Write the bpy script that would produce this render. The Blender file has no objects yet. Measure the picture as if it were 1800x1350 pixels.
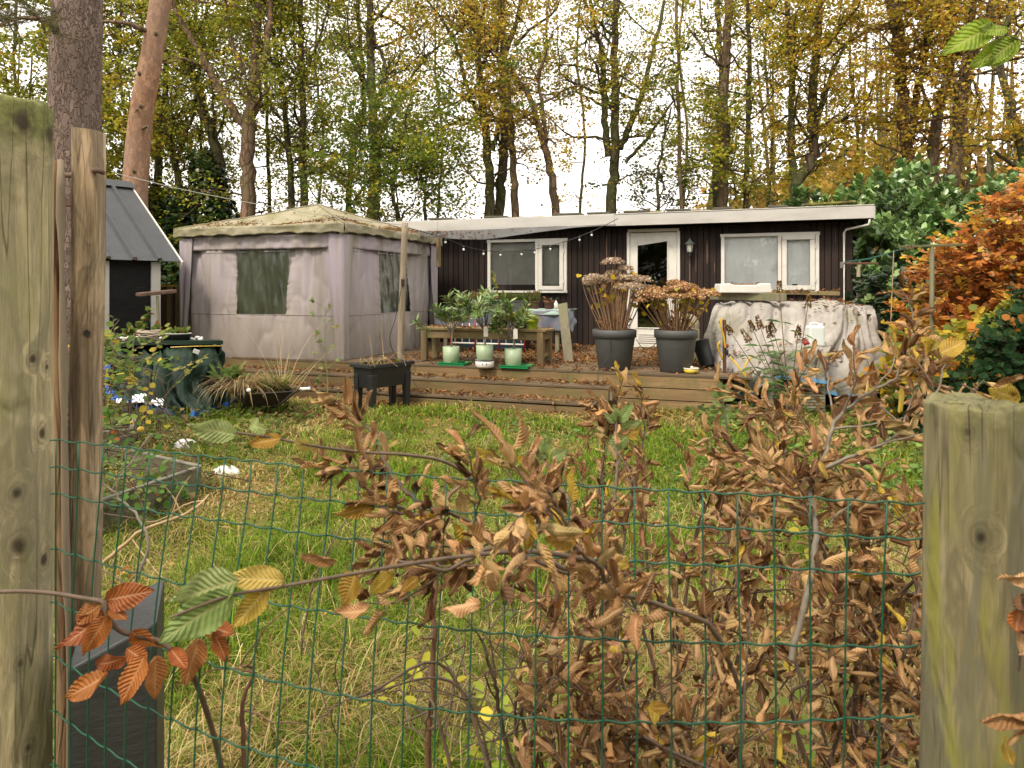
import bpy, math, random
import numpy as np
from mathutils import Vector, Matrix, Euler
R = math.radians
PI = math.pi
sc = bpy.context.scene
col = sc.collection

# ------------------------------------------------------------------ camera
cam = bpy.data.cameras.new("camera")
camo = bpy.data.objects.new("camera", cam); col.objects.link(camo)
camo.location = (0, 0, 1.5); camo.rotation_euler = (R(90), 0, 0)
cam.lens = 24.0; cam.sensor_width = 36.0; cam.shift_y = -167 / 1800
cam.clip_start = 0.05; cam.clip_end = 400
cam.dof.use_dof = True; cam.dof.focus_distance = 4.8; cam.dof.aperture_fstop = 11.0
sc.camera = camo

# ------------------------------------------------------------------ world, sun, exposure
SUN_EL, SUN_AZ = 52, 215
w = bpy.data.worlds.new("World"); sc.world = w; w.use_nodes = True
nt = w.node_tree; nt.nodes.clear()
out = nt.nodes.new('ShaderNodeOutputWorld'); bg = nt.nodes.new('ShaderNodeBackground')
sky = nt.nodes.new('ShaderNodeTexSky'); sky.sky_type = 'NISHITA'; sky.sun_disc = False
sky.sun_elevation = R(SUN_EL); sky.sun_rotation = R(SUN_AZ); sky.dust_density = 4; sky.air_density = 1
hs = nt.nodes.new('ShaderNodeHueSaturation'); hs.inputs['Saturation'].default_value = 0.2
mx = nt.nodes.new('ShaderNodeMixRGB'); mx.inputs[0].default_value = 0.85
mx.inputs[2].default_value = (10.8, 10.25, 9.6, 1)      # the even white cloud layer
nt.links.new(sky.outputs[0], hs.inputs['Color']); nt.links.new(hs.outputs[0], mx.inputs[1])
nt.links.new(mx.outputs[0], bg.inputs[0]); bg.inputs[1].default_value = 0.1
nt.links.new(bg.outputs[0], out.inputs[0])
sl = bpy.data.lights.new("sun", 'SUN'); sl.energy = 1.5; sl.angle = R(12); sl.color = (1, .88, .72)
so = bpy.data.objects.new("sun", sl); col.objects.link(so)
az = R(SUN_AZ); el = R(SUN_EL)
sd = Vector((math.sin(az) * math.cos(el), math.cos(az) * math.cos(el), math.sin(el)))
so.rotation_euler = sd.to_track_quat('Z', 'Y').to_euler(); so.location = (0, -5, 20)
sc.view_settings.view_transform = 'Standard'; sc.view_settings.look = 'None'
sc.view_settings.exposure = 1.24; sc.view_settings.gamma = 1
sc.render.engine = 'CYCLES'
sc.cycles.max_bounces = 6; sc.cycles.transparent_max_bounces = 16

# ------------------------------------------------------------------ helpers
def ray(px, py, Y):            # a point seen at (px, py) of the photo at depth Y
    return np.array([(px - 900) / 1200 * Y, Y, 1.5 - (py - 508) / 1200 * Y])
def gnd(px, py, z=0.0):
    Y = (1.5 - z) * 1200 / (py - 508)
    return np.array([(px - 900) / 1200 * Y, Y, z])

def nrm(a):
    a = np.asarray(a, float); return a / (np.linalg.norm(a, axis=-1, keepdims=True) + 1e-12)

class MB:
    def __init__(s): s.v = []; s.f = []; s.n = 0
    def add(s, V, F):
        V = np.asarray(V, float).reshape(-1, 3)
        s.v.append(V); o = s.n
        s.f.extend([tuple(i + o for i in f) for f in F]); s.n += len(V); return s
    def box(s, c, d, rot=None, taper=None):
        hx, hy, hz = d[0] / 2, d[1] / 2, d[2] / 2
        V = np.array([(x * hx, y * hy, z * hz) for z in (-1, 1) for y in (-1, 1) for x in (-1, 1)], float)
        if taper is not None: V[4:, :2] *= taper
        if rot is not None: V = V @ np.array(Euler(rot).to_matrix()).T
        V = V + np.array(c)
        return s.add(V, [(0, 2, 3, 1), (4, 5, 7, 6), (0, 1, 5, 4), (2, 6, 7, 3), (0, 4, 6, 2), (1, 3, 7, 5)])
    def beam(s, a, b, w_, h_, up=(0, 0, 1)):
        a = np.array(a, float); b = np.array(b, float); d = nrm(b - a)
        x = nrm(np.cross(d, up)); z = np.cross(x, d)
        V = []
        for p in (a, b):
            for i, j in ((-1, -1), (1, -1), (1, 1), (-1, 1)): V.append(p + x * i * w_ / 2 + z * j * h_ / 2)
        return s.add(V, [(3, 2, 1, 0), (4, 5, 6, 7), (0, 1, 5, 4), (1, 2, 6, 5), (2, 3, 7, 6), (3, 0, 4, 7)])
    def tube(s, P, r, n=8, cap=True):
        P = np.asarray(P, float); m = len(P)
        r = np.full(m, r, float) if np.isscalar(r) else np.asarray(r, float)
        T = np.gradient(P, axis=0); T = nrm(T)
        ref = np.array([0, 0, 1.0]) if abs(T[:, 2]).mean() < .8 else np.array([1.0, 0, 0])
        X = nrm(np.cross(T, ref)); Y = np.cross(T, X)
        a = np.arange(n) * 2 * PI / n
        V = P[:, None] + r[:, None, None] * (np.cos(a)[None, :, None] * X[:, None] + np.sin(a)[None, :, None] * Y[:, None])
        F = []
        for i in range(m - 1):
            for j in range(n):
                k = (j + 1) % n
                F.append((i * n + j, i * n + k, (i + 1) * n + k, (i + 1) * n + j))
        if cap: F.append(tuple(range(n))[::-1]); F.append(tuple((m - 1) * n + j for j in range(n)))
        return s.add(V.reshape(-1, 3), F)
    def lathe(s, prof, c=(0, 0, 0), n=32, M=None, cap=False):
        a = np.arange(n) * 2 * PI / n; m = len(prof)
        V = np.array([[(r * math.cos(t), r * math.sin(t), z) for t in a] for r, z in prof], float).reshape(-1, 3)
        if M is not None: V = V @ np.array(M).T
        V = V + np.array(c)
        F = []
        for i in range(m - 1):
            for j in range(n):
                k = (j + 1) % n; F.append((i * n + j, i * n + k, (i + 1) * n + k, (i + 1) * n + j))
        if cap: F.append(tuple(range(n))[::-1]); F.append(tuple((m - 1) * n + j for j in range(n)))
        return s.add(V, F)
    def grid(s, P, mask=None, flip=False):
        P = np.asarray(P, float); a, b = P.shape[:2]; F = []
        for i in range(a - 1):
            for j in range(b - 1):
                if mask is not None and not mask(i, j): continue
                q = (i * b + j, (i + 1) * b + j, (i + 1) * b + j + 1, i * b + j + 1)
                F.append(q[::-1] if flip else q)
        return s.add(P.reshape(-1, 3), F)
    def blob(s, c, r, rng, n=10, m=7, amp=.15):
        c = np.array(c, float); V = []
        for i in range(m + 1):
            th = PI * i / m
            for j in range(n):
                k = 1 + rng.normal() * amp
                ph = 2 * PI * j / n
                V.append(c + np.array([r[0] * math.sin(th) * math.cos(ph), r[1] * math.sin(th) * math.sin(ph), r[2] * math.cos(th)]) * k)
        F = [(i * n + j, (i + 1) * n + j, (i + 1) * n + (j + 1) % n, i * n + (j + 1) % n) for i in range(m) for j in range(n)]
        return s.add(V, F)
    def build(s, name, m, parent=None, world=False, smooth=False, bevel=0, solid=0, sub=0):
        V = np.concatenate(s.v) if s.v else np.zeros((0, 3))
        if world and parent is not None:
            Mi = np.array(parent.matrix_basis.inverted()); V = V @ Mi[:3, :3].T + Mi[:3, 3]
        me = bpy.data.meshes.new(name); me.from_pydata([tuple(v) for v in V], [], s.f)
        return finish(name, me, m, parent, smooth, bevel, solid, sub)

def finish(name, me, m, parent, smooth=False, bevel=0, solid=0, sub=0):
    if isinstance(m, (list, tuple)):
        for q in m: me.materials.append(q)
    elif m is not None: me.materials.append(m)
    if smooth: me.polygons.foreach_set('use_smooth', np.ones(len(me.polygons), dtype=bool))
    o = bpy.data.objects.new(name, me); col.objects.link(o)
    if parent is not None: o.parent = parent
    if solid: md = o.modifiers.new('solid', 'SOLIDIFY'); md.thickness = solid; md.offset = 0
    if bevel: md = o.modifiers.new('bevel', 'BEVEL'); md.width = bevel; md.segments = 2; md.limit_method = 'ANGLE'
    if sub: md = o.modifiers.new('sub', 'SUBSURF'); md.levels = sub; md.render_levels = sub
    me.update(); return o

def np_mesh(name, V, F, m, parent=None, cols=None, smooth=False, uv=None):
    V = np.asarray(V, np.float32); F = np.asarray(F, np.int32)
    if parent is not None:
        Mi = np.array(parent.matrix_basis.inverted()); V = (V @ Mi[:3, :3].T + Mi[:3, 3]).astype(np.float32)
    k = F.shape[1]; me = bpy.data.meshes.new(name)
    me.vertices.add(len(V)); me.vertices.foreach_set('co', V.ravel())
    me.loops.add(F.size); me.loops.foreach_set('vertex_index', F.ravel())
    me.polygons.add(len(F)); me.polygons.foreach_set('loop_start', np.arange(0, F.size, k, dtype=np.int32))
    try: me.polygons.foreach_set('loop_total', np.full(len(F), k, dtype=np.int32))
    except Exception: pass
    me.update(calc_edges=True)
    if cols is not None:
        at = me.color_attributes.new('Col', 'FLOAT_COLOR', 'POINT')
        c4 = np.ones((len(V), 4), np.float32); c4[:, :3] = cols; at.data.foreach_set('color', c4.ravel())
    if uv is not None:
        at = me.attributes.new('leafuv', 'FLOAT_VECTOR', 'POINT'); u3 = np.zeros((len(V), 3), np.float32); u3[:, :2] = uv; at.data.foreach_set('vector', u3.ravel())
    return finish(name, me, m, parent, smooth)

def tag(o, label=None, cat=None, group=None, kind=None):
    if label: o['label'] = label
    if cat: o['category'] = cat
    if group: o['group'] = group
    if kind: o['kind'] = kind
    return o
def thing(name, label, cat, loc=(0, 0, 0), rotz=0, group=None):
    o = bpy.data.objects.new(name, None); col.objects.link(o); o.empty_display_size = .1
    o.location = tuple(float(q) for q in loc); o.rotation_euler = (0, 0, rotz)
    o.matrix_basis = Matrix.Translation(o.location) @ Matrix.Rotation(rotz, 4, 'Z')
    return tag(o, label, cat, group)
def dup(root, label=None, loc=None, rotz=None, scale=None):
    r = root.copy(); col.objects.link(r)
    if label: r['label'] = label
    if loc is not None: r.location = tuple(float(q) for q in loc)
    if rotz is not None: r.rotation_euler = (0, 0, rotz)
    if scale is not None: r.scale = scale
    for ch in [c for c in bpy.data.objects if c.parent == root]:
        c = ch.copy(); col.objects.link(c); c.parent = r
        for g in [q for q in bpy.data.objects if q.parent == ch]:
            d = g.copy(); col.objects.link(d); d.parent = c
    return r

# ------------------------------------------------------------------ value noise
class VN:
    def __init__(s, seed, n=64):
        s.g = np.random.default_rng(seed).uniform(-1, 1, (n, n)); s.n = n
    def __call__(s, x, y):
        x = np.asarray(x, float); y = np.asarray(y, float)
        xi = np.floor(x).astype(int); yi = np.floor(y).astype(int); fx = x - xi; fy = y - yi
        fx = fx * fx * (3 - 2 * fx); fy = fy * fy * (3 - 2 * fy); n = s.n
        a = s.g[xi % n, yi % n]; b = s.g[(xi + 1) % n, yi % n]; c = s.g[xi % n, (yi + 1) % n]; d = s.g[(xi + 1) % n, (yi + 1) % n]
        return (a * (1 - fx) + b * fx) * (1 - fy) + (c * (1 - fx) + d * fx) * fy
    def fbm(s, x, y, o=4):
        t = 0; a = 1
        for i in range(o): t = t + a * s(x * 2 ** i + 7.3 * i, y * 2 ** i + 3.1 * i); a *= .5
        return t
N1 = VN(1); N2 = VN(2); N3 = VN(3)

# ------------------------------------------------------------------ materials
def newmat(name):
    m = bpy.data.materials.new(name); m.use_nodes = True; t = m.node_tree; t.nodes.clear()
    o = t.nodes.new('ShaderNodeOutputMaterial'); b = t.nodes.new('ShaderNodeBsdfPrincipled')
    t.links.new(b.outputs[0], o.inputs[0]); return m, t, b, o
def c4(c): return (c[0], c[1], c[2], 1)
def node(t, ty, **kw):
    n = t.nodes.new(ty)
    for k, v in kw.items():
        if k.startswith('i_'): n.inputs[int(k[2:])].default_value = v
        else: setattr(n, k, v)
    return n
def ramp(t, src, stops):
    n = t.nodes.new('ShaderNodeValToRGB'); e = n.color_ramp.elements
    while len(e) < len(stops): e.new(.5)
    for q, (p, c) in zip(e, stops): q.position = p; q.color = c4(c) if not np.isscalar(c) else (c, c, c, 1)
    t.links.new(src, n.inputs[0]); return n.outputs[0]
def coords(t, scale=(1, 1, 1), which='Object'):
    tc = t.nodes.new('ShaderNodeTexCoord'); mp = t.nodes.new('ShaderNodeMapping')
    mp.inputs['Scale'].default_value = scale; t.links.new(tc.outputs[which], mp.inputs[0]); return mp.outputs[0]
def noise(t, vec, s, d=5, rough=.55, dist=0):
    n = t.nodes.new('ShaderNodeTexNoise'); n.inputs['Scale'].default_value = s; n.inputs['Detail'].default_value = d
    n.inputs['Roughness'].default_value = rough; n.inputs['Distortion'].default_value = dist
    t.links.new(vec, n.inputs['Vector']); return n.outputs[0]
def mixc(t, f, a, b, mode='MIX'):
    n = t.nodes.new('ShaderNodeMixRGB'); n.blend_type = mode
    for i, q in ((0, f), (1, a), (2, b)):
        if isinstance(q, (int, float)): n.inputs[i].default_value = q
        elif isinstance(q, tuple): n.inputs[i].default_value = c4(q)
        else: t.links.new(q, n.inputs[i])
    return n.outputs[0]
def bump(t, b, h, s=.3, d=.01):
    n = t.nodes.new('ShaderNodeBump'); n.inputs['Strength'].default_value = s; n.inputs['Distance'].default_value = d
    t.links.new(h, n.inputs['Height']); t.links.new(n.outputs[0], b.inputs['Normal'])

def plain(name, c, rough=.6, c2=None, s=8, bs=.15, bd=.004, metal=0, stretch=(1, 1, 1), spec=.5, stain=None, stain_s=2.0, lo=.4, hi=.6):
    """base colour broken up by noise, optional third 'stain' colour, bump"""
    m, t, b, o = newmat(name); v = coords(t, stretch)
    c2 = c2 or tuple(q * .7 for q in c)
    f = noise(t, v, s); a = ramp(t, f, [(.3, c), (.7, c2)])
    if stain is not None:
        g = noise(t, v, stain_s, 6, .65); g = ramp(t, g, [(lo, 0.0), (hi, 1.0)]); a = mixc(t, g, a, tuple(stain))
    t.links.new(a, b.inputs['Base Color']); b.inputs['Roughness'].default_value = rough; b.inputs['Metallic'].default_value = metal
    b.inputs['Specular IOR Level'].default_value = spec
    h = noise(t, v, s * 4, 6, .6); bump(t, b, h, bs, bd); return m

def wood(name, c1, c2, c3, axis=2, s=30, gs=10, rough=.75, bs=.4, alg=None, alg_hi=.62, per=False):
    """grain stretched along an axis; c3 is the dark latewood/knot colour; alg a stain"""
    m, t, b, o = newmat(name)
    st = [1, 1, 1]; st[axis] = .05
    v = coords(t, tuple(st))
    st2 = [1, 1, 1]; st2[axis] = .25
    v2 = coords(t, tuple(st2))
    g = noise(t, v, s, 6, .6, 1.2); g2 = noise(t, v2, gs, 5, .6, .6)
    a = ramp(t, g, [(.3, c1), (.55, c2), (.72, c3)])
    a = mixc(t, ramp(t, g2, [(.35, 0.0), (.7, .7)]), a, tuple(q * .62 for q in c2))
    if per:
        oi = t.nodes.new('ShaderNodeObjectInfo'); ge = t.nodes.new('ShaderNodeNewGeometry')
        hv = t.nodes.new('ShaderNodeHueSaturation'); mr = t.nodes.new('ShaderNodeMapRange')
        mr.inputs[3].default_value = .65; mr.inputs[4].default_value = 1.25
        t.links.new(ge.outputs['Random Per Island'], mr.inputs[0]); t.links.new(mr.outputs[0], hv.inputs['Value'])
        t.links.new(a, hv.inputs['Color']); a = hv.outputs[0]
    if alg is not None:
        v3 = coords(t, (1, 1, 1)); q = noise(t, v3, 3, 6, .65); q = ramp(t, q, [(.45, 0.0), (alg_hi, .85)]); a = mixc(t, q, a, tuple(alg))
    t.links.new(a, b.inputs['Base Color']); b.inputs['Roughness'].default_value = rough
    b.inputs['Specular IOR Level'].default_value = .25
    bump(t, b, g, bs, .003); return m

def leafmat(name, rough=.5, trans=.35, spec=.4, veins=0, pleat=0):
    m, t, b, o = newmat(name)
    at = t.nodes.new('ShaderNodeVertexColor'); at.layer_name = 'Col'
    c = at.outputs[0]
    if veins:
        v = coords(t); n = noise(t, v, veins, 4, .6); c = mixc(t, ramp(t, n, [(.35, 0.0), (.75, .55)]), c, mixc(t, 1.0, c, (.45, .4, .4), 'MULTIPLY'))
    if pleat:          # side veins and the folds between them, running obliquely from the midrib
        ga = node(t, 'ShaderNodeAttribute', attribute_name='leafuv'); sp = node(t, 'ShaderNodeSeparateXYZ'); t.links.new(ga.outputs['Vector'], sp.inputs[0])
        ab = node(t, 'ShaderNodeMath', operation='ABSOLUTE'); t.links.new(sp.outputs[0], ab.inputs[0])
        m1 = node(t, 'ShaderNodeMath', operation='MULTIPLY'); t.links.new(sp.outputs[1], m1.inputs[0]); m1.inputs[1].default_value = 11 * 2 * PI
        m2 = node(t, 'ShaderNodeMath', operation='MULTIPLY_ADD'); t.links.new(ab.outputs[0], m2.inputs[0]); m2.inputs[1].default_value = -13; t.links.new(m1.outputs[0], m2.inputs[2])
        sn = node(t, 'ShaderNodeMath', operation='SINE'); t.links.new(m2.outputs[0], sn.inputs[0])
        fade = ramp(t, ab.outputs[0], [(0, 0.0), (.25, 1.0)]); mid = ramp(t, ab.outputs[0], [(0, 1.0), (.09, 0.0)])
        s01 = node(t, 'ShaderNodeMath', operation='MULTIPLY_ADD'); t.links.new(sn.outputs[0], s01.inputs[0]); s01.inputs[1].default_value = .5; s01.inputs[2].default_value = .5
        hgt = mixc(t, 1.0, s01.outputs[0], fade, 'MULTIPLY')
        vein = mixc(t, 1.0, ramp(t, s01.outputs[0], [(0, .32), (.25, 0.0)]), fade, 'MULTIPLY')
        c = mixc(t, vein, c, mixc(t, 1.0, c, (.5, .42, .38), 'MULTIPLY')); c = mixc(t, mid, c, mixc(t, .6, c, (.5, .38, .22)))
        bp_ = node(t, 'ShaderNodeBump'); bp_.inputs['Strength'].default_value = 1.0; bp_.inputs['Distance'].default_value = pleat; t.links.new(hgt, bp_.inputs['Height']); t.links.new(bp_.outputs[0], b.inputs['Normal'])
    t.links.new(c, b.inputs['Base Color']); b.inputs['Roughness'].default_value = rough
    b.inputs['Specular IOR Level'].default_value = spec
    tr = t.nodes.new('ShaderNodeBsdfTranslucent'); t.links.new(c, tr.inputs[0])
    ms = t.nodes.new('ShaderNodeMixShader'); ms.inputs[0].default_value = trans
    t.links.new(b.outputs[0], ms.inputs[1]); t.links.new(tr.outputs[0], ms.inputs[2]); t.links.new(ms.outputs[0], o.inputs[0])
    return m

def glass(name, tint=(.8, .85, .82), refl=1.0, rough=.03):
    m, t, b, o = newmat(name); t.nodes.remove(b)
    tr = node(t, 'ShaderNodeBsdfTransparent'); tr.inputs[0].default_value = c4(tint)
    gl = node(t, 'ShaderNodeBsdfGlossy'); gl.inputs['Roughness'].default_value = rough
    lw = node(t, 'ShaderNodeLayerWeight'); lw.inputs[0].default_value = .25
    mr = node(t, 'ShaderNodeMath', operation='MULTIPLY_ADD'); mr.inputs[1].default_value = .8; mr.inputs[2].default_value = .07 * refl
    t.links.new(lw.outputs['Fresnel'], mr.inputs[0])
    ms = node(t, 'ShaderNodeMixShader'); t.links.new(mr.outputs[0], ms.inputs[0])
    t.links.new(tr.outputs[0], ms.inputs[1]); t.links.new(gl.outputs[0], ms.inputs[2]); t.links.new(ms.outputs[0], o.inputs[0])
    v = coords(t); h = noise(t, v, 3, 3); bn = node(t, 'ShaderNodeBump'); bn.inputs['Strength'].default_value = .15; bn.inputs['Distance'].default_value = .02
    t.links.new(h, bn.inputs['Height']); t.links.new(bn.outputs[0], gl.inputs['Normal']); return m

def post_mat(name, base, streak, dark, alg, knots, top_z=None, alg_amt=.5, moss=None, patch=None, fine=.6):
    """round peeled post: cathedral grain bent round knots, algae, drying checks. knots: list of (x,y,z,r) local"""
    m, t, b, o = newmat(name)
    tc = node(t, 'ShaderNodeTexCoord'); P = tc.outputs['Object']
    warp = None; kd = None; kring = None
    for (x, y, z, r) in knots:
        sb = node(t, 'ShaderNodeVectorMath', operation='SUBTRACT'); t.links.new(P, sb.inputs[0]); sb.inputs[1].default_value = (x, y, z)
        ml = node(t, 'ShaderNodeVectorMath', operation='MULTIPLY'); t.links.new(sb.outputs[0], ml.inputs[0]); ml.inputs[1].default_value = (1 / r, 1 / r, .7 / r)
        nz = node(t, 'ShaderNodeTexNoise'); nz.inputs['Scale'].default_value = 32; t.links.new(P, nz.inputs['Vector'])
        ln = node(t, 'ShaderNodeVectorMath', operation='LENGTH'); t.links.new(ml.outputs[0], ln.inputs[0])
        ad = node(t, 'ShaderNodeMath', operation='MULTIPLY_ADD'); t.links.new(nz.outputs[0], ad.inputs[0]); ad.inputs[1].default_value = 1.3; t.links.new(ln.outputs[1], ad.inputs[2])
        d = ad.outputs[0]
        if kd is None: kd = d
        else:
            mn = node(t, 'ShaderNodeMath', operation='MINIMUM'); t.links.new(kd, mn.inputs[0]); t.links.new(d, mn.inputs[1]); kd = mn.outputs[0]
    mp = node(t, 'ShaderNodeMapping'); mp.inputs['Scale'].default_value = (1, 1, .06); t.links.new(P, mp.inputs[0])
    mp2 = node(t, 'ShaderNodeMapping'); mp2.inputs['Scale'].default_value = (1, 1, .22); t.links.new(P, mp2.inputs[0])
    vec = mp.outputs[0]
    if kd is not None:      # bend the grain round the knots
        inv = node(t, 'ShaderNodeMapRange'); inv.inputs[1].default_value = 0; inv.inputs[2].default_value = 5; inv.inputs[3].default_value = .05; inv.inputs[4].default_value = 0
        t.links.new(kd, inv.inputs[0])
        av = node(t, 'ShaderNodeVectorMath', operation='ADD'); t.links.new(vec, av.inputs[0]); cb = node(t, 'ShaderNodeCombineXYZ')
        t.links.new(inv.outputs[0], cb.inputs[0]); t.links.new(inv.outputs[0], cb.inputs[2]); t.links.new(cb.outputs[0], av.inputs[1]); vec = av.outputs[0]
    g = noise(t, vec, 380, 7, .75, .4)            # fine fibre
    big = noise(t, mp2.outputs[0], 9, 3, .5, 1.0)
    wv = node(t, 'ShaderNodeMath', operation='SINE'); m1 = node(t, 'ShaderNodeMath', operation='MULTIPLY'); t.links.new(big, m1.inputs[0]); m1.inputs[1].default_value = 34
    t.links.new(m1.outputs[0], wv.inputs[0])     # cathedral rings
    a = ramp(t, big, [(.38, base), (.5, streak), (.62, tuple(q * .9 for q in base))])
    a = mixc(t, ramp(t, wv.outputs[0], [(.75, 0.0), (1.0, .45)]), a, dark)
    a = mixc(t, ramp(t, g, [(.42, 0.0), (.62, fine)]), a, tuple(q * .34 for q in base)); g3 = noise(t, vec, 60, 4, .6, .5); a = mixc(t, ramp(t, g3, [(.5, 0.0), (.62, .5)]), a, tuple(min(1, q * 1.35) for q in base))
    if patch is not None:
        v6 = node(t, 'ShaderNodeMapping'); v6.inputs['Scale'].default_value = (1, 1, .16); v6.inputs['Location'].default_value = (4, 2, 1); t.links.new(P, v6.inputs[0])
        pn = noise(t, v6.outputs[0], 15, 4, .5, .8); a = mixc(t, ramp(t, pn, [(.50, 0.0), (.53, .62), (.7, .5)]), a, patch)
    v3 = node(t, 'ShaderNodeMapping'); v3.inputs['Scale'].default_value = (1, 1, .35); t.links.new(P, v3.inputs[0])
    al = noise(t, v3.outputs[0], 11, 5, .65); a = mixc(t, ramp(t, al, [(.45, 0.0), (.68, alg_amt)]), a, alg)
    if moss is not None:
        v4 = node(t, 'ShaderNodeMapping'); v4.inputs['Scale'].default_value = (1, 1, .12); v4.inputs['Location'].default_value = (.3, .1, .7); t.links.new(P, v4.inputs[0])
        mo = noise(t, v4.outputs[0], 22, 4, .6); a = mixc(t, ramp(t, mo, [(.52, 0.0), (.62, .8)]), a, moss)
    if top_z is not None:                         # weathered, mossy head of the post
        sx_ = node(t, 'ShaderNodeSeparateXYZ'); t.links.new(P, sx_.inputs[0])
        nn = noise(t, P, 25, 5, .6); ma = node(t, 'ShaderNodeMath', operation='MULTIPLY_ADD'); t.links.new(nn, ma.inputs[0]); ma.inputs[1].default_value = .12; t.links.new(sx_.outputs[2], ma.inputs[2])
        rr = node(t, 'ShaderNodeMapRange'); rr.inputs[1].default_value = top_z; rr.inputs[2].default_value = top_z + .07; t.links.new(ma.outputs[0], rr.inputs[0])
        tex = ramp(t, noise(t, P, 60, 5, .7), [(.35, tuple(q * .5 for q in alg)), (.6, alg), (.75, (.25, .22, .09))])
        a = mixc(t, rr.outputs[0], a, tex)
    v5 = node(t, 'ShaderNodeMapping'); v5.inputs['Scale'].default_value = (1, 1, .03); v5.inputs['Location'].default_value = (2, 1, 0); t.links.new(P, v5.inputs[0])
    ck = noise(t, v5.outputs[0], 28, 2, .4); ck = ramp(t, ck, [(.487, 0.0), (.5, .9), (.513, 0.0)])
    ck2 = noise(t, mp2.outputs[0], 6, 2); ck2 = ramp(t, ck2, [(.42, 0.0), (.5, .9)])
    ckm = mixc(t, 1.0, ck, ck2, 'MULTIPLY'); a = mixc(t, ckm, a, tuple(q * .3 for q in dark))
    hgt = g
    if kd is not None:
        a = mixc(t, kr(t, kd, [(0, .95), (1.1, .95), (1.5, .5), (1.9, .12), (2.2, .3), (2.8, 0), (4, 0)]), a, tuple(q * .35 for q in dark))
    t.links.new(a, b.inputs['Base Color']); b.inputs['Roughness'].default_value = .8; b.inputs['Specular IOR Level'].default_value = .25
    hm = mixc(t, .5, g, wv.outputs[0]); hm = mixc(t, ckm, hm, (0, 0, 0)); bump(t, b, hm, .7, .004); return m
def kr(t, src, stops):
    mr = node(t, 'ShaderNodeMapRange'); mr.inputs[1].default_value = 0; mr.inputs[2].default_value = stops[-1][0]; t.links.new(src, mr.inputs[0])
    return ramp(t, mr.outputs[0], [(p / stops[-1][0], float(v)) for p, v in stops])

def bark(name, plate, crack, moss=None, s=14, st=.35, amt=.5, bd=.02, cw=.16):
    m, t, b, o = newmat(name)
    v = coords(t, (1, 1, st)); nz = node(t, 'ShaderNodeTexNoise'); nz.inputs['Scale'].default_value = s * .8; t.links.new(v, nz.inputs['Vector'])
    av = mixc(t, .12, v, nz.outputs['Color'])
    vo = node(t, 'ShaderNodeTexVoronoi', feature='DISTANCE_TO_EDGE'); vo.inputs['Scale'].default_value = s; t.links.new(av, vo.inputs['Vector'])
    vc = node(t, 'ShaderNodeTexVoronoi'); vc.inputs['Scale'].default_value = s; t.links.new(av, vc.inputs['Vector'])
    e = ramp(t, vo.outputs[0], [(0, 0.0), (cw, 1.0)])
    pc = ramp(t, vc.outputs['Color'], [(0, tuple(q * .6 for q in plate)), (.5, plate), (1, tuple(min(1, q * 1.5) for q in plate))])
    fn = noise(t, v, s * 5, 4, .7); pc = mixc(t, ramp(t, fn, [(.4, 0.0), (.7, .6)]), pc, tuple(q * .5 for q in plate))
    a = mixc(t, e, crack, pc)
    if moss is not None:
        q = noise(t, coords(t, (1, 1, .4)), 2.2, 5, .6); a = mixc(t, ramp(t, q, [(.42, 0.0), (.62, amt)]), a, moss)
    t.links.new(a, b.inputs['Base Color']); b.inputs['Roughness'].default_value = .9; b.inputs['Specular IOR Level'].default_value = .15
    hh = mixc(t, .3, e, fn); bump(t, b, hh, .7, bd); return m

def fabric(name, c1, c2, stain, s=3, lo=.45, hi=.65, amt=.8, st=(1, 1, .25), rough=.85, trans=0, weave=True, dirt=None):
    m, t, b, o = newmat(name)
    v = coords(t, st); n1 = noise(t, v, s, 5, .6); a = ramp(t, n1, [(.35, c1), (.65, c2)])
    v2 = coords(t, st); q = noise(t, v2, s * 1.7, 6, .6, .3)
    a = mixc(t, ramp(t, q, [(lo, 0.0), (hi, amt)]), a, stain)
    if dirt is not None:       # splash-back dirt and algae rising from the hem: (z0, z1, colour) in object space
        tc = node(t, 'ShaderNodeTexCoord'); sp = node(t, 'ShaderNodeSeparateXYZ'); t.links.new(tc.outputs['Object'], sp.inputs[0])
        nn = noise(t, v, 6, 5, .7); ma = node(t, 'ShaderNodeMath', operation='MULTIPLY_ADD'); t.links.new(nn, ma.inputs[0]); ma.inputs[1].default_value = -.5; t.links.new(sp.outputs[2], ma.inputs[2])
        rr = node(t, 'ShaderNodeMapRange'); rr.inputs[1].default_value = dirt[0]; rr.inputs[2].default_value = dirt[1]; rr.inputs[3].default_value = .85; rr.inputs[4].default_value = 0
        t.links.new(ma.outputs[0], rr.inputs[0]); a = mixc(t, rr.outputs[0], a, dirt[2])
    t.links.new(a, b.inputs['Base Color']); b.inputs['Roughness'].default_value = rough; b.inputs['Specular IOR Level'].default_value = .2
    h = noise(t, coords(t), 25, 4, .6); bump(t, b, h, .25, .01)
    if trans:
        tr = node(t, 'ShaderNodeBsdfTranslucent'); t.links.new(a, tr.inputs[0]); ms = node(t, 'ShaderNodeMixShader'); ms.inputs[0].default_value = trans
        t.links.new(b.outputs[0], ms.inputs[1]); t.links.new(tr.outputs[0], ms.inputs[2]); t.links.new(ms.outputs[0], o.inputs[0])
    return m

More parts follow.
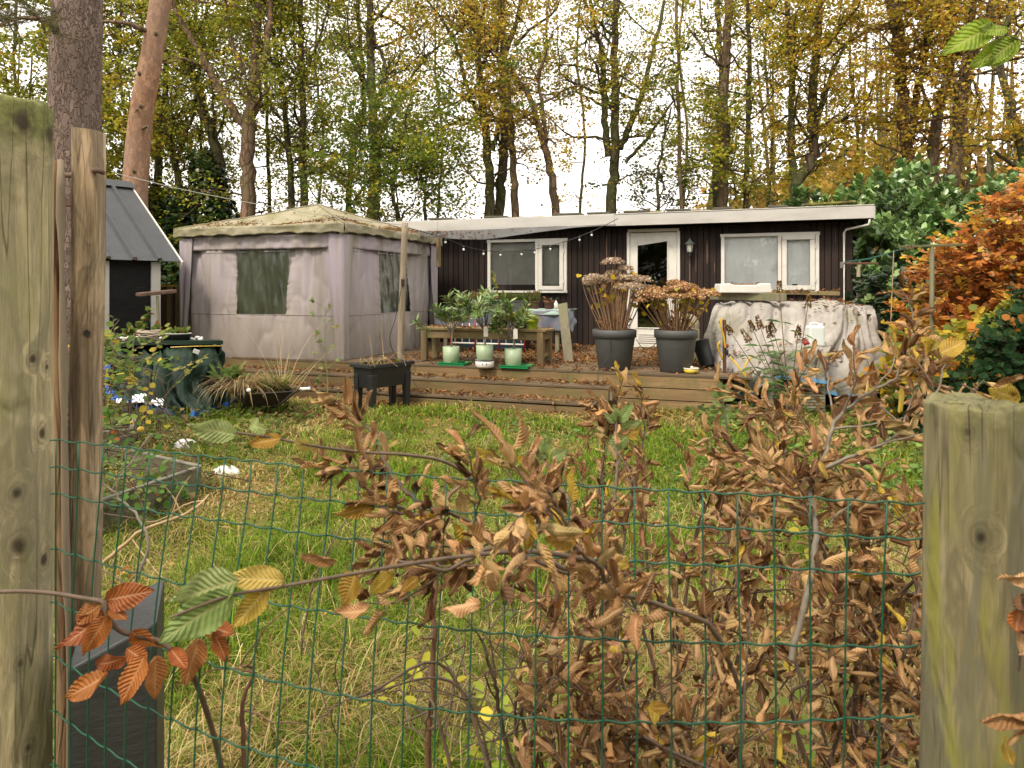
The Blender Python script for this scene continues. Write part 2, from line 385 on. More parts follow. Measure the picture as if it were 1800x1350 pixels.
M = {}
M['leaf'] = leafmat('leaf', .6, .5, .12)
M['leaf_gloss'] = leafmat('leaf_gloss', .3, .15, .6)
M['leaf_dead'] = leafmat('leaf_dead', .75, .25, .12, veins=90)
M['leaf_curl'] = leafmat('leaf_curl', .62, .2, .2, veins=45, pleat=.0013)
M['leaf_vein'] = leafmat('leaf_vein', .5, .35, .3, veins=60, pleat=.0018)
M['grass'] = leafmat('grass', .65, .35, .08)
M['flower'] = leafmat('flower', .9, .2, .1)
M['bark_oak'] = bark('bark_oak', (.13, .095, .068), (.035, .027, .02), (.075, .09, .03), s=9, amt=.75)
M['bark_warm'] = bark('bark_warm', (.19, .12, .08), (.06, .04, .028), (.1, .1, .04), s=10, amt=.4)
M['bark_pine'] = bark('bark_pine', (.19, .138, .115), (.085, .058, .046), None, s=24, st=.42, bd=.02, cw=.10)
M['bark_pine2'] = bark('bark_pine2', (.29, .165, .10), (.16, .09, .06), (.24, .17, .13), s=17, st=.5, bd=.008, cw=.06)
M['twig'] = plain('twig', (.13, .085, .055), .7, (.07, .045, .03), 40, .3, .002)
M['twig_red'] = plain('twig_red', (.2, .1, .06), .6, (.1, .055, .035), 40, .3, .002)
M['twig_grey'] = plain('twig_grey', (.2, .17, .13), .7, (.12, .1, .07), 40, .3, .002)
M['hydrangea_stem'] = plain('hydrangea_stem', (.34, .21, .12), .7, (.24, .14, .075), 40, .2, .001)
M['straw'] = plain('straw', (.45, .33, .17), .8, (.3, .2, .1), 20, .2, .001)
M['wire'] = plain('wire', (.006, .058, .030), .42, (.01, .075, .042), 60, .1, .0005, spec=.35)
M['deckwood'] = wood('deckwood', (.30, .20, .10), (.21, .135, .065), (.1, .06, .03), axis=0, s=26, gs=7, alg=(.14, .12, .045), per=True)
M['deckwood_top'] = wood('deckwood_top', (.2, .14, .08), (.14, .1, .06), (.07, .05, .03), axis=0, s=26, gs=7, per=True)
M['benchwood'] = wood('benchwood', (.36, .26, .13), (.27, .18, .085), (.14, .085, .04), axis=0, s=28, gs=8, per=True, alg=(.2, .17, .08))
M['benchwood_v'] = wood('benchwood_v', (.34, .25, .13), (.26, .18, .09), (.14, .085, .04), axis=2, s=28, gs=8, per=True, alg=(.2, .17, .08))
M['greywood'] = wood('greywood', (.26, .23, .17), (.19, .165, .115), (.1, .085, .06), axis=2, s=36, gs=10, alg=(.16, .16, .08))
M['polewood'] = wood('polewood', (.33, .28, .2), (.25, .2, .14), (.12, .1, .06), axis=2, s=40, gs=10)
M['fascia'] = plain('fascia', (.47, .455, .42), .6, (.40, .385, .355), 6, .25, .004, stretch=(.25, 1, 1), stain=(.28, .265, .22), stain_s=2.6, lo=.54, hi=.85)
M['edge_grey'] = plain('edge_grey', (.22, .20, .16), .7, (.15, .14, .11), 8, .2, .003)
M['frame_white'] = plain('frame_white', (.68, .655, .60), .5, (.58, .56, .5), 5, .15, .003, stain=(.4, .38, .28), stain_s=5, lo=.6, hi=.85)
M['cladding'] = wood('cladding', (.034, .021, .016), (.024, .015, .012), (.013, .009, .008), axis=2, s=22, gs=5, rough=.75, per=True)
M['bare_wood'] = wood('bare_wood', (.2, .13, .09), (.14, .085, .06), (.05, .03, .025), axis=2, s=40, gs=16)
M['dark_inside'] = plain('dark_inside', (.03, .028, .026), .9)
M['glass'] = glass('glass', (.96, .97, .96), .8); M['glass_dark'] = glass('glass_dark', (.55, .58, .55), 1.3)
M['plastic_sheet'] = glass('plastic_sheet', (.80, .84, .72), .7, .22)
_t = M['plastic_sheet'].node_tree; _o = [n for n in _t.nodes if n.type == 'OUTPUT_MATERIAL'][0]; _m0 = _o.inputs[0].links[0].from_node
_d = _t.nodes.new('ShaderNodeBsdfDiffuse'); _d.inputs[0].default_value = (.13, .15, .10, 1); _m = _t.nodes.new('ShaderNodeMixShader')
_f = ramp(_t, noise(_t, coords(_t, (3, 3, .6)), 3, 5, .6), [(.35, .12), (.7, .42)]); _t.links.new(_f, _m.inputs[0])
_t.links.new(_m0.outputs[0], _m.inputs[1]); _t.links.new(_d.outputs[0], _m.inputs[2]); _t.links.new(_m.outputs[0], _o.inputs[0])      # uneven grey-green brightness put into the sheet's colour, lifting the black windows
M['blind'] = plain('blind', (.5, .49, .45), .6, (.38, .37, .34), 4)
M['curtain'] = fabric('curtain', (.92, .92, .93), (.86, .87, .88), (.5, .5, .48), 3, .6, .9, .4)
M['gaz_side'] = fabric('gaz_side', (.52, .455, .51), (.45, .40, .405), (.25, .23, .10), 2.8, .47, .72, .62, (1, 1, .07), trans=.25, dirt=(.1, .9, (.33, .285, .24)))
M['gaz_back'] = fabric('gaz_back', (.42, .43, .36), (.36, .38, .3), (.2, .21, .1), 2.4, .42, .66, .6, (1, 1, .14), trans=.6)
M['gaz_top'] = fabric('gaz_top', (.37, .335, .25), (.30, .27, .18), (.20, .185, .09), 1.6, .42, .62, .8, (1, 1, 1), trans=.1)
M['gaz_purple'] = fabric('gaz_purple', (.44, .38, .48), (.44, .38, .44), (.19, .17, .09), 2.2, .5, .7, .7, (1, 1, .12), trans=.12)
M['tarp_white'] = fabric('tarp_white', (.36, .335, .305), (.26, .24, .215), (.19, .185, .10), 2.2, .50, .68, .6, (1, 1, .8), rough=.6)
M['tarp_grey'] = fabric('tarp_grey', (.30, .275, .235), (.24, .22, .18), (.16, .15, .07), 2, .5, .7, .6, (1, 1, .8), rough=.6)
M['tarp_green'] = plain('tarp_green', (.018, .038, .022), .55, (.011, .026, .015), 9, .35, .01, spec=.25)
M['tarp_blue'] = plain('tarp_blue', (.02, .12, .42), .4, (.02, .09, .3), 9, .4, .01)
M['blue_hem'] = plain('blue_hem', (.12, .3, .5), .5, (.1, .24, .4), 9, .3, .01)
M['black_plastic'] = plain('black_plastic', (.012, .012, .013), .45, (.02, .02, .021), 12, .2, .002)
M['grey_pot'] = plain('grey_pot', (.075, .078, .078), .6, (.06, .062, .06), 6, .15, .003, stain=(.14, .13, .11), stain_s=6, lo=.6, hi=.85)
M['green_pot'] = plain('green_pot', (.33, .42, .27), .45, (.3, .38, .24), 6, .1, .002)
M['green_tray'] = plain('green_tray', (.01, .33, .11), .4, (.01, .26, .09), 6, .1, .002)
M['white_pot'] = plain('white_pot', (.72, .7, .66), .35, (.62, .6, .54), 8, .1, .002)
M['lime_pot'] = plain('lime_pot', (.34, .5, .02), .4, (.28, .42, .02), 8, .1, .002)
M['brown_pot'] = plain('brown_pot', (.16, .06, .04), .6, (.11, .045, .03), 9, .2, .003)
M['navy_pot'] = plain('navy_pot', (.02, .03, .05), .3, (.02, .04, .05), 8, .1, .002)
M['soil'] = plain('soil', (.05, .035, .022), .95, (.09, .05, .03), 40, .8, .02)
M['steel'] = plain('steel', (.4, .39, .37), .4, (.28, .26, .24), 10, .1, .001, metal=.7)
M['rust'] = plain('rust', (.14, .06, .03), .8, (.07, .035, .022), 30, .4, .003)
M['iron'] = plain('iron', (.02, .018, .016), .6, (.05, .03, .02), 30, .3, .002)
M['red_paint'] = plain('red_paint', (.3, .015, .012), .5, (.2, .01, .01), 8)
M['yellow_hose'] = plain('yellow_hose', (.62, .40, .02), .4, (.5, .3, .02), 12, .1, .001)
M['yellow_bowl'] = plain('yellow_bowl', (.65, .5, .05), .35, (.55, .42, .05), 12, .1, .001)
M['cable'] = plain('cable', (.01, .01, .01), .5)
M['bulb'] = glass('bulb', (.9, .9, .88), 3, .02)
M['stone'] = plain('stone', (.36, .33, .27), .9, (.22, .2, .16), 12, .5, .01, stain=(.2, .21, .1), stain_s=6)
M['white_stone'] = plain('white_stone', (.75, .73, .7), .8, (.6, .57, .52), 12, .5, .01)
M['metal_roof'] = plain('metal_roof', (.052, .057, .062), .55, (.042, .046, .05), 5, .1, .002, stain=(.08, .08, .075), stain_s=9, lo=.58, hi=.8)
M['moss'] = plain('moss', (.2, .2, .03), .95, (.3, .27, .06), 9, .8, .03, stain=(.09, .06, .035), stain_s=5)
M['slab'] = plain('slab', (.06, .055, .04), .9, (.11, .1, .06), 9, .5, .01)
M['plastic_black_post'] = plain('recycled_plastic', (.024, .026, .028), .5, (.036, .038, .039), 9, .5, .006, stretch=(1, 1, 2.5))
M['beige_plastic'] = plain('beige_plastic', (.34, .33, .25), .6, (.28, .27, .2), 6, .2, .004, stain=(.15, .15, .09), stain_s=4)
M['clear_plastic'] = plain('milky_plastic', (.62, .66, .64), .3, (.55, .6, .58), 6, .1, .003)
M['paint_green_iron'] = plain('pole_green', (.12, .115, .05), .6, (.09, .085, .04), 14, .3, .003)
M['bedboard'] = wood('bedboard', (.17, .15, .09), (.12, .11, .065), (.07, .06, .035), axis=0, s=26, gs=7)
# ================================================================== leaves, twigs, trees
HEX_V = np.array([(0, 0, 0), (.36, .3, .09), (.33, .68, .09), (0, 1, 0), (-.33, .68, .09), (-.36, .3, .09)])
HEX_F = np.array([(0, 1, 2, 3), (0, 3, 4, 5)])
LONG_V = HEX_V * np.array([.5, 1, .6])
def basis(d, up):
    y = nrm(d); x = nrm(np.cross(y, up)); z = np.cross(x, y); return np.stack([x, y, z], 1)   # rows x,y,z
def scatter(TV, TF, pos, d, up, size, cols):
    B = basis(d, up); n = len(pos); k = len(TV)
    V = pos[:, None] + size[:, None, None] * np.einsum('vi,nij->nvj', TV, B)
    F = (TF[None] + (np.arange(n) * k)[:, None, None]).reshape(-1, TF.shape[1])
    return V.reshape(-1, 3), F, np.repeat(cols, k, 0)
def join(parts):
    V, F, C = [], [], []; o = 0
    for v, f, c in parts: V.append(v); F.append(f + o); C.append(c); o += len(v)
    return np.concatenate(V), np.concatenate(F), np.concatenate(C)
def pal(rng, n, items, jit=.18):
    w_ = np.array([i[0] for i in items], float); w_ /= w_.sum(); c = np.array([i[1] for i in items])
    q = c[rng.choice(len(items), n, p=w_)] * (1 + rng.normal(0, jit, (n, 1))) * (1 + rng.normal(0, jit * .3, (n, 3)))
    return np.clip(q, .004, .95)
def rdir(rng, n): return nrm(rng.normal(size=(n, 3)))

def curl_template(rng, L=1.0, W=.55, nu=9, nv=15, curl=2.2, bend=.8, wav=.02, var=.2):
    """a beech leaf: rolled round its midrib and bent along its length, with a toothed edge and a drawn-out tip"""
    u = np.linspace(-1, 1, nu); v = np.linspace(0, 1, nv)
    U, Vv = np.meshgrid(u, v, indexing='ij')
    hw = W / 2 * np.clip(np.sin(PI * np.clip(Vv, 0, 1) ** .82), 0, 1) ** .75 * (1 - Vv * .92) ** .12 * (1 + .05 * ((np.arange(nv) % 2) * 2 - 1)[None, :]) + .004
    s = U * hw; c = curl / (W / 2) * ((1 - var) + var * np.sin(Vv * 3 + rng.uniform(0, 6)))
    side = np.where(U < 0, rng.uniform(.75, 1.15), 1.0); th = s * c * side; rr = 1 / (c * side)
    x = rr * np.sin(th); zz = rr * (1 - np.cos(th)) * (1 + .12 * np.abs(U))
    zz = zz + wav * np.sin(U * 3 + Vv * 9 + rng.uniform(0, 6)) * np.abs(U)
    tw = rng.normal(0, .8) * (Vv - .5)
    x, zz = x * np.cos(tw) - zz * np.sin(tw), x * np.sin(tw) + zz * np.cos(tw)
    if abs(bend) > 1e-3:
        Rb = 1 / bend; a = Vv * bend; y = (Rb - zz) * np.sin(a); z2 = Rb - (Rb - zz) * np.cos(a)
    else: y, z2 = Vv, zz
    V = np.stack([x, y, z2], -1).reshape(-1, 3) * L
    F = np.array([(i * nv + j, (i + 1) * nv + j, (i + 1) * nv + j + 1, i * nv + j + 1) for i in range(nu - 1) for j in range(nv - 1)])
    return V, F, np.stack([U, Vv], -1).reshape(-1, 2)
_r = np.random.default_rng(5)
CURLS = [curl_template(_r, W=_r.uniform(.42, .56), curl=_r.uniform(2.6, 4.4), bend=_r.uniform(-.9, 1.5), wav=.06) for _ in range(20)] + [curl_template(_r, W=_r.uniform(.4, .5), curl=_r.uniform(1.5, 2.2), bend=_r.uniform(-.9, 1.4), wav=.09) for _ in range(6)]
OPENS = [curl_template(_r, W=_r.uniform(.46, .56), curl=_r.uniform(.3, .9), bend=_r.uniform(-.6, .8), nv=25, wav=.05) for _ in range(9)]
CURL_LO = [curl_template(_r, W=.55, nu=5, nv=7, curl=_r.uniform(1.2, 2.4), bend=_r.uniform(-.5, 1.)) for _ in range(8)]
def scatter_multi(T, rng, pos, d, up, size, cols, uv=False):
    k = rng.integers(0, len(T), len(pos)); parts = []; uvs = []
    for i, (tv, tf, tu) in enumerate(T):
        q = k == i
        if q.any(): parts.append(scatter(tv, tf, pos[q], d[q], up[q], size[q], cols[q])); uvs.append(np.tile(tu, (int(q.sum()), 1)))
    r = join(parts); return (*r, np.concatenate(uvs)) if uv else r

class Wood:        # many tapering tubes gathered fast into one quad mesh
    def __init__(s): s.V = []; s.F = []; s.n = 0
    def add(s, P, r, n=6):
        P = np.asarray(P, float); m = len(P); r = np.asarray(r, float)
        T = nrm(np.gradient(P, axis=0)); mt = nrm(P[-1] - P[0])
        ref = np.array([1.0, .2, 0]) if abs(mt[2]) > .7 else np.array([0, 0, 1.0])
        X = nrm(np.cross(T, ref)); Y = np.cross(T, X); a = np.arange(n) * 2 * PI / n
        V = P[:, None] + r[:, None, None] * (np.cos(a)[None, :, None] * X[:, None] + np.sin(a)[None, :, None] * Y[:, None])
        i, j = np.meshgrid(np.arange(m - 1), np.arange(n), indexing='ij'); k = (j + 1) % n
        F = np.stack([i * n + j, i * n + k, (i + 1) * n + k, (i + 1) * n + j], -1).reshape(-1, 4)
        s.V.append(V.reshape(-1, 3)); s.F.append(F + s.n); s.n += m * n
    def build(s, name, m, parent): return np_mesh(name, np.concatenate(s.V), np.concatenate(s.F), m, parent, smooth=True)
    def build_local(s, name, m, parent):
        return np_mesh(name, np.concatenate(s.V) + np.array(parent.location), np.concatenate(s.F), m, parent, smooth=True)

def smooth_path(P, k=6):
    P = np.asarray(P, float)
    if len(P) < 3: return np.linspace(P[0], P[-1], k + 1)
    Q = np.vstack([2 * P[0] - P[1], P, 2 * P[-1] - P[-2]]); o = []
    for i in range(1, len(Q) - 2):
        for t in np.arange(k) / k:
            o.append(.5 * ((2 * Q[i]) + (-Q[i - 1] + Q[i + 1]) * t + (2 * Q[i - 1] - 5 * Q[i] + 4 * Q[i + 1] - Q[i + 2]) * t ** 2 + (-Q[i - 1] + 3 * Q[i] - 3 * Q[i + 1] + Q[i + 2]) * t ** 3))
    o.append(P[-1]); return np.array(o)
def walk(rng, p, d, L, n, wig=.25, up=.0):
    P = [np.array(p, float)]; d = nrm(d)
    for _ in range(n):
        d = nrm(d + rng.normal(0, wig, 3) + np.array([0, 0, up])); P.append(P[-1] + d * L / n)
    return np.array(P)

GREEN = (.20, .25, .03); DGREEN = (.10, .15, .025); YGREEN = (.40, .385, .045); YELLOW = (.64, .47, .05)
OCHRE = (.56, .36, .05); ORANGE = (.52, .27, .05); BROWN = (.25, .13, .05); DBROWN = (.085, .042, .02)

def tree(name, label, stems, palette, seed, nlimb=26, limb=(1.5, 3.5), nleaf=9000, bark_m='bark_oak', t0=.3, size=(.045, .085),
         spread=.19, group='tall trees behind the house', low=None, cat='tree', droop=.0, flat=.6, up=.05, base=None):
    """stems: list of (points, r0, r1). Limbs leave the stems, twigs leave the limbs, leaves sit round the twigs."""
    rng = np.random.default_rng(seed)
    b = stems[0][0][0] if base is None else base
    root = thing(name, label, cat, b, 0, group)
    W = Wood(); tips = []
    SP = []
    for P, r0, r1 in stems:
        Q = smooth_path(P, 6); n = len(Q); r = np.linspace(r0, r1, n); Q = Q + rng.normal(0, .012 + r0 * .05, Q.shape) * (np.arange(n) > 0)[:, None]
        W.add(Q, r, 10); SP.append((Q, r))
    wts = np.array([np.linalg.norm(q[-1] - q[0]) for q, _ in SP]); wts /= wts.sum()
    for i in range(nlimb):
        q, r = SP[rng.choice(len(SP), p=wts)]
        lo = int(len(q) * t0 * .62) if low is None else 0
        k = rng.integers(lo, len(q)); p = q[k]
        if low is not None and p[2] < low: continue
        a = rng.uniform(0, 2 * PI); el_ = rng.uniform(-.1, .9)
        L = rng.uniform(*limb) * (1 if p[2] > 4.6 else .6); d = np.array([math.cos(a) * math.cos(el_), math.sin(a) * math.cos(el_), math.sin(el_)])
        Lb = walk(rng, p, d, L, 9, .24, up); rl = min(r[k] * .5, .012 + .013 * L); rr = np.linspace(rl, .006, 10); W.add(Lb, rr, 5)
        for _ in range(int(3 + L * 2.2)):
            j = rng.integers(2, 10); pp = Lb[j]; a2 = nrm(nrm(Lb[min(j + 1, 9)] - Lb[j - 1]) + rng.normal(0, .75, 3))
            L2 = rng.uniform(.4, 1.25); S = walk(rng, pp, a2, L2, 5, .25, .02 - droop); W.add(S, np.linspace(rr[j] * .55, .003, 6), 4)
            tips += [S[2], S[3], S[4], S[5]]
            for _ in range(2):
                pp = S[rng.integers(2, 6)]; S2 = walk(rng, pp, nrm(a2 + rng.normal(0, .8, 3)), rng.uniform(.25, .6), 3, .25, -droop); W.add(S2, [.004, .003, .003, .002], 3)
                tips += [S2[1], S2[2], S2[3], S2[3]]
    W.build('trunk', M[bark_m], root)
    tips = np.array(tips); nleaf = int(nleaf * 1.28)
    if nleaf and len(tips):
        # leaves gather on some twigs and leave others bare
        wt = rng.gamma(.45, 1, len(tips)); wt /= wt.sum()
        k = rng.choice(len(tips), nleaf, p=wt)
        pos = tips[k] + rng.normal(0, 1, (nleaf, 3)) * np.array([spread, spread, spread * flat]) * rng.uniform(.3, 1, (nleaf, 1))
        base_c = pal(rng, 1, palette, .1); cl = (pal(rng, len(tips), palette, .12) * .55 + .45 * np.array([c for w_, c in palette for _ in range(int(w_ * 2))]).mean(0))[k]; own = pal(rng, nleaf, palette, .2); mixw = rng.uniform(0, 1, (nleaf, 1)) < .72
        cols = np.where(mixw, cl, own)
        d = rdir(rng, nleaf) * np.array([1, 1, .5]) + np.array([0, 0, -.25]); upv = rdir(rng, nleaf) * .8 + np.array([0, 0, 1.0])
        V, F, C = scatter(HEX_V * np.array([1.15, 1, 1]), HEX_F, pos, d, upv, rng.uniform(size[0], size[1], nleaf), cols)
        np_mesh('crown', V, F, M['leaf'], root, C)
    return root

# ================================================================== ground
AH = math.atan2(-.329, .944)                       # the house, deck and gazebo all stand turned by this angle
HD = np.array([.944, -.329, 0]); HN = np.array([-.329, -.944, 0]); HP = np.array([-.42, 12.7, 0])
def hw(s, n, z): return HP + HD * s + HN * n + np.array([0, 0, z])
def ground_z(x, y):
    t = np.clip((np.asarray(y, float) - 3) / 5, 0, 1); t = t * t * (3 - 2 * t)
    return .05 * t + .03 * N1.fbm(np.asarray(x) * .8, np.asarray(y) * .8, 3) * np.clip(1 - np.abs(np.asarray(y)) / 60, 0.2, 1)
def make_ground():
    xs = np.concatenate([-np.geomspace(8, 120, 18)[::-1], np.linspace(-7.8, 7.8, 150), np.geomspace(8, 120, 18)])
    ys = np.concatenate([[-60, -30, -15, -8, -4], np.linspace(-2, 12, 150), np.geomspace(12.5, 150, 24)])
    X, Y = np.meshgrid(xs, ys, indexing='ij'); Z = ground_z(X, Y)
    m, t, b, o = newmat('lawn_soil'); v = coords(t)
    n1 = noise(t, v, .55, 5, .65); n2 = noise(t, v, 14, 6, .7); n3 = noise(t, v, 1.3, 5, .6)
    gr = ramp(t, n2, [(.3, (.05, .075, .015)), (.5, (.09, .12, .02)), (.7, (.16, .15, .05))])
    lit = ramp(t, noise(t, v, 30, 5, .7), [(.3, (.07, .04, .02)), (.5, (.2, .12, .05)), (.7, (.33, .22, .1))])
    a = mixc(t, ramp(t, n3, [(.42, 0.0), (.62, .9)]), gr, lit)
    geo = node(t, 'ShaderNodeNewGeometry'); sp = node(t, 'ShaderNodeSeparateXYZ'); t.links.new(geo.outputs['Position'], sp.inputs[0])
    mr = node(t, 'ShaderNodeMapRange'); mr.inputs[1].default_value = 8.5; mr.inputs[2].default_value = 11; t.links.new(sp.outputs[1], mr.inputs[0])
    a = mixc(t, mr.outputs[0], a, lit); t.links.new(a, b.inputs['Base Color']); b.inputs['Roughness'].default_value = .95; b.inputs['Specular IOR Level'].default_value = .1
    bump(t, b, n2, .8, .03)
    mb = MB(); mb.grid(np.stack([X, Y, Z], -1)); g = mb.build('ground', m, smooth=True); tag(g, kind='structure')
make_ground()

# ================================================================== the house
house = thing('chalet', 'low dark brown timber chalet with white fascia and mossy flat roof behind the deck', 'house', HP, AH)
# local frame of the house: x along the facade, y into the house (away from the camera), z up
openings = [(.0, 1.469, 1.46, 2.38), (2.59, 3.437, .49, 2.50), (4.147, 5.59, 1.46, 2.38)]
def cladding():
    mb = MB(); s = -4.4; rng = np.random.default_rng(3); edges = [-4.4, 6.1]
    for a, b, _, _ in openings: edges += [a, b]
    edges = sorted(edges)
    for e0, e1 in zip(edges[:-1], edges[1:]):
        n = max(1, round((e1 - e0) / .105)); wd = (e1 - e0) / n
        for i in range(n):
            x0 = e0 + i * wd; xc = x0 + wd / 2; segs = [(.30, 2.56)]
            for a, b, z0, z1 in openings:
                if a < xc < b: segs = [q for q in ((.30, z0), (z1, 2.56)) if q[1] - q[0] > .02]
            for z0, z1 in segs: mb.box((xc, .012 + rng.uniform(-.003, .003), (z0 + z1) / 2), (wd - .012, .022, z1 - z0))
    mb.box((.85, .035, 1.43), (10.3, .012, .3)); mb.box((.85, 3.5, 1.43), (10.4, .04, 2.26))
    mb.box((-2.2, .035, 1.43), (4.3, .012, 2.2)); mb.box((2.03, .035, 1.43), (1.06, .012, 2.2)); mb.box((3.79, .035, 1.43), (.66, .012, 2.2)); mb.box((5.85, .035, 1.43), (.45, .012, 2.2))
    mb.box((.73, .035, .95), (1.4, .012, .98)); mb.box((4.87, .035, .95), (1.4, .012, .98)); mb.box((.73, .035, 2.47), (1.4, .012, .15)); mb.box((4.87, .035, 2.47), (1.4, .012, .15))
    for k in range(30): mb.box((6.10, .06 + k * .115 + .055, 1.43), (.022, .105, 2.26))
    mb.box((-4.42, 1.77, 1.43), (.04, 3.4, 2.26)); mb.box((.85, 1.77, .46), (10.4, 3.4, .03)); return mb
cladding().build('wall', M['cladding'], house, bevel=.002)
# streaks where the stain has weathered off the boards: slivers of bare wood
rng = np.random.default_rng(8)
for s_, z0, z1, w_ in [(1.72, 2.2, 2.5, .012), (2.2, 1.9, 2.45, .03), (2.36, 1.9, 2.2, .02), (3.72, 1.75, 2.2, .016), (3.90, 1.9, 2.32, .03), (3.62, 1.55, 2.1, .02), (4.02, 1.75, 1.95, .012), (5.85, 2.2, 2.45, .006)]:
    pts = []
    for z in np.linspace(z0, z1, 9): k = max(0, math.sin(PI * (z - z0) / (z1 - z0))) ** .5; pts.append([(s_ - w_ / 2 * k * rng.uniform(.5, 1.1) - .001, -.0045, z), (s_ + w_ / 2 * k * rng.uniform(.5, 1.1) + .001, -.0045, z)])
    mb = MB(); mb.grid(np.array(pts)); mb.build('weathered_streak', M['bare_wood'], house, solid=.002)
mb = MB(); mb.box((.73, .30, 1.9), (1.6, .01, 1.1)); mb.box((4.87, .5, 1.9), (1.6, .01, 1.1)); mb.box((3.0, 1.2, 1.5), (1.4, .01, 2.2)); mb.build('dark_room_sheet', M['dark_inside'], house)  # near-black sheets behind the openings, the unlit room's dark put into the colour
# roof, fascia
mb = MB(); mb.box((.92, 1.62, 2.665), (10.84, 3.84, .11)); mb.build('roof', M['slab'], house)
mb = MB()
for x0, x1, z, h in [(-4.5, -.9, 2.675, .185), (-.897, 2.4, 2.672, .19), (2.403, 6.34, 2.663, .185)]: mb.box(((x0 + x1) / 2, -.325, z), (x1 - x0, .028, h))
mb.box((6.352, 1.5, 2.655), (.025, 3.64, .2)); mb.box((.92, -.302, 2.773), (10.86, .06, .014))
mb.build('fascia', M['fascia'], house, bevel=.003)
mb = MB(); mb.box((.92, -.15, 2.585), (10.8, .28, .012)); mb.build('soffit', M['cladding'], house)
P = np.zeros((120, 12, 3)); rng = np.random.default_rng(4)
for i in range(120):
    for j in range(12):
        x = -4.4 + 10.7 * i / 119; y = -.26 + .18 * j; P[i, j] = (x, y, 2.772 + max(0, .035 + .03 * N2.fbm(x * 3, y * 3, 4)) * (1 if 0 < i < 119 and 0 < j < 11 else 0))
mb = MB(); mb.grid(P); mb.build('roof_moss', M['moss'], house, smooth=True)
for x, w_, tl in [(-.9, .5, 0), (.2, .45, .02), (1.55, .5, 0), (2.1, .4, .02), (2.75, .42, -.02), (3.45, .4, 0), (4.15, .3, 0), (5.0, .3, 0)]:
    mb = MB(); mb.box((x, -.1 + tl, 2.815), (w_, .3, .035), rot=(0, rng.uniform(-.03, .03), rng.uniform(-.1, .1))); mb.build('roof_slab', M['slab'], house, bevel=.006)
mb = MB(); mb.box((5.75, -.05, 2.85), (.75, .12, .03), rot=(0, -.03, .0)); tag(mb.build('mossy_batten', M['moss'], house, bevel=.004))
# drain pipe down the right corner
mb = MB(); mb.tube([(6.29, -.31, 2.56), (6.28, -.3, 2.48), (6.0, -.05, 2.43), (5.97, -.035, 2.38), (5.97, -.035, .5)], .017, 10); mb.build('drain_pipe', M['frame_white'], house, smooth=True)

def window(a, b, z0, z1, mull, kind):
    """fixed pane left of the mullion, side-hung sash right of it; kind 'blind' or 'curtain' behind the glass"""
    f = MB(); t = .055
    f.box(((a + b) / 2, -.012, z1 + .004), (b - a + .07, .07, .05)); f.box(((a + b) / 2, -.02, z0 - .01), (b - a + .07, .09, .04))
    f.box((a + .005, -.012, (z0 + z1) / 2), (t, .07, z1 - z0 - .02)); f.box((b - .005, -.012, (z0 + z1) / 2), (t, .07, z1 - z0 - .02)); f.box((mull, -.012, (z0 + z1) / 2), (t, .068, z1 - z0 - .02))
    fr = f.build('window', M['frame_white'], house, bevel=.004)
    s = MB(); x0, x1 = mull + .035, b - .04; w_ = .07
    s.box(((x0 + x1) / 2, -.035, z1 - .055), (x1 - x0, .045, w_)); s.box(((x0 + x1) / 2, -.035, z0 + .06), (x1 - x0, .045, w_))
    s.box((x0 + w_ / 2, -.035, (z0 + z1) / 2), (w_, .044, z1 - z0 - .19)); s.box((x1 - w_ / 2, -.035, (z0 + z1) / 2), (w_, .044, z1 - z0 - .19))
    for z in (z0 + .18, z1 - .2): s.box((b - .03, -.062, z), (.016, .014, .07))
    s.build('sash', M['frame_white'], fr, bevel=.004)
    g = MB(); g.box(((a + mull) / 2, -.002, (z0 + z1) / 2), (mull - a - .06, .004, z1 - z0 - .02)); g.box(((x0 + x1) / 2, -.03, (z0 + z1) / 2), (x1 - x0 - 2 * w_ + .01, .004, z1 - z0 - .18)); g.build('pane', M['glass'], fr)
    c = MB()
    if kind == 'blind':
        n = 52
        for i in range(n):
            z = z0 + .02 + (z1 - z0 - .04) * i / n
            c.box(((a + mull) / 2, .045, z), (mull - a - .05, .018, .0016), rot=(R(-66), 0, 0)); c.box(((x0 + x1) / 2, .045, z), (x1 - x0 - .08, .018, .0016), rot=(R(-66), 0, 0))
        for x in (a + .2, a + .7, x0 + .12, x1 - .12): c.box((x, .034, (z0 + z1) / 2), (.004, .002, z1 - z0))
        c.build('blind', M['blind'], fr)
    else:
        for (p, q, sd_) in ((a + .03, mull - .03, 1), (x0 + .03, x1 - .03, 5)):
            X = np.linspace(p, q, 40); Z = np.linspace(z0 + .01, z1 - .02, 30); G = np.zeros((40, 30, 3))
            for i, x in enumerate(X):
                for j, z in enumerate(Z): G[i, j] = (x, .035 + .018 * N3.fbm(x * 5 + sd_, z * 2.5, 3) + .012 * N1.fbm((x + z * .6) * 9, (z - x) * 3 + sd_, 2), z)
            c.grid(G)
        c.build('curtain', M['curtain'], fr, smooth=True)
window(.0, 1.469, 1.46, 2.38, .93, 'blind'); window(4.147, 5.59, 1.46, 2.38, 5.03, 'curtain')

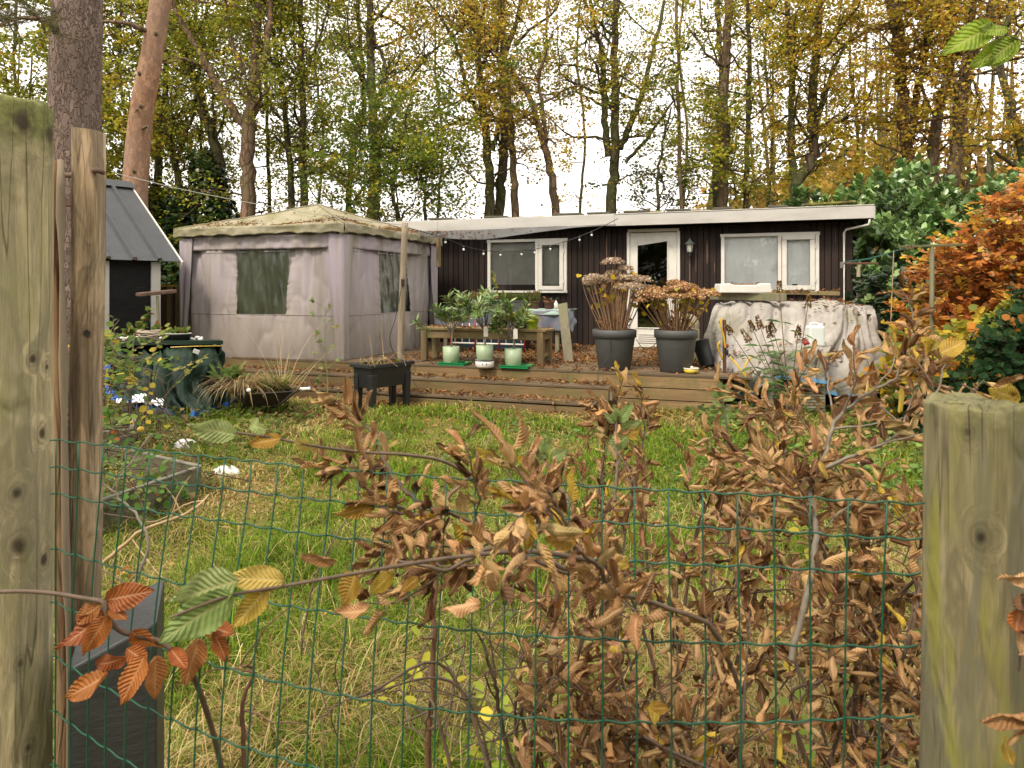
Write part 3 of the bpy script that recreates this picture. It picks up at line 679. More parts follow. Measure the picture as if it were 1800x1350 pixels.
# door
dm = MB(); a, b = 2.59, 3.437
dm.box(((a + b) / 2, -.015, 2.505), (b - a + .02, .07, .05)); dm.box((a + .0, -.015, 1.49), (.05, .07, 1.98)); dm.box((b - .0, -.015, 1.49), (.05, .07, 1.98))
door = dm.build('door', M['frame_white'], house, bevel=.004)
lf = MB(); l, r_ = a + .03, b - .03
lf.box((l + .06, -.01, 1.48), (.12, .045, 1.97)); lf.box((r_ - .075, -.01, 1.48), (.15, .045, 1.97)); x0, x1 = l + .12, r_ - .15
lf.box(((x0 + x1) / 2, -.01, 2.39), (x1 - x0, .044, .15)); lf.box(((x0 + x1) / 2, -.01, 1.40), (x1 - x0, .044, .15)); lf.box(((x0 + x1) / 2, -.01, .66), (x1 - x0, .044, .32))
# raked head of the upper light, beading and louvre panel
lf.add([(x0, -.0325, 2.315), (x1, -.0325, 2.315), (x0, -.0325, 2.245), (x0, .008, 2.315), (x1, .008, 2.315), (x0, .008, 2.245)], [(0, 2, 1), (3, 4, 5), (2, 5, 4, 1), (0, 3, 5, 2)])
for z in (1.486, 1.314, .83): lf.box(((x0 + x1) / 2, -.038, z), (x1 - x0 + .03, .014, .018))
for x in (x0, x1): lf.box((x, -.038, 1.9), (.018, .014, .82)); lf.box((x, -.038, 1.07), (.018, .014, .48))
lf.build('door_leaf', M['frame_white'], door, bevel=.003)
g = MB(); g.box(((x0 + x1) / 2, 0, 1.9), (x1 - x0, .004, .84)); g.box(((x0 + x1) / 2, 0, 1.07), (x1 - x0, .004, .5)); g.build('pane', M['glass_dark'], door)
h = MB(); h.tube([(r_ - .06, -.03, 1.45), (r_ - .06, -.08, 1.45), (r_ - .17, -.085, 1.45)], .009, 8); h.box((r_ - .06, -.036, 1.42), (.03, .008, .17)); h.build('handle', M['steel'], door, smooth=False)
lv = MB()
for k in range(5): lv.box(((x0 + x1) / 2, -.04, .58 + k * .035), (x1 - x0 - .05, .01, .012), rot=(R(30), 0, 0))
lv.build('vent', M['frame_white'], door)

# wall lantern
ln = MB(); lx, lz = 3.63, 2.23
ln.box((lx, -.008, lz - .03), (.06, .02, .2)); ln.tube([(lx, -.02, lz + .06), (lx, -.06, lz + .13), (lx, -.12, lz + .12), (lx, -.13, lz + .08)], .008, 8)
ln.lathe([(.0, .105), (.018, .1), (.03, .075), (.062, .045), (.085, .03), (.088, .02), (.06, .018)], (lx, -.13, lz), 8); ln.lathe([(.042, -.12), (.046, -.11), (.035, -.135), (.015, -.15), (.018, -.165), (.008, -.19), (0, -.195)], (lx, -.13, lz), 8)
for k in range(6):
    a_ = k * PI / 3; ln.tube([(lx + .06 * math.cos(a_), -.13 + .06 * math.sin(a_), lz + .02), (lx + .042 * math.cos(a_), -.13 + .042 * math.sin(a_), lz - .115)], .004, 4)
lo_ = ln.build('wall_lantern', plain('lantern_green', (.035, .05, .045), .5, (.06, .075, .065), 30), house, bevel=.001)
lg = MB(); lg.lathe([(.055, .018), (.038, -.11)], (lx, -.13, lz), 6); lg.build('pane', plain('frosted', (.5, .5, .42), .3), lo_)

# ================================================================== deck
DK = hw(.44, 3.86, 0)
# deck local frame: same turn as the house; the front edge line runs through (-1.46, 9.18) and (2.39, 7.87)
DF = np.array([2.39, 7.87, 0]); deck = thing('wooden_deck', 'weathered timber deck in front of the chalet strewn with brown leaves, with two long steps', 'deck', DF, AH)
DL = -7.3                                         # left end (local x)
mb = MB(); n = 26
for i in range(n):
    y = .07 + i * .142; mb.box((DL / 2 + .35, y, .477), (-DL + .75 if i > 3 else -DL, .136, .026))
mb.build('deck_surface', M['deckwood_top'], deck, bevel=.003)
for i, (z0, z1) in enumerate([(.325, .462), (.185, .320), (.045, .18)]):
    mb = MB(); x = 0
    for x0, x1 in ((DL, -3.9), (-3.897, -1.8 + .3 * i), (-1.797 + .3 * i, 0)): mb.box(((x0 + x1) / 2, .022 - .004 * i, (z0 + z1) / 2), (x1 - x0, .035, z1 - z0 - .006))
    mb.box((.018, .35, (z0 + z1) / 2), (.035, .6, z1 - z0 - .006)); mb.build('face_board', M['deckwood'], deck, bevel=.003)
mb = MB(); mb.box((DL / 2, .12, .25), (-DL - .1, .03, .42)); mb.build('gap_backing', M['dark_inside'], deck)  # near-black sheet behind the face boards, so the gaps between them read dark
SR = -1.22                                        # right end of the steps
for z, y0, y1, r in [(.345, -.30, .0, SR), (.19, -.60, -.30, SR - .12)]:
    mb = MB()
    for k in range(2): mb.box(((DL + r) / 2, y0 + .075 + k * .15, z - .013), (r - DL, .144, .026))
    mb.build('step_tread', M['deckwood_top'], deck, bevel=.003)
    mb = MB(); mb.box(((DL + r) / 2, y0 + .022, z - .026 - .065 - .008), (r - DL - .02, .03, .13 if z > .3 else .11)); mb.build('step_riser', M['deckwood'], deck, bevel=.003)
mb = MB(); mb.box((SR + .02, -.26, .26), (.035, .08, .13)); mb.build('step_bracket', M['steel'], deck, bevel=.004)

def litter(name, P, rng, size=(.04, .075), palette=None, lab=None, parent=None):
    n = len(P); palette = palette or [(4, (.30, .15, .06)), (3, (.22, .11, .045)), (2, (.38, .21, .09)), (1, (.12, .06, .03)), (.6, (.42, .26, .06))]
    d = rdir(rng, n) * np.array([1, 1, .25]); up = rdir(rng, n) * .45 + np.array([0, 0, 1.0])
    V, F, C = scatter_multi(CURL_LO, rng, P, d, up, rng.uniform(size[0], size[1], n), pal(rng, n, palette, .2))
    o = np_mesh(name, V, F, M['leaf_dead'], parent, C); return o
rng = np.random.default_rng(21)
def deck_pts(n, x0, x1, y0, y1, z, dens=None):
    p = np.stack([rng.uniform(x0, x1, n), rng.uniform(y0, y1, n)], 1)
    if dens: p = p[dens(p[:, 0], p[:, 1]) > rng.uniform(0, 1, len(p))]
    L = np.stack([p[:, 0], p[:, 1], np.full(len(p), z) + rng.uniform(.005, .03, len(p))], 1)
    c, s = math.cos(AH), math.sin(AH); W_ = L @ np.array([[c, s, 0], [-s, c, 0], [0, 0, 1]]) + DF; return W_
PP = [deck_pts(9000, -4.6, .6, .02, 3.6, .49, lambda x, y: np.clip(.35 + .6 * N2.fbm(x * 1.2, y * 1.5, 2) + .25 * (y > .5), .08, 1)),
      deck_pts(1500, DL, SR, -.29, -.01, .345, lambda x, y: np.clip(.2 + 2.5 * (y + .2), .1, 1)), deck_pts(1800, DL, SR - .12, -.6, -.32, .19, lambda x, y: np.clip(.4 + 1.2 * (y + .45), .15, 1)),
      deck_pts(700, DL, 0, -.95, -.5, .06), deck_pts(500, -1.3, .3, -.5, 0, .05)]
tag(litter('leaf_litter', np.concatenate(PP), rng), 'brown fallen leaves lying over the deck and its steps', 'fallen leaves', kind='stuff')

# ================================================================== gazebo
GZ = np.array([-2.38, 9.6, .49]); gu = np.array([-.939, .343, 0]); gw = np.array([.343, .939, 0])
GA = math.atan2(.939, .343) - PI / 2              # local x = -gu (to the right), local y = gw
gaz = thing('gazebo', 'square gazebo with stained lilac grey fabric sides and a low leaf strewn pyramid roof', 'gazebo', GZ, math.atan2(-.343, .939))
S = 2.95; HT = 1.80                                # eave height above the deck
# local frame: x from -S (left corner) to 0 (front corner), y from 0 to S (right corner)
def side_panel(axis, c0, holes, seed, name='side_panel', z0=-.06, mat=None, back=False):
    nu, nv = 110, 56; G = np.zeros((nu, nv, 3)); rs = np.random.default_rng(seed)
    for i in range(nu):
        u = i / (nu - 1)
        for j in range(nv):
            v = j / (nv - 1); z = z0 + (HT + .04 - z0) * v
            f = .016 * math.sin(u * 34 + 2.4 * N1(u * 6 + seed, v * 2)) * max(0, 1 - v) ** .6 + .04 * N2.fbm(u * 7 + seed, v * 1.1, 4) + .020 * N3.fbm(u * 24 + seed * 3 + v * 1.5 * N1(u * 3, seed), v * 1.6, 3) + .02 * (1 - abs(N1.fbm(u * 9 + v * 2.5, v * 3 - u * 4 + seed, 2))) ** 4
            for (h0, h1, hz0, hz1) in holes:      # gathered fabric next to the window
                dd = min(abs(u * S - h0), abs(u * S - h1))
                if hz0 - .1 < z < hz1 + .1 and dd < .35: f += .009 * math.exp(-dd * 7) * math.sin(z * 60 + 2 * N1(z * 9, seed) + 6 * u)
            bulge = -.07 * math.sin(PI * u) * math.exp(-((v - .12) / .22) ** 2)
            zz = z + (.05 * math.sin(u * PI * 3 + seed) + .03 * N1(u * 9, seed)) * (1 - v) ** 6
            if axis == 0: G[i, j] = (-S + .14 + u * (S - .28), .06 + f + bulge, zz)
            elif axis == 1: G[i, j] = (-.06 - f - bulge, .12 + u * (S - .24), zz)
            elif axis == 2: G[i, j] = (-S + .14 + u * (S - .28), S - .06 + f, zz)
            else: G[i, j] = (-S + .06 + f, .12 + u * (S - .24), zz)
    def mask(i, j):
        u = (i + .5) / (nu - 1); L = S - .26; q = .13 + u * L; zc = z0 + (HT + .04 - z0) * (j + .5) / (nv - 1)
        return not any(h0 < q < h1 and hz0 < zc < hz1 for h0, h1, hz0, hz1 in holes)
    mb = MB(); mb.grid(G, mask, flip=(axis in (1,))); o = mb.build(name, mat or M['gaz_side'], gaz, smooth=True, solid=.004)
    # raised seams
    sm = MB()
    for zs in (holes[0][2] - .01 if holes else .63, HT - .22):
        j = int(round((zs - z0) / (HT + .04 - z0) * (nv - 1))); off = np.array([0, -.006, 0]) if axis == 0 else np.array([.006, 0, 0])
        if axis in (0, 1): sm.tube([G[i, j] + off for i in range(0, nu)], .005, 4)
    if sm.v: sm.build('seam', M['gaz_side'], o)
    # clear plastic window
    for (h0, h1, hz0, hz1) in holes:
        W_ = np.zeros((30, 30, 3))
        for i in range(30):
            for j in range(30):
                q = h0 - .02 + (h1 - h0 + .04) * i / 29; z = hz0 - .02 + (hz1 - hz0 + .04) * j / 29
                cr = .016 * N2.fbm(i * .3 + .06 * j, j * .10 + seed, 3) + .014 * math.sin(i * .8 + .16 * j) * (j / 29) ** 2
                W_[i, j] = (-S + q, .075 + cr, z) if axis == 0 else (-.075 - cr, q, z) if axis == 1 else (-S + q, S - .06, z)
        wm = MB(); wm.grid(W_, flip=(axis == 1)); wm.build('window', M['plastic_sheet'], gaz, smooth=True)
    return o
side_panel(0, 0, [(S - 1.917, S - .994, .63, 1.665)], 1); side_panel(1, 0, [(1.066, 1.98, .63, 1.665)], 2)
side_panel(2, 0, [], 3, name='back_panel', mat=M['gaz_back']); side_panel(3, 0, [], 4, name='back_panel', mat=M['gaz_back'])
for x, y in ((-S + .05, .05), (-.05, .05), (-.05, S - .05), (-S + .05, S - .05)): mb = MB(); mb.box((x, y, HT / 2), (.04, .04, HT)); mb.build('leg', M['steel'], gaz)
# tapering corner curtains wrapped round the legs
for cx, cy, sx_, sy_ in ((-S, 0, 1, 1), (0, 0, -1, 1), (0, S, -1, -1)):
    nu, nv = 26, 30; G = np.zeros((nu, nv, 3))
    for i in range(nu):
        for j in range(nv):
            v = j / (nv - 1); z = -.03 + (HT + .02) * v; hw_ = .10 + .15 * v; q = (i / (nu - 1)) * 2 - 1
            f = .012 * math.sin(q * 9 + v * 2) * (1 - .4 * v) + .01 * N2.fbm(q * 2 + cx, v * 3 + cy, 3)
            if q < 0: G[i, j] = (cx + sx_ * (-q) * hw_, cy - sy_ * (.012 + f), z)
            else: G[i, j] = (cx - sx_ * (.012 + f), cy + sy_ * q * hw_, z)
    mb = MB(); mb.grid(G); mb.build('corner_curtain', M['gaz_side'], gaz, smooth=True, solid=.004)
# band of lilac cloth under the eave
for ax in (0, 1):
    G = np.zeros((90, 8, 3))
    for i in range(90):
        for j in range(8):
            u = i / 89; z = HT - .2 + .2 * j / 7; f = .014 * N1.fbm(u * 30, j * .3 + ax, 2) + .01
            G[i, j] = (-S + .2 + u * (S - .4), .03 - f, z) if ax == 0 else (-.03 + f, .2 + u * (S - .4), z)
    mb = MB(); mb.grid(G); mb.build('top_band', M['gaz_side'], gaz, smooth=True, solid=.003)
# canopy: pyramid with sagging faces, plus hanging valance
nu = 61; G = np.zeros((nu, nu, 3)); OV = .07; H0, H1 = HT + .13, 2.43
for i in range(nu):
    for j in range(nu):
        x = -S - OV + (S + 2 * OV) * i / (nu - 1); y = -OV + (S + 2 * OV) * j / (nu - 1)
        dx = abs((x + S / 2) / (S / 2 + OV)); dy = abs((y - S / 2) / (S / 2 + OV)); m_ = max(dx, dy); h_ = 1 - m_
        sag = .10 * math.sin(PI * m_) * (1 - abs(dx - dy)) * 0 - .12 * math.sin(PI * h_) * (1 - min(dx, dy) / (m_ + 1e-6)) - .03 * math.sin(PI * h_)
        G[i, j] = (x, y, H0 + (H1 - H0) * max(0, h_) ** .92 + sag + .008 * N2.fbm(x * 4, y * 4, 3))
mb = MB(); mb.grid(G); mb.build('canopy', M['gaz_top'], gaz, smooth=True, solid=.004)
mb = MB()
for cx, cy in ((-S - OV, -OV), (OV, -OV), (OV, S + OV), (-S - OV, S + OV)):
    pts = []
    for k in range(25):
        t_ = k / 24; i = int(round((cx + S + OV) / (S + 2 * OV) * 60)); j = int(round((cy + OV) / (S + 2 * OV) * 60))
        ii = int(round(i + (30 - i) * t_)); jj = int(round(j + (30 - j) * t_)); pts.append(G[ii, jj] + np.array([0, 0, .008]))
    mb.tube(pts, .012, 6)
mb.build('canopy_seam', M['gaz_top'], gaz, smooth=True)
for (a_, b_) in (((-S - OV, -OV), (OV, -OV)), ((OV, -OV), (OV, S + OV)), ((-S - OV, -OV), (-S - OV, S + OV))):
    V_ = np.zeros((120, 7, 3)); a_ = np.array(a_); b_ = np.array(b_); d_ = (b_ - a_) / np.linalg.norm(b_ - a_); nn = np.array([d_[1], -d_[0]])
    for i in range(120):
        u = i / 119; sg = .022 * abs(math.sin(u * PI * 8)) ** .7 * (1 if 0.02 < u < .98 else 0)
        for j in range(7):
            p = a_ + (b_ - a_) * u + nn * (.012 * N1.fbm(u * 24, j * .3 + a_[0], 3) + .006); V_[i, j] = (p[0], p[1], H0 + .004 - (.135 - sg + .012 * N3(u * 14, 2)) * j / 6)
    mb = MB(); mb.grid(V_); mb.build('valance', M['gaz_top'], gaz, smooth=True, solid=.003)
# fallen leaves caught along the eaves of the canopy
rng = np.random.default_rng(31); pts = []
while len(pts) < 1500:
    i = rng.uniform(0, 60); j = rng.uniform(0, 60); e_ = min(j, 60 - i) ; 
    x = i / 60; 
    if rng.uniform() < math.exp(-((e_ - 7) / 4.0) ** 2) * (.25 + 1.2 * max(0, N2(i * .15, j * .1 + 4) + .25)) + .02:
        p = G[int(i), int(j)]; pts.append(p + np.array([rng.uniform(0, .05), rng.uniform(0, .05), .012]))
pts = np.array(pts); Rm = np.array(gaz.matrix_basis)[:3, :3]; pts = pts @ Rm.T + GZ
tag(litter('roof_leaves', pts, rng, (.03, .055), parent=None), 'orange brown leaves caught on the gazebo canopy', 'fallen leaves', kind='stuff')
# furniture seen dimly through the plastic
seat = thing('sofa', 'dim garden sofa seen through the plastic window of the gazebo', 'sofa', hw(0, 0, 0) * 0 + GZ + gu * 1.5 + gw * 1.6, GA - PI / 2 + math.atan2(-.343, .939) - GA + PI / 2)
mb = MB(); mb.box((0, 0, .25), (1.5, .6, .25)); mb.build('base', M['dark_inside'], seat, bevel=.03)
mb = MB(); mb.box((0, .27, .55), (1.5, .14, .45)); mb.build('backrest', plain('sofa_cloth', (.10, .075, .06), .9), seat, bevel=.05)
mb = MB(); mb.box((-.35, 0, .43), (.66, .55, .1)); mb.box((.35, 0, .43), (.66, .55, .1)); mb.build('cushion', plain('sofa_cushion', (.16, .14, .12), .9), seat, bevel=.03)
# ================================================================== things on and round the deck
DZ = .492
def bend_pts(P, k=6): return smooth_path(np.array(P, float), k)
# ---- wooden bench / plant table
bl = gnd(738, 634.5, DZ); bench = thing('bench_table', 'low wooden bench table on the deck crowded with potted oleanders', 'table', bl, AH)
BL, BD, BH = 1.80, .46, .47
mb = MB(); 
for k in range(4): mb.box((BL / 2, .06 + k * .118, BH - .016), (BL + .06, .113, .032))
mb.build('tabletop', M['benchwood'], bench, bevel=.004)
mb = MB(); mb.box((BL / 2, .045, BH - .09), (BL - .16, .03, .11)); mb.box((BL / 2, BD - .03, BH - .09), (BL - .16, .03, .11)); mb.box((.03, BD / 2, BH - .09), (.028, BD - .1, .1)); mb.box((BL - .03, BD / 2, BH - .09), (.028, BD - .1, .1)); mb.build('apron', M['benchwood'], bench, bevel=.004)
for x in (.05, BL - .05):
    for y in (.05, BD - .04):
        mb = MB(); mb.box((x, y, (BH - .034) / 2), (.085, .085, BH - .036)); mb.build('leg', M['benchwood_v'], bench, bevel=.005)
mb = MB(); mb.box((.30, .36, .14), (.42, .10, .07)); mb.box((BL - .05, BD / 2, .12), (.04, BD - .15, .05)); mb.build('stretcher', M['benchwood'], bench, bevel=.004)

# ---- long leaved shrubs in pots (oleander)
def oleander(label, px, py, pot_r, pot_h, trunk_h, nb, seed, spread, base_obj=None, zoff=0, hh=.5, pot='green_pot', lean=(0, 0)):
    rng = np.random.default_rng(seed); b = gnd(px, py, DZ) + np.array([0, 0, zoff])
    if base_obj is not None: b = base_obj
    r = thing('potted_oleander', label, 'potted plant', b, 0, 'potted oleanders on the deck')
    mb = MB(); mb.lathe([(0, 0), (pot_r * .82, 0), (pot_r * .9, .012), (pot_r * .97, pot_h * .4), (pot_r, pot_h), (pot_r * .93, pot_h), (pot_r * .9, pot_h - .03), (0, pot_h - .035)], n=36)
    mb.build('pot', M[pot], r, smooth=True)
    mb = MB(); mb.lathe([(pot_r * .9, pot_h - .028), (0, pot_h - .02)], n=24); mb.build('soil', M['soil'], r)
    W = Wood(); LP, LD, LU = [], [], []
    top = np.array([lean[0] + .01, lean[1] + .01, trunk_h]); W.add(smooth_path([(0, 0, pot_h - .03), (.012, .0, pot_h + (trunk_h - pot_h) * .5), top]), np.linspace(.014, .009, 13), 7)
    for k in range(nb):
        a = rng.uniform(0, 2 * PI); el_ = rng.uniform(.25, 1.4); d = np.array([math.cos(a) * math.cos(el_), math.sin(a) * math.cos(el_), math.sin(el_)])
        L = hh * rng.uniform(.55, 1.0) * (spread if el_ < .9 else 1.0); Q = walk(rng, top - np.array([0, 0, rng.uniform(0, .08)]), d, L, 6, .16, .12); W.add(Q, np.linspace(.006, .003, 7), 5)
        for m_ in range(36):
            t_ = rng.uniform(.35, 1) ** .6 * 6; i = min(5, int(t_)); p = Q[i] + (Q[i + 1] - Q[i]) * (t_ - i); ax = nrm(Q[i + 1] - Q[i])
            o = nrm(np.cross(ax, rng.normal(size=3))); ld = nrm(ax * rng.uniform(.2, 1.0) + o + np.array([0, 0, rng.uniform(-.3, .2)])); LP.append(p); LD.append(ld); LU.append(ax + rng.normal(0, .2, 3))
    W.build_local('stem', M['twig_grey'], r)
    n = len(LP); c = pal(rng, n, [(5, (.14, .22, .055)), (3, (.22, .32, .09)), (2, (.08, .13, .04)), (.5, (.35, .3, .06)), (.25, (.3, .12, .04))], .15)
    V, F, C = scatter(HEX_V * np.array([.28, 1, .4]), HEX_F, np.array(LP) + b, np.array(LD), np.array(LU), rng.uniform(.085, .14, n), c)
    np_mesh('foliage', V, F, M['leaf_gloss'], r, C)
    return r
p1_ = oleander('bushy oleander in a pale green pot on a green tray, nearest the gazebo', 793, 641, .112, .215, .42, 12, 41, 1.25, zoff=.028)
p2_ = oleander('tallest oleander in a pale green pot raised on a striped white bowl', 852, 646, .112, .19, .42, 16, 42, 1.15, zoff=.1, hh=.56)
p3_ = oleander('oleander in a pale green pot on a green tray, nearest the grey leaning plank', 902, 646, .112, .215, .40, 14, 43, 1.2, zoff=.028, hh=.5, lean=(-.07, 0))
for px, py, nm in ((799, 641, 'first'), (908, 646, 'second')):
    t_ = thing('plant_tray', 'flat bright green plastic tray under the oleander pot ' + ('nearest the gazebo' if nm == 'first' else 'nearest the leaning plank'), 'tray', gnd(px, py, DZ), AH, 'green trays on the deck')
    mb = MB(); w_, d_, h_ = .38, .24, .035
    mb.box((0, 0, .004), (w_ - .03, d_ - .03, .006))
    for s_ in (-1, 1): mb.box((s_ * (w_ / 2 - .006), 0, h_ / 2), (.008, d_, h_), rot=(0, s_ * .25, 0)); mb.box((0, s_ * (d_ / 2 - .006), h_ / 2), (w_ - .02, .008, h_), rot=(-s_ * .25, 0, 0))
    mb.box((0, -d_ / 2 - .004, h_), (w_ + .02, .012, .005)); mb.box((0, d_ / 2 + .004, h_), (w_ + .02, .012, .005)); mb.build('tray', M['green_tray'], t_, bevel=.0015)
bw = thing('enamel_bowl', 'round white bowl with a blue rim line under the tallest oleander', 'bowl', gnd(852, 646, DZ))
mb = MB(); mb.lathe([(0, 0), (.1, 0), (.118, .02), (.122, .098), (.112, .098), (.108, .03), (0, .02)], n=36); mb.build('bowl', M['white_pot'], bw, smooth=True)
mb = MB(); mb.lathe([(.1235, .088), (.125, .095), (.1235, .1)], n=36); mb.build('rim', M['navy_pot'], bw, smooth=True)
for a_ in (-1.75, -1.35):
    mb = MB(); mb.blob((.121 * math.cos(a_), .121 * math.sin(a_), .055), (.006, .004, .012), np.random.default_rng(1), 8, 5, 0); mb.build('drain_hole', M['black_plastic'], bw, smooth=True)
# paper care tags hanging from two oleanders
for px, py, lb in ((854, 584, 'white oval care tag hanging on the tallest oleander'), (906, 588, 'white oval care tag hanging on the oleander nearest the plank')):
    q = ray(px, py, 8.6); t_ = thing('care_tag', lb, 'tag', q, .2, 'care tags on the oleanders')
    mb = MB(); pr = [(.028 * math.cos(a), .055 + .02 * math.sin(a)) for a in np.linspace(0, PI, 9)] + [(-.028, -.055), (.028, -.055)]
    n_ = len(pr); mb.add([(x, -.0008, z) for x, z in pr] + [(x, .0008, z) for x, z in pr], [tuple(range(n_)), tuple(range(n_, 2 * n_))[::-1]] + [(i, (i + 1) % n_, n_ + (i + 1) % n_, n_ + i) for i in range(n_)])
    mb.build('card', M['white_pot'], t_); mb = MB(); mb.tube([(0, 0, .07), (.004, .0, .12)], .001, 4); mb.build('string', M['cable'], t_)

# ---- small pots on the bench
def small_pot(name, lab, loc, r, h, mat, plant=None, group='small pots on the bench table', sq=False, seed=0, rim=True):
    t_ = thing(name, lab, 'flower pot', loc, AH, group); mb = MB()
    mb.lathe([(0, 0), (r * .72, 0), (r * .76, .005), (r * .95, h * .86), (r * 1.04, h * .87), (r * 1.06, h), (r * .95, h), (r * .9, h - .02), (0, h - .025)] if rim else [(0, 0), (r * .8, 0), (r, h), (r * .94, h), (r * .9, h - .02), (0, h - .02)], n=28)
    mb.build('pot', M[mat], t_, smooth=True)
    rng = np.random.default_rng(seed)
    if plant:
        n = plant[0]; c = pal(rng, n, plant[1], .15); d = nrm(rdir(rng, n) * np.array([1, 1, .4]) + np.array([0, 0, plant[3] if len(plant) > 3 else .6]))
        P_ = np.array(loc) + np.array([0, 0, h - .01]) + rng.normal(0, 1, (n, 3)) * np.array([r * .5, r * .5, .02]) + (0 if len(plant) < 5 else plant[4] * rng.uniform(0, 1, (n, 1)) * np.array([[0, 0, 1.0]]))
        V, F, C = scatter(HEX_V * np.array([plant[5] if len(plant) > 5 else .9, 1, .8]), HEX_F, P_, d, rdir(rng, n) + np.array([0, 0, .6]), rng.uniform(plant[2] * .6, plant[2], n), c)
        np_mesh('foliage', V, F, M['leaf'], t_, C)
    return t_
def bt(x, y): 
    c, s = math.cos(AH), math.sin(AH); return np.array([bl[0] + c * x - s * y, bl[1] + s * x + c * y, DZ + BH + .001])
small_pot('flower_pot', 'white plastic pot at the gazebo end of the bench table', bt(.38, .25), .085, .15, 'white_pot', (60, [(3, DGREEN), (2, GREEN)], .1), seed=1)
small_pot('flower_pot', 'dark navy pot on the bench table left of the navy glazed one', bt(1.12, .25), .10, .12, 'black_plastic', (60, [(3, GREEN), (2, DGREEN)], .1), seed=2)
small_pot('flower_pot', 'navy glazed pot on the bench table beside the lime green pot', bt(1.42, .22), .11, .16, 'navy_pot', (70, [(3, GREEN), (2, YGREEN)], .11), seed=3)
small_pot('flower_pot', 'bright lime green pot with a small leafy plant on the bench table', bt(1.62, .12), .075, .12, 'lime_pot', (60, [(3, GREEN), (1, (.5, .45, .3)), (1, YGREEN)], .09), seed=4)
rng = np.random.default_rng(51)
c_, s_ = math.cos(AH), math.sin(AH); q = np.stack([rng.uniform(0, BL, 260), rng.uniform(0, BD, 260)], 1)
tag(litter('table_leaves', np.stack([bl[0] + c_ * q[:, 0] - s_ * q[:, 1], bl[1] + s_ * q[:, 0] + c_ * q[:, 1], np.full(260, DZ + BH + .012)], 1), rng, (.03, .05)), 'brown leaves scattered over the bench table top', 'fallen leaves', kind='stuff')

# ---- second table against the wall with a hanging cloth
tb0 = ray(772, 545, 11.35); tb = thing('side_table', 'table against the chalet wall under a pale green cloth with draped blue grey plastic', 'table', (tb0[0], tb0[1], DZ), AH)
TH = 1.155 - DZ; TL = 2.12
mb = MB(); mb.box((TL / 2, .3, TH - .015), (TL - .04, .58, .03)); mb.build('tabletop', M['greywood'], tb)
for x in (.1, TL - .1):
    for y in (.05, .55): mb = MB(); mb.box((x, y, (TH - .03) / 2), (.06, .06, TH - .032)); mb.build('leg', M['greywood'], tb, bevel=.004)
G = np.zeros((90, 16, 3))
for i in range(90):
    u = i / 89; x = -.05 + u * (TL + .1)
    for j in range(16):
        t_ = j / 15 * .42; f = .03 * N1.fbm(x * 5, j * .1, 3)
        if t_ < .12: G[i, j] = (x, .1 - t_, TH + .008 + .006 * N2(x * 8, j))
        else: G[i, j] = (x, -.03 + f - .02, TH + .004 - (t_ - .12) * (1.0 + .12 * N2(x * 2, 1)))
mb = MB(); mb.grid(G); mb.build('hanging_cloth', fabric('blue_cloth', (.10, .115, .15), (.16, .17, .2), (.2, .15, .17), 4, .5, .6, .6, (1, 1, .4)), tb, smooth=True, solid=.003)
G = np.zeros((60, 14, 3))
for i in range(60):
    for j in range(14):
        x = -.06 + (TL + .14) * i / 59; y = -.06 + .7 * j / 13; z = TH + .016 + .012 * N3.fbm(x * 5, y * 5, 3); e = max(0, -.0 - y) * 1.2; G[i, j] = (x, y, z - e)
mb = MB(); mb.grid(G); mb.build('tablecloth', fabric('pale_cloth', (.33, .43, .37), (.24, .33, .29), (.16, .17, .08), 3, .5, .7, .6), tb, smooth=True, solid=.004)
G = np.zeros((14, 12, 3))
for i in range(14):
    for j in range(12): u, v = i / 13, j / 11; G[i, j] = (TL + .07 + .03 * N1(u * 5, v * 3), -.02 + .55 * u, TH + .01 - .32 * v + .04 * math.sin(u * 7) * v)
mb = MB(); mb.grid(G); mb.build('hanging_cloth', fabric('clear_cloth', (.2, .24, .3), (.3, .34, .38), (.14, .15, .15), 4, .5, .6, .6), tb, smooth=True, solid=.003)
mb = MB(); mb.box((.9, .25, .22), (1.1, .35, .4)); mb.build('storage_crate', M['navy_pot'], tb, bevel=.01)
def tt(x, y): return np.array([tb0[0] + c_ * x - s_ * y, tb0[1] + s_ * x + c_ * y, DZ + TH + .026])
ST = 'pots on the table against the wall'
small_pot('flower_pot', 'brown plastic pot with grassy stems on the wall table', tt(1.60, .18), .085, .125, 'brown_pot', (110, [(3, (.14, .2, .05)), (2, BROWN), (1, (.3, .25, .1))], .2, 1.5, .02, .12), ST, seed=5)
small_pot('flower_pot', 'brown plastic pot filled with rusty leaves on the wall table by a bottle', tt(1.84, .2), .085, .12, 'brown_pot', (40, [(3, BROWN), (2, DBROWN)], .07), ST, seed=6)
t_ = thing('planter_box', 'long grey planter box with grass on the wall table under the blind window', 'planter', tt(1.18, .2), AH)
mb = MB(); mb.box((0, 0, .06), (.62, .18, .12), taper=1.06); mb.box((0, 0, .122), (.68, .215, .016)); mb.build('box', M['grey_pot'], t_, bevel=.004)
n = 700; P_ = np.stack([rng.uniform(-.28, .3, n), rng.uniform(-.07, .07, n), np.full(n, .12)], 1); cc, ss = c_, s_
Pw = np.stack([P_[:, 0] * cc - P_[:, 1] * ss, P_[:, 0] * ss + P_[:, 1] * cc, P_[:, 2]], 1) + tt(1.18, .2)
V, F, C = scatter(HEX_V * np.array([.09, 1, .3]), HEX_F, Pw, rdir(rng, n) * np.array([1, 1, .3]) + np.array([0, 0, 1.0]), rdir(rng, n), rng.uniform(.08, .2, n), pal(rng, n, [(3, (.1, .17, .03)), (2, (.28, .22, .1))])); np_mesh('grass', V, F, M['leaf'], t_, C)
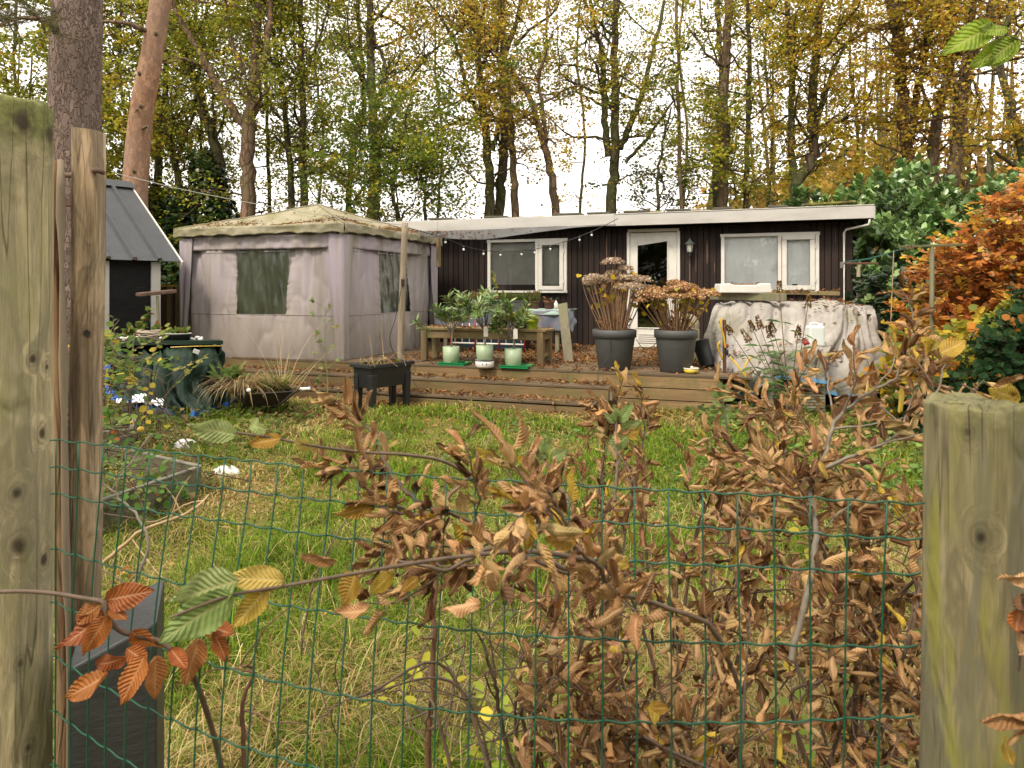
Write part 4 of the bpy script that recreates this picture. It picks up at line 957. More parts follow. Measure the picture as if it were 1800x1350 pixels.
t_ = thing('terracotta_trough', 'low stone coloured trough with dry stems on the gazebo end of the wall table', 'planter', tt(.62, .2), AH); mb = MB(); mb.box((0, 0, .07), (.42, .2, .14), taper=1.1); mb.build('trough', M['stone'], t_, bevel=.01)
n = 250; P_ = tt(.62, .2) + np.stack([rng.uniform(-.18, .18, n), rng.uniform(-.06, .06, n), np.full(n, .13)], 1)
V, F, C = scatter(HEX_V * np.array([.1, 1, .3]), HEX_F, P_, rdir(rng, n) * np.array([1, 1, .3]) + np.array([0, 0, .8]), rdir(rng, n), rng.uniform(.1, .22, n), pal(rng, n, [(3, (.3, .23, .12)), (2, BROWN)])); np_mesh('dry_stems', V, F, M['leaf'], t_, C)
t_ = thing('spray_bottle', 'white bottle with a dark green top at the right end of the wall table', 'bottle', tt(1.97, .15)); mb = MB(); mb.lathe([(0, 0), (.03, 0), (.032, .09), (.012, .12), (.012, .14)], n=18); mb.build('bottle', M['white_pot'], t_, smooth=True)
mb = MB(); mb.box((.0, 0, .155), (.03, .025, .035)); mb.box((.028, 0, .17), (.04, .014, .014), rot=(0, -.4, 0)); mb.build('nozzle', M['tarp_green'], t_, bevel=.002)
# climbing sprig rising in front of the blind window
t_ = thing('tall_sprig', 'thin bare stem with a few yellow green leaves in front of the blind window', 'plant', tt(1.02, .1)); W = Wood()
Q = bend_pts([(0, 0, 0), (.06, 0, .3), (.13, 0, .6), (.12, 0, .85), (.02, 0, .98), (-.12, 0, 1.0)]); W.add(Q, np.linspace(.004, .002, len(Q)), 5)
Q2 = bend_pts([(0, 0, 0), (-.03, 0, .3), (-.10, 0, .58)]); W.add(Q2, np.linspace(.004, .002, len(Q2)), 5); W.build_local('stem', M['twig'], t_)
n = 34; k = rng.integers(5, len(Q2), n); V, F, C = scatter(HEX_V, HEX_F, Q2[k] + tt(1.02, .1), rdir(rng, n), rdir(rng, n) + np.array([0, -1, .5]), rng.uniform(.03, .05, n), pal(rng, n, [(2, YGREEN), (1, GREEN)])); np_mesh('foliage', V, F, M['leaf'], t_, C)

# ---- red and white rack under the bench
rk = thing('metal_rack', 'low folding rack with red posts and white bars standing behind the bench table', 'rack', hw(.02, 1.75, DZ), AH)
mb = MB()
for z in (.14, .30): mb.tube([(-.0, 0, z), (1.25, 0, z)], .013, 8)
for k in range(10): mb.tube([(.06 + k * .125, 0, .14), (.06 + k * .125, 0, .46)], .009, 6)
mb.build('white_bars', M['white_pot'], rk, smooth=True)
for x in (0, .42, .83, 1.25): mb = MB(); mb.tube([(x, -.03, 0), (x, -.03, .5)], .013, 8); mb.build('post', M['red_paint'], rk, smooth=True)

# ---- leaning grey plank
pk = thing('grey_plank', 'weathered grey plank leaning against the end of the wall table', 'plank', gnd(1000, 637, DZ), AH)
mb = MB(); mb.beam((0, 0, .0), (-.17, .3, .80), .135, .032, up=(0, 1, 0)); mb.build('plank', M['greywood'], pk, bevel=.004)

# ---- garden pole with a cable
gp = gnd(703, 640, DZ); pole = thing('garden_pole', 'slender round wooden pole standing on the deck edge in front of the gazebo', 'pole', gp)
tp = ray(712, 392, gp[1]) - gp
mb = MB(); Q = smooth_path([(0, 0, -.35), (.02, 0, .6), tuple(tp)], 8); mb.tube(Q, np.linspace(.048, .042, len(Q)), 14); mb.build('pole', M['polewood'], pole, smooth=True)
mb = MB(); z_ = tp[2]
mb.tube([(tp[0], -.05, z_ - .02), (tp[0] + .01, -.075, z_ - .05), (tp[0] + .03, -.07, z_ - .02)], .004, 6); mb.tube([(tp[0] + .05, 0, z_ - .1), (tp[0] + .09, 0, z_ - .12), (tp[0] + .09, 0, z_ - .16)], .004, 6); mb.build('hook', M['steel'], pole)
cb = thing('extension_cable', 'black cable with a small switch hanging down the garden pole', 'cable', gp)
mb = MB(); Q = smooth_path([tuple(tp + np.array([-.02, -.05, -.75])), (.03, -.07, 1.0), (-.05, -.1, .6), (-.12, -.1, .35), (-.06, -.08, .15), (.06, -.1, .0), (.2, -.3, -.15), (.3, -.4, -.3), (.27, -.42, -.48), (.1, -.4, -.46), (.02, -.3, -.35)], 8); mb.tube(Q, .0045, 6); mb.build('cord', M['cable'], cb, smooth=True)
mb = MB(); mb.box((tp[0] - .02, -.06, tp[2] - .80), (.045, .028, .1)); mb.build('switch', M['black_plastic'], cb, bevel=.006)

# ---- big grey pots with dead hydrangeas
def hydrangea(label, px, py, seed, rtop, h, cl, tall, spread, heads, fcol, xs=0):
    rng = np.random.default_rng(seed); b = gnd(px, py, DZ); b[1] += rtop * .72; b[0] = (px - 900) / 1200 * b[1]
    t_ = thing('potted_hydrangea', label, 'potted plant', b, 0, 'large grey pots of faded hydrangea'); mb = MB()
    r0 = rtop * .68
    mb.lathe([(0, 0), (r0, 0), (r0 + .012, .01), (rtop * .93, h - .105), (rtop * .935, h - .10), (rtop, h - .095), (rtop, h - .004), (rtop - .006, h), (rtop - .03, h), (rtop - .035, h - .04), (0, h - .045)], n=56); mb.build('pot', M['grey_pot'], t_, smooth=False)
    for p in t_.children: 
        for q in p.data.polygons: q.use_smooth = abs(q.normal.z) < .5
    mb = MB(); mb.lathe([(rtop - .036, h - .035), (0, h - .02)], n=30); mb.build('soil', M['soil'], t_)
    W = Wood(); hd = []; LP = []
    for k in range(heads + 62):
        a = rng.uniform(0, 2 * PI); q = rng.uniform(0, 1) ** .7; b0 = np.array([math.cos(a), math.sin(a), 0]) * q * rtop * .62 + np.array([0, 0, h - .03])
        tx = xs + q * math.cos(a) * spread; ty = q * math.sin(a) * spread * .8
        H_ = tall * rng.uniform(.78, 1.0) * (1 - .30 * q) if k < heads else tall * rng.uniform(.35, .85)
        top = np.array([tx, ty, h + H_]); mid = (b0 + top) / 2 + np.array([tx * .12, ty * .1, .06]) * (-1 if rng.uniform() < .3 else 1)
        Q = smooth_path([b0, mid, top], 5); W.add(Q, np.linspace(.0055, .003, len(Q)), 5)
        if k < heads: hd.append((top, rng.uniform(.075, .125)))
        else: LP.append(top)
        if rng.uniform() < .35: LP.append(Q[rng.integers(5, len(Q))])
    W.build_local('stem', M['hydrangea_stem'], t_)
    for c0, rr in hd:
        n = 300; dd = rdir(rng, n); dd[:, 2] = np.abs(dd[:, 2]) * .9 - .15; P_ = c0 + dd * np.array([rr * 1.15, rr * 1.15, rr * .62]) * rng.uniform(.75, 1.05, (n, 1))
        V, F, C = scatter(HEX_V * np.array([1.3, 1, 1.2]), HEX_F, P_ + b, rdir(rng, n), dd + rdir(rng, n) * .5, rng.uniform(.016, .026, n), pal(rng, n, fcol, .2)); np_mesh('flower_head', V, F, M['flower'], t_, C)
    n = len(LP) ; LP = np.array(LP)
    V, F, C = scatter(HEX_V * np.array([1.2, 1, 1.5]), HEX_F, LP + b, nrm(rdir(rng, n) + np.array([0, -.3, -.6])), rdir(rng, n) + np.array([0, -.6, .3]), rng.uniform(.05, .09, n), pal(rng, n, [(4, (.55, .38, .03)), (2, (.4, .4, .05)), (2, (.24, .12, .05))])); np_mesh('foliage', V, F, M['leaf'], t_, C)
    n = 160; a = rng.uniform(0, 2 * PI, n); q = rng.uniform(0, 1, n) * rtop * .8; P_ = np.stack([q * np.cos(a), q * np.sin(a), h - .02 + rng.uniform(0, .16, n)], 1) + b
    V, F, C = scatter_multi(CURL_LO, rng, P_, rdir(rng, n), rdir(rng, n), rng.uniform(.04, .07, n), pal(rng, n, [(3, BROWN), (2, (.28, .13, .05))])); np_mesh('dead_leaves', V, F, M['leaf_dead'], t_, C)
    return t_
hydrangea('taller faded hydrangea with pale heads in the left large grey pot', 1080, 652, 61, .275, .50, None, .88, .42, 30, [(3, (.42, .32, .22)), (3, (.30, .21, .14)), (1.5, (.54, .43, .32))], -.03)
hydrangea('shorter faded hydrangea with ginger heads in the large pot beside the bucket', 1188, 656, 62, .262, .51, None, .62, .46, 30, [(3, (.42, .25, .12)), (3, (.28, .15, .07)), (1.5, (.54, .36, .2))], 0)
cl = thing('pot_cable', 'thin black cable draped over the left large pot and strung to the next one', 'cable', gnd(1060, 655, DZ))
o0 = np.array(cl.location); a_ = ray(1063, 580, 8.36) - o0; mb = MB()
Q = smooth_path([ray(1064, 582, 8.38) - o0, ray(1073, 600, 8.36) - o0, ray(1071, 625, 8.33) - o0, ray(1056, 645, 8.28) - o0, ray(1052, 655, 8.18) - o0, ray(1051, 676, 8.15) - o0], 6); mb.tube(Q, .0045, 6); mb.build('cord', M['cable'], cl, smooth=True)
mb = MB(); Q = smooth_path([ray(1118, 596, 8.5) - o0, ray(1128, 610, 8.6) - o0, ray(1140, 613, 8.6) - o0, ray(1154, 603, 8.5) - o0], 6); mb.tube(Q, .004, 6); mb.build('cord', M['cable'], cl, smooth=True)

# ---- fallen black bucket, yellow bowl, concrete bits by the door
bk = thing('plant_bucket', 'black plastic bucket tipped back on the deck beside the white tarpaulin', 'bucket', gnd(1250, 650, DZ) + np.array([0, .12, 0]))
Mx = Euler((R(-18), R(-14), 0)).to_matrix(); mb = MB(); mb.lathe([(0, 0), (.085, 0), (.09, .02), (.098, .2), (.112, .33), (.116, .335), (.116, .345), (.108, .345), (.104, .33), (0, .328)], (0, 0, .02), 36, Mx)
mb.build('bucket', M['black_plastic'], bk, smooth=True)
mb = MB()
for k in range(12): a_ = k * PI / 6; p = np.array(Mx) @ np.array([.02 * math.cos(a_), .02 * math.sin(a_), .331]); q = np.array(Mx) @ np.array([.095 * math.cos(a_), .095 * math.sin(a_), .331]); mb.tube([p + (0, 0, .02), q + (0, 0, .02)], .0025, 4)
for rr in (.03, .065, .1): mb.tube([np.array(Mx) @ np.array([rr * math.cos(a), rr * math.sin(a), .331]) + np.array([0, 0, .02]) for a in np.linspace(0, 2 * PI, 25)], .0025, 4, cap=False)
mb.build('grid_lid', M['cable'], bk)
yb = thing('yellow_bowl', 'small yellow enamel bowl with a white rim on the deck edge', 'bowl', gnd(1217, 657, DZ) + np.array([0, .06, .002])); mb = MB(); mb.lathe([(0, 0), (.07, 0), (.085, .012), (.09, .055), (.086, .055), (.08, .02), (0, .015)], n=36); mb.build('bowl', M['yellow_bowl'], yb, smooth=True)
mb = MB(); mb.lathe([(.091, .052), (.096, .058), (.09, .064), (.084, .058)], n=36); mb.build('rim', M['white_pot'], yb, smooth=True); mb = MB(); mb.blob((.01, 0, .065), (.02, .02, .018), rng, 10, 7, .05); mb.build('knob', M['white_pot'], yb, smooth=True)
gb = thing('stone_wheel', 'round cream disc standing on a grey column behind the right hydrangea', 'ornament', hw(3.6, 2.2, DZ)); b_ = np.array(gb.location)
dq = ray(1210, 572, b_[1]) - b_; mb = MB(); mb.lathe([(0, -.03), (.15, -.03), (.158, -.02), (.158, .02), (.15, .03), (0, .03)], tuple(dq), 36, Euler((R(90), 0, R(12))).to_matrix()); mb.build('disc', fabric('cream', (.5, .44, .3), (.44, .38, .26), (.3, .28, .18), 6), gb, smooth=True)
mb = MB(); mb.box((dq[0] + .06, .02, dq[2] / 2 - .02), (.17, .14, dq[2] - .06)); mb.build('column', M['stone'], gb, bevel=.01)

# ---- shade cloth under the roof edge + fairy lights
sh = thing('shade_cloth', 'grey sun shade cloth sagging under the roof edge between gazebo and door', 'shade', hw(-1.4, .5, 2.5), AH)
A_ = ray(735, 407, 11.7); B_ = ray(1084, 394, 11.3); b_ = np.array(sh.location); G = np.zeros((60, 10, 3))
for i in range(60):
    u = i / 59
    for j in range(10):
        v = j / 9; p = A_ + (B_ - A_) * u; drop = .17 * math.sin(PI * min(1, u * 1.25)) ** .8 * v if u < .8 else .17 * v * max(0, (1 - u) / .2) * .98 * math.sin(PI * 1.0 * .0 + PI / 2) * .35
        drop = v * (.19 * math.exp(-((u - .33) / .32) ** 2)); back = .25 * (1 - v) * (1 - u)
        G[i, j] = p + np.array([-.33, -.94, 0]) * (.10 * v) + np.array([0, 0, -drop * .8 - .03 * v + .008 * N1(u * 14, v * 3)])
mb = MB(); mb.grid(G); mb.build('cloth', fabric('shade_grey', (.13, .128, .125), (.10, .098, .095), (.08, .07, .06), 3, .55, .75, .5), sh, world=True, smooth=True, solid=.004)
mb = MB(); mb.box((0, 0, 0), (.05, .09, .58)); o = mb.build('bracket_plank', M['benchwood_v'], sh, bevel=.004); o.location = Matrix.Rotation(-AH, 3, 'Z') @ Vector(ray(771, 440, 11.9) - b_)
k = rng.integers(0, 60, 130); j = rng.integers(2, 10, 130); k = np.clip((rng.gamma(2, 7, 130)).astype(int), 1, 58)
tag(litter('shade_leaves', G[k, j] + np.array([0, -.01, .015]), rng, (.03, .05)), 'brown leaves lying in the sagging shade cloth', 'fallen leaves', kind='stuff')
ls = thing('string_lights', 'black string of clear festoon bulbs from the garden pole across to the chalet fascia', 'string lights', ray(712, 400, gp[1])); b_ = np.array(ls.location)
pts = [ray(713, 399, 9.2), ray(745, 408, 9.7), ray(783, 419, 10.2), ray(815, 432, 10.5), ray(850, 440, 10.8), ray(895, 442, 11.1), ray(940, 438, 11.2), ray(995, 424, 11.2), ray(1040, 407, 11.15), ray(1075, 390, 11.1), ray(1086, 384, 11.35)]
Q = smooth_path(pts, 6); mb = MB(); mb.tube(Q - b_, .006, 6); mb.build('cord', M['cable'], ls, smooth=True)
for px in (782, 815, 851, 883, 914, 940, 968, 1017, 1039):
    k = int(np.argmin(abs(900 + Q[:, 0] / Q[:, 1] * 1200 - px))); c0 = Q[k] - b_; mb = MB(); mb.lathe([(0, 0), (.014, 0), (.014, -.035), (.009, -.04)], tuple(c0), 10); sk = mb.build('socket', M['black_plastic'], ls, smooth=True)
    mb = MB(); mb.lathe([(.008, -.038), (.017, -.05), (.019, -.06), (.014, -.072), (0, -.078)], tuple(c0), 12); o = mb.build('bulb', plain('bulb_white', (.75, .75, .72), .15) if 'bulb_white' not in bpy.data.materials else bpy.data.materials['bulb_white'], ls, smooth=True)
# overhead line from the pine to the gazebo
ol = thing('overhead_cable', 'thin pale cable running from the leaning pine past the gazebo roof to the pole', 'cable', ray(232, 318, 10)); b_ = np.array(ol.location)
Q = smooth_path([ray(205, 305, 12), ray(330, 335, 11), ray(470, 362, 10.4), ray(600, 383, 9.8), ray(712, 396, 9.2)], 8); mb = MB(); mb.tube(Q - b_, .006, 6); mb.build('cord', plain('pale_cord', (.3, .29, .26), .6), ol, smooth=True)

# ================================================================== black raised planter
pl = thing('raised_planter', 'black plastic planter on four legs with dead stems, standing on the lawn', 'planter', gnd(653, 729, .06), math.atan2(.42, .33))
pl.scale = (1.13, 1.13, 1.06)
PW, PLn, PH = .30, .56, .545
def tap(x, y, z, wx, wy, h, k, mb): mb.box((x, y, z), (wx, wy, h), taper=k)
mb = MB(); a, b2 = .03, .03
V0 = [(.03, .03), (PLn - .03, .03), (PLn - .03, PW - .03), (.03, PW - .03)]; V1 = [(0, 0), (PLn, 0), (PLn, PW), (0, PW)]
vs = [(x, y, .27) for x, y in V0] + [(x, y, .50) for x, y in V1]; vs2 = [(x * .96 + .012, y * .94 + .009, .49) for x, y in V1] + [(x * .96 + .012, y * .94 + .009, .46) for x, y in V1]
mb.add(vs, [(3, 2, 1, 0), (0, 1, 5, 4), (1, 2, 6, 5), (2, 3, 7, 6), (3, 0, 4, 7)]); mb.build('tub', M['black_plastic'], pl, bevel=.008)
mb = MB(); e = .022
for (x0, y0, x1, y1) in ((-e, -e, PLn + e, .015), (-e, PW - .015, PLn + e, PW + e), (-e, .017, .015, PW - .017), (PLn - .015, .017, PLn + e, PW - .017)): mb.box(((x0 + x1) / 2, (y0 + y1) / 2, .515), (x1 - x0, y1 - y0, .04))
mb.build('rim', M['black_plastic'], pl, bevel=.004)
for x in (.045, PLn - .045):
    for y in (.04, PW - .04):
        mb = MB(); mb.box((x, y, .2), (.055, .05, .44), taper=1.45); mb.build('leg', M['black_plastic'], pl, bevel=.006)
mb = MB(); mb.box((PLn / 2, PW / 2, .475), (PLn - .02, PW - .02, .03)); mb.build('soil', M['soil'], pl)
W = Wood()
for a_, c_2, r_ in (((.15, .15, .48), (.12, .17, .86), .004), ((.28, .12, .48), (.2, .1, .98), .005), ((.1, .1, .48), (.05, .2, .6), .003)): W.add(smooth_path([a_, tuple((np.array(a_) + c_2) / 2 + .01), c_2]), np.linspace(r_, r_ * .6, 13), 5)
for k in range(10):
    p = np.array([rng.uniform(.05, .5), rng.uniform(.04, .25), .49]); q = p + np.array([rng.uniform(-.15, .2), rng.uniform(-.3, .0), rng.uniform(-.2, .1)]); W.add(smooth_path([p, (p + q) / 2 + (0, 0, .1), q]), np.linspace(.003, .0015, 13), 4)
W.V = [v for v in W.V]; o = np_mesh('dead_stem', np.concatenate(W.V), np.concatenate(W.F), M['straw'], None, smooth=True); o.parent = pl
n = 120; P_ = np.stack([rng.uniform(.03, .53, n), rng.uniform(.03, .27, n), rng.uniform(.49, .53, n)], 1); V, F, C = scatter_multi(CURL_LO, rng, P_, rdir(rng, n), rdir(rng, n), rng.uniform(.03, .06, n), pal(rng, n, [(3, BROWN), (1, (.4, .3, .05)), (2, DBROWN), (2, GREEN)])); o = np_mesh('dead_leaves', V, F, M['leaf_dead'], None, C); o.parent = pl

# ================================================================== wheelbarrow with a hosta
wb = thing('wheelbarrow', 'dark wheelbarrow overgrown with green leaves and straw on the lawn by the green tarpaulin', 'wheelbarrow', gnd(455, 735, .05)); b_ = np.array(wb.location); Yb = b_[1]
q = lambda px, py, dy=0: ray(px, py, Yb + dy) - b_
T = [q(410, 690, .55), q(500, 676, .55), q(523, 688, -.02), q(420, 694, -.05)]; Bm = [q(428, 712, .40), q(478, 705, .40), q(487, 712, .1), q(437, 715, .08)]
mb = MB(); mb.add(T + Bm, [(4, 5, 6, 7)[::-1], (0, 1, 5, 4), (1, 2, 6, 5), (2, 3, 7, 6), (3, 0, 4, 7)]); tr = mb.build('tray', M['iron'], wb, solid=.006)
mb = MB(); mb.tube(T + [T[0]], .009, 6); mb.build('tray_rim', M['iron'], wb, smooth=True)
for pts in ([q(425, 722, .5), q(428, 712, .0), q(434, 690, -.28), q(436, 686, -.40)], [q(468, 720, .5), q(490, 712, .05), q(515, 692, -.2), q(530, 684, -.34)]):
    mb = MB(); mb.tube(smooth_path(pts, 4), .013, 8); mb.build('handle_bar', M['iron'], wb, smooth=True)
for a_, c_2 in ((q(436.5, 686, -.40), q(437.5, 686, -.52)), (q(528, 684, -.32), q(545, 683, -.36))):
    d_ = nrm(c_2 - a_); L_ = np.linalg.norm(c_2 - a_); mb = MB(); pts = [a_ + d_ * L_ * t for t in (0, .08, .16, .3, .5, .7, .84, .92, 1)]; mb.tube(pts, [.016, .022, .017, .016, .0185, .016, .017, .022, .016], 14); mb.build('grip', M['white_pot'], wb, smooth=True)
for px, py, dy in ((428, 733, .12), (485, 735, .12)): mb = MB(); mb.tube([q(px + 3, 708, dy), q(px, py - 4, dy - .02)], .012, 8); mb.build('leg', M['iron'], wb, smooth=True)
mb = MB(); cw = q(405, 722, .75); mb.tube([cw + np.array([.14 * math.sin(a) * .3, .14 * math.cos(a), .14 * math.sin(a)]) for a in np.linspace(0, 2 * PI, 29)], .03, 10, cap=False); mb.build('wheel', M['black_plastic'], wb, smooth=True)
tc = (T[0] + T[1] + T[2] + T[3]) / 4 + b_; mb = MB(); mb.blob(tc - b_ + np.array([0, 0, -.02]), (.26, .2, .07), rng, 14, 8, .08); mb.build('soil', M['soil'], wb, smooth=True)
hb = q(400, 662, .35) + b_; hs_ = thing('hosta', 'broad leaved green plant spilling from the wheelbarrow beside the green tarpaulin', 'plant', tc - np.array([0, 0, .03])); n = 60; dd = nrm(rdir(rng, n) * np.array([1, 1, .3]) + np.array([-.2, 0, .45])); P0 = hb + rng.normal(0, .05, (n, 3)) * np.array([1.6, 1, .4]) + np.array([.05, 0, -.03])
V, F, C, uv = scatter_multi(OPENS, rng, P0 + dd * .05, dd, rdir(rng, n) * .3 + np.array([0, 0, 1.0]), rng.uniform(.1, .18, n), pal(rng, n, [(4, (.14, .23, .05)), (3, (.2, .3, .08)), (1, (.32, .3, .08))], .1), uv=True); np_mesh('foliage', V, F, M['leaf_vein'], hs_, C, uv=uv)
W = Wood(); b2 = np.array(hs_.location)
for k in range(24): W.add(smooth_path([tc - b2 + rng.normal(0, .04, 3), P0[k] - b2]), np.linspace(.004, .003, 7), 4)
W.build_local('stem', M['straw'], hs_)
def tuft(name, label, cat, c, n, L, spread, cols, seed, out=.8, wid=.03, group=None, down=0.0, mat='grass'):
    rng = np.random.default_rng(seed); r = thing(name, label, cat, c, 0, group); V, F, C = [], [], []; seg = 6; o = 0
    cl_ = pal(rng, n, cols, .2)
    for k in range(n):
        a = rng.uniform(0, 2 * PI); d = nrm(np.array([math.cos(a) * out, math.sin(a) * out, rng.uniform(.4, 1.2)])); p = np.array(c) + np.array([math.cos(a), math.sin(a), 0]) * rng.uniform(0, spread); l = L * rng.uniform(.5, 1.1); P_ = [p]
        for s_ in range(seg): d = nrm(d + np.array([0, 0, -.28 - down * rng.uniform(.3, 1)]) * (1.1 * s_ / seg) + rng.normal(0, .05, 3)); P_.append(P_[-1] + d * l / seg)
        P_ = np.array(P_); sd_ = nrm(np.cross(P_[1] - P_[0], (0, 0, 1))); wv = wid * L * .2 * np.array([1, 1, .9, .8, .6, .4, .1])[:, None]
        V.append(np.stack([P_ - sd_ * wv, P_ + sd_ * wv], 1).reshape(-1, 3)); F.append(np.array([(2 * i, 2 * i + 1, 2 * i + 3, 2 * i + 2) for i in range(seg)]) + o); o += 2 * (seg + 1); C.append(np.repeat(cl_[k:k + 1], 2 * (seg + 1), 0))
    np_mesh('blades', np.concatenate(V), np.concatenate(F), M[mat], r, np.concatenate(C)); return r
tuft('grass_tuft', 'tuft of green and straw grass growing in the wheelbarrow tray', 'grass tuft', tc + np.array([.12, 0, .0]), 260, .34, .13, [(3, (.17, .2, .04)), (3, (.4, .3, .13)), (1, (.1, .15, .03))], 71, .8, .1)
tuft('dry_grass', 'long dry straw hanging over the front of the wheelbarrow', 'grass tuft', tc + np.array([-.2, -.12, .02]), 170, .55, .16, [(3, (.33, .25, .13)), (3, (.22, .15, .08))], 72, .8, .06, down=.9)
tuft('tall_dry_grass', 'a few tall thin dry grass stalks rising behind the wheelbarrow', 'grass tuft', tc + np.array([.15, .25, -.1]), 26, 1.25, .22, [(1, (.45, .36, .2))], 73, .55, .013)

# ================================================================== green tarpaulin heap
gt = thing('green_tarp_heap', 'stack covered with a crumpled dark green tarpaulin with a blue underside edge', 'tarpaulin', gnd(300, 715, .03), .05); b_ = np.array(gt.location)
def sheet(ctrl, nu, nv, seed, amp=.03, fold=.0, ff=8, vert=1.0):
    """ctrl: rows of (px, py, Y); smooth surface through them, folded by noise"""
    C = np.array([[ray(*c) for c in row] for row in ctrl]); rows = [smooth_path(r, 12) for r in C]; k = len(rows[0]); ii = np.linspace(0, k - 1, nu)
    Rr = np.array([[r[int(i)] * (1 - i % 1) + r[min(k - 1, int(i) + 1)] * (i % 1) for i in ii] for r in rows])        # rows x nu
    G = np.array([smooth_path(Rr[:, i], 12) for i in range(nu)]); m_ = G.shape[1]; jj = np.linspace(0, m_ - 1, nv)
    G = np.array([[g[int(j)] * (1 - j % 1) + g[min(m_ - 1, int(j) + 1)] * (j % 1) for j in jj] for g in G])
    dx = np.gradient(G, axis=0); dy = np.gradient(G, axis=1); N = nrm(np.cross(dx, dy)); n = VN(seed)
    U, Vv = np.meshgrid(np.linspace(0, 1, nu), np.linspace(0, 1, nv), indexing='ij')
    rid = 1 - np.abs(n.fbm(U * ff + .5 * n(U * 3, Vv * 3) + .5 * Vv, Vv * 1.1, 3)); f = fold * 1.3 * (np.clip(rid, 0, 1) ** 5 * .8 + .35 * rid ** 2) * (.25 + vert * Vv) + amp * n.fbm(U * ff * 1.7, Vv * ff * .6, 5)
    sharp = amp * .6 * (1 - np.abs(n.fbm(U * 14 + Vv * 9, Vv * 12 - U * 5, 3))) ** 2
    return G + N * (f + sharp)[..., None]
Gt = sheet([[(178, 604, 8.9), (260, 602, 8.9), (330, 600, 8.9), (388, 600, 8.9)], [(178, 616, 8.2), (260, 616, 8.1), (320, 613, 8.15), (392, 610, 8.3)],
            [(178, 640, 8.1), (255, 650, 7.95), (325, 640, 7.9), (402, 632, 8.25)], [(178, 668, 8.0), (250, 684, 7.8), (330, 690, 7.7), (410, 660, 8.25)], [(190, 690, 7.9), (262, 708, 7.6), (345, 722, 7.55), (405, 708, 8.1)]], 120, 80, 11, .022, .14, 7)
mb = MB(); mb.grid(Gt); mb.build('tarp', M['tarp_green'], gt, world=True, smooth=True)
e_ = Gt[:, -1]; mb = MB(); L_ = np.stack([e_ + np.array([0, -.02, .02]), e_ + np.array([0, -.03, -.03]) + .008 * rng.normal(size=e_.shape), e_ + np.array([0, -.05, -.06])], 1); mb.grid(L_); mb.build('blue_edge', M['tarp_blue'], gt, world=True, solid=.004)
e2 = Gt[:14, 20:].reshape(-1, 3); mb = MB(); mb.grid(np.stack([Gt[2, 18:] + (-.08, -.03, 0), Gt[2, 18:] + (.05, -.04, 0)], 1)); mb.build('blue_edge', M['tarp_blue'], gt, world=True, smooth=True, solid=.004)
mb = MB(); mb.add([ray(176, 600, 8.15), ray(392, 599, 8.25), ray(392, 605, 8.25), ray(176, 607, 8.15), ray(190, 597, 9.2), ray(385, 597, 9.2), ray(385, 602, 9.2), ray(190, 603, 9.2)], [(0, 1, 2, 3), (4, 5, 1, 0), (1, 5, 6, 2), (3, 2, 6, 7)]); mb.build('board', M['tarp_green'], gt, world=True, solid=.006)
mb = MB(); a_, c_2 = ray(300, 610.5, 8.13), ray(388, 608, 8.22); mb.tube([a_, (a_ + c_2) / 2 + (0, 0, .004), c_2], .006, 5); mb.build('yellow_strap', M['yellow_hose'], gt, world=True)
mb = MB(); c0 = ray(345, 618, 7.98); mb.box(c0, (.07, .02, .05), rot=(0, .4, .2)); mb.build('clip', M['white_pot'], gt, world=True, bevel=.004)
bv = thing('oval_planter', 'oval black planter with small seedlings on the green tarpaulin heap', 'planter', ray(310, 599, 8.45)); mb = MB(); S_ = Matrix.Diagonal((1.45, .8, 1))
mb.lathe([(0, 0), (.105, 0), (.125, .07), (.133, .075), (.133, .09), (.12, .09), (.115, .06), (0, .055)], n=36, M=S_); mb.build('pot', M['black_plastic'], bv, smooth=True)
mb = MB(); mb.lathe([(.13, .092), (.128, .096), (.12, .092)], n=36, M=S_); mb.build('rim', M['white_pot'], bv); n = 70; P_ = np.array(bv.location) + np.stack([rng.uniform(-.14, .14, n), rng.uniform(-.06, .06, n), rng.uniform(.07, .12, n)], 1)
V, F, C = scatter(HEX_V, HEX_F, P_, nrm(rdir(rng, n) + np.array([0, 0, .5])), rdir(rng, n) + np.array([0, 0, 1.0]), rng.uniform(.04, .09, n), pal(rng, n, [(3, (.13, .22, .04)), (2, (.2, .2, .05)), (1, BROWN)])); np_mesh('foliage', V, F, M['leaf'], bv, C)
rp = thing('rope_coil', 'coil of pale rope lying on the green tarpaulin heap', 'rope', ray(262, 594, 8.6)); W_ = []; mb = MB()
for k in range(9):
    c0 = rng.normal(0, .02, 3) * np.array([1, 1, .3]) + np.array([0, 0, .02 + .008 * k]); mb.tube([c0 + np.array([(.12 + .02 * math.sin(3 * a + k)) * math.cos(a), .09 * math.sin(a), .012 * math.sin(2 * a + k)]) for a in np.linspace(0, 2 * PI, 25)], .009, 6, cap=False)
mb.build('rope', plain('rope', (.42, .36, .27), .9, (.25, .2, .15), 60, .6, .003), rp, smooth=True)
for k in range(16):
    px = [206, 214, 222, 232, 240, 285, 292, 340, 347, 354, 336, 352, 226, 246, 200, 218][k]; t_ = tag(MB().blob((0, 0, 0), (.022 + .006 * (k % 3), .022, .017), rng, 9, 7, .06).build('pebble', M['white_stone'], None, smooth=True), 'small pale pebble among others on the green tarpaulin heap', 'pebble', 'pebbles on the green tarpaulin heap'); t_.location = tuple(ray(px, 593 + (k % 4) * 1.2, 8.5 + .03 * (k % 5)))
t_ = thing('climbing_sprig', 'leafy young shoots rising behind the green tarpaulin heap', 'plant', ray(250, 602, 8.8)); W = Wood(); LP = []
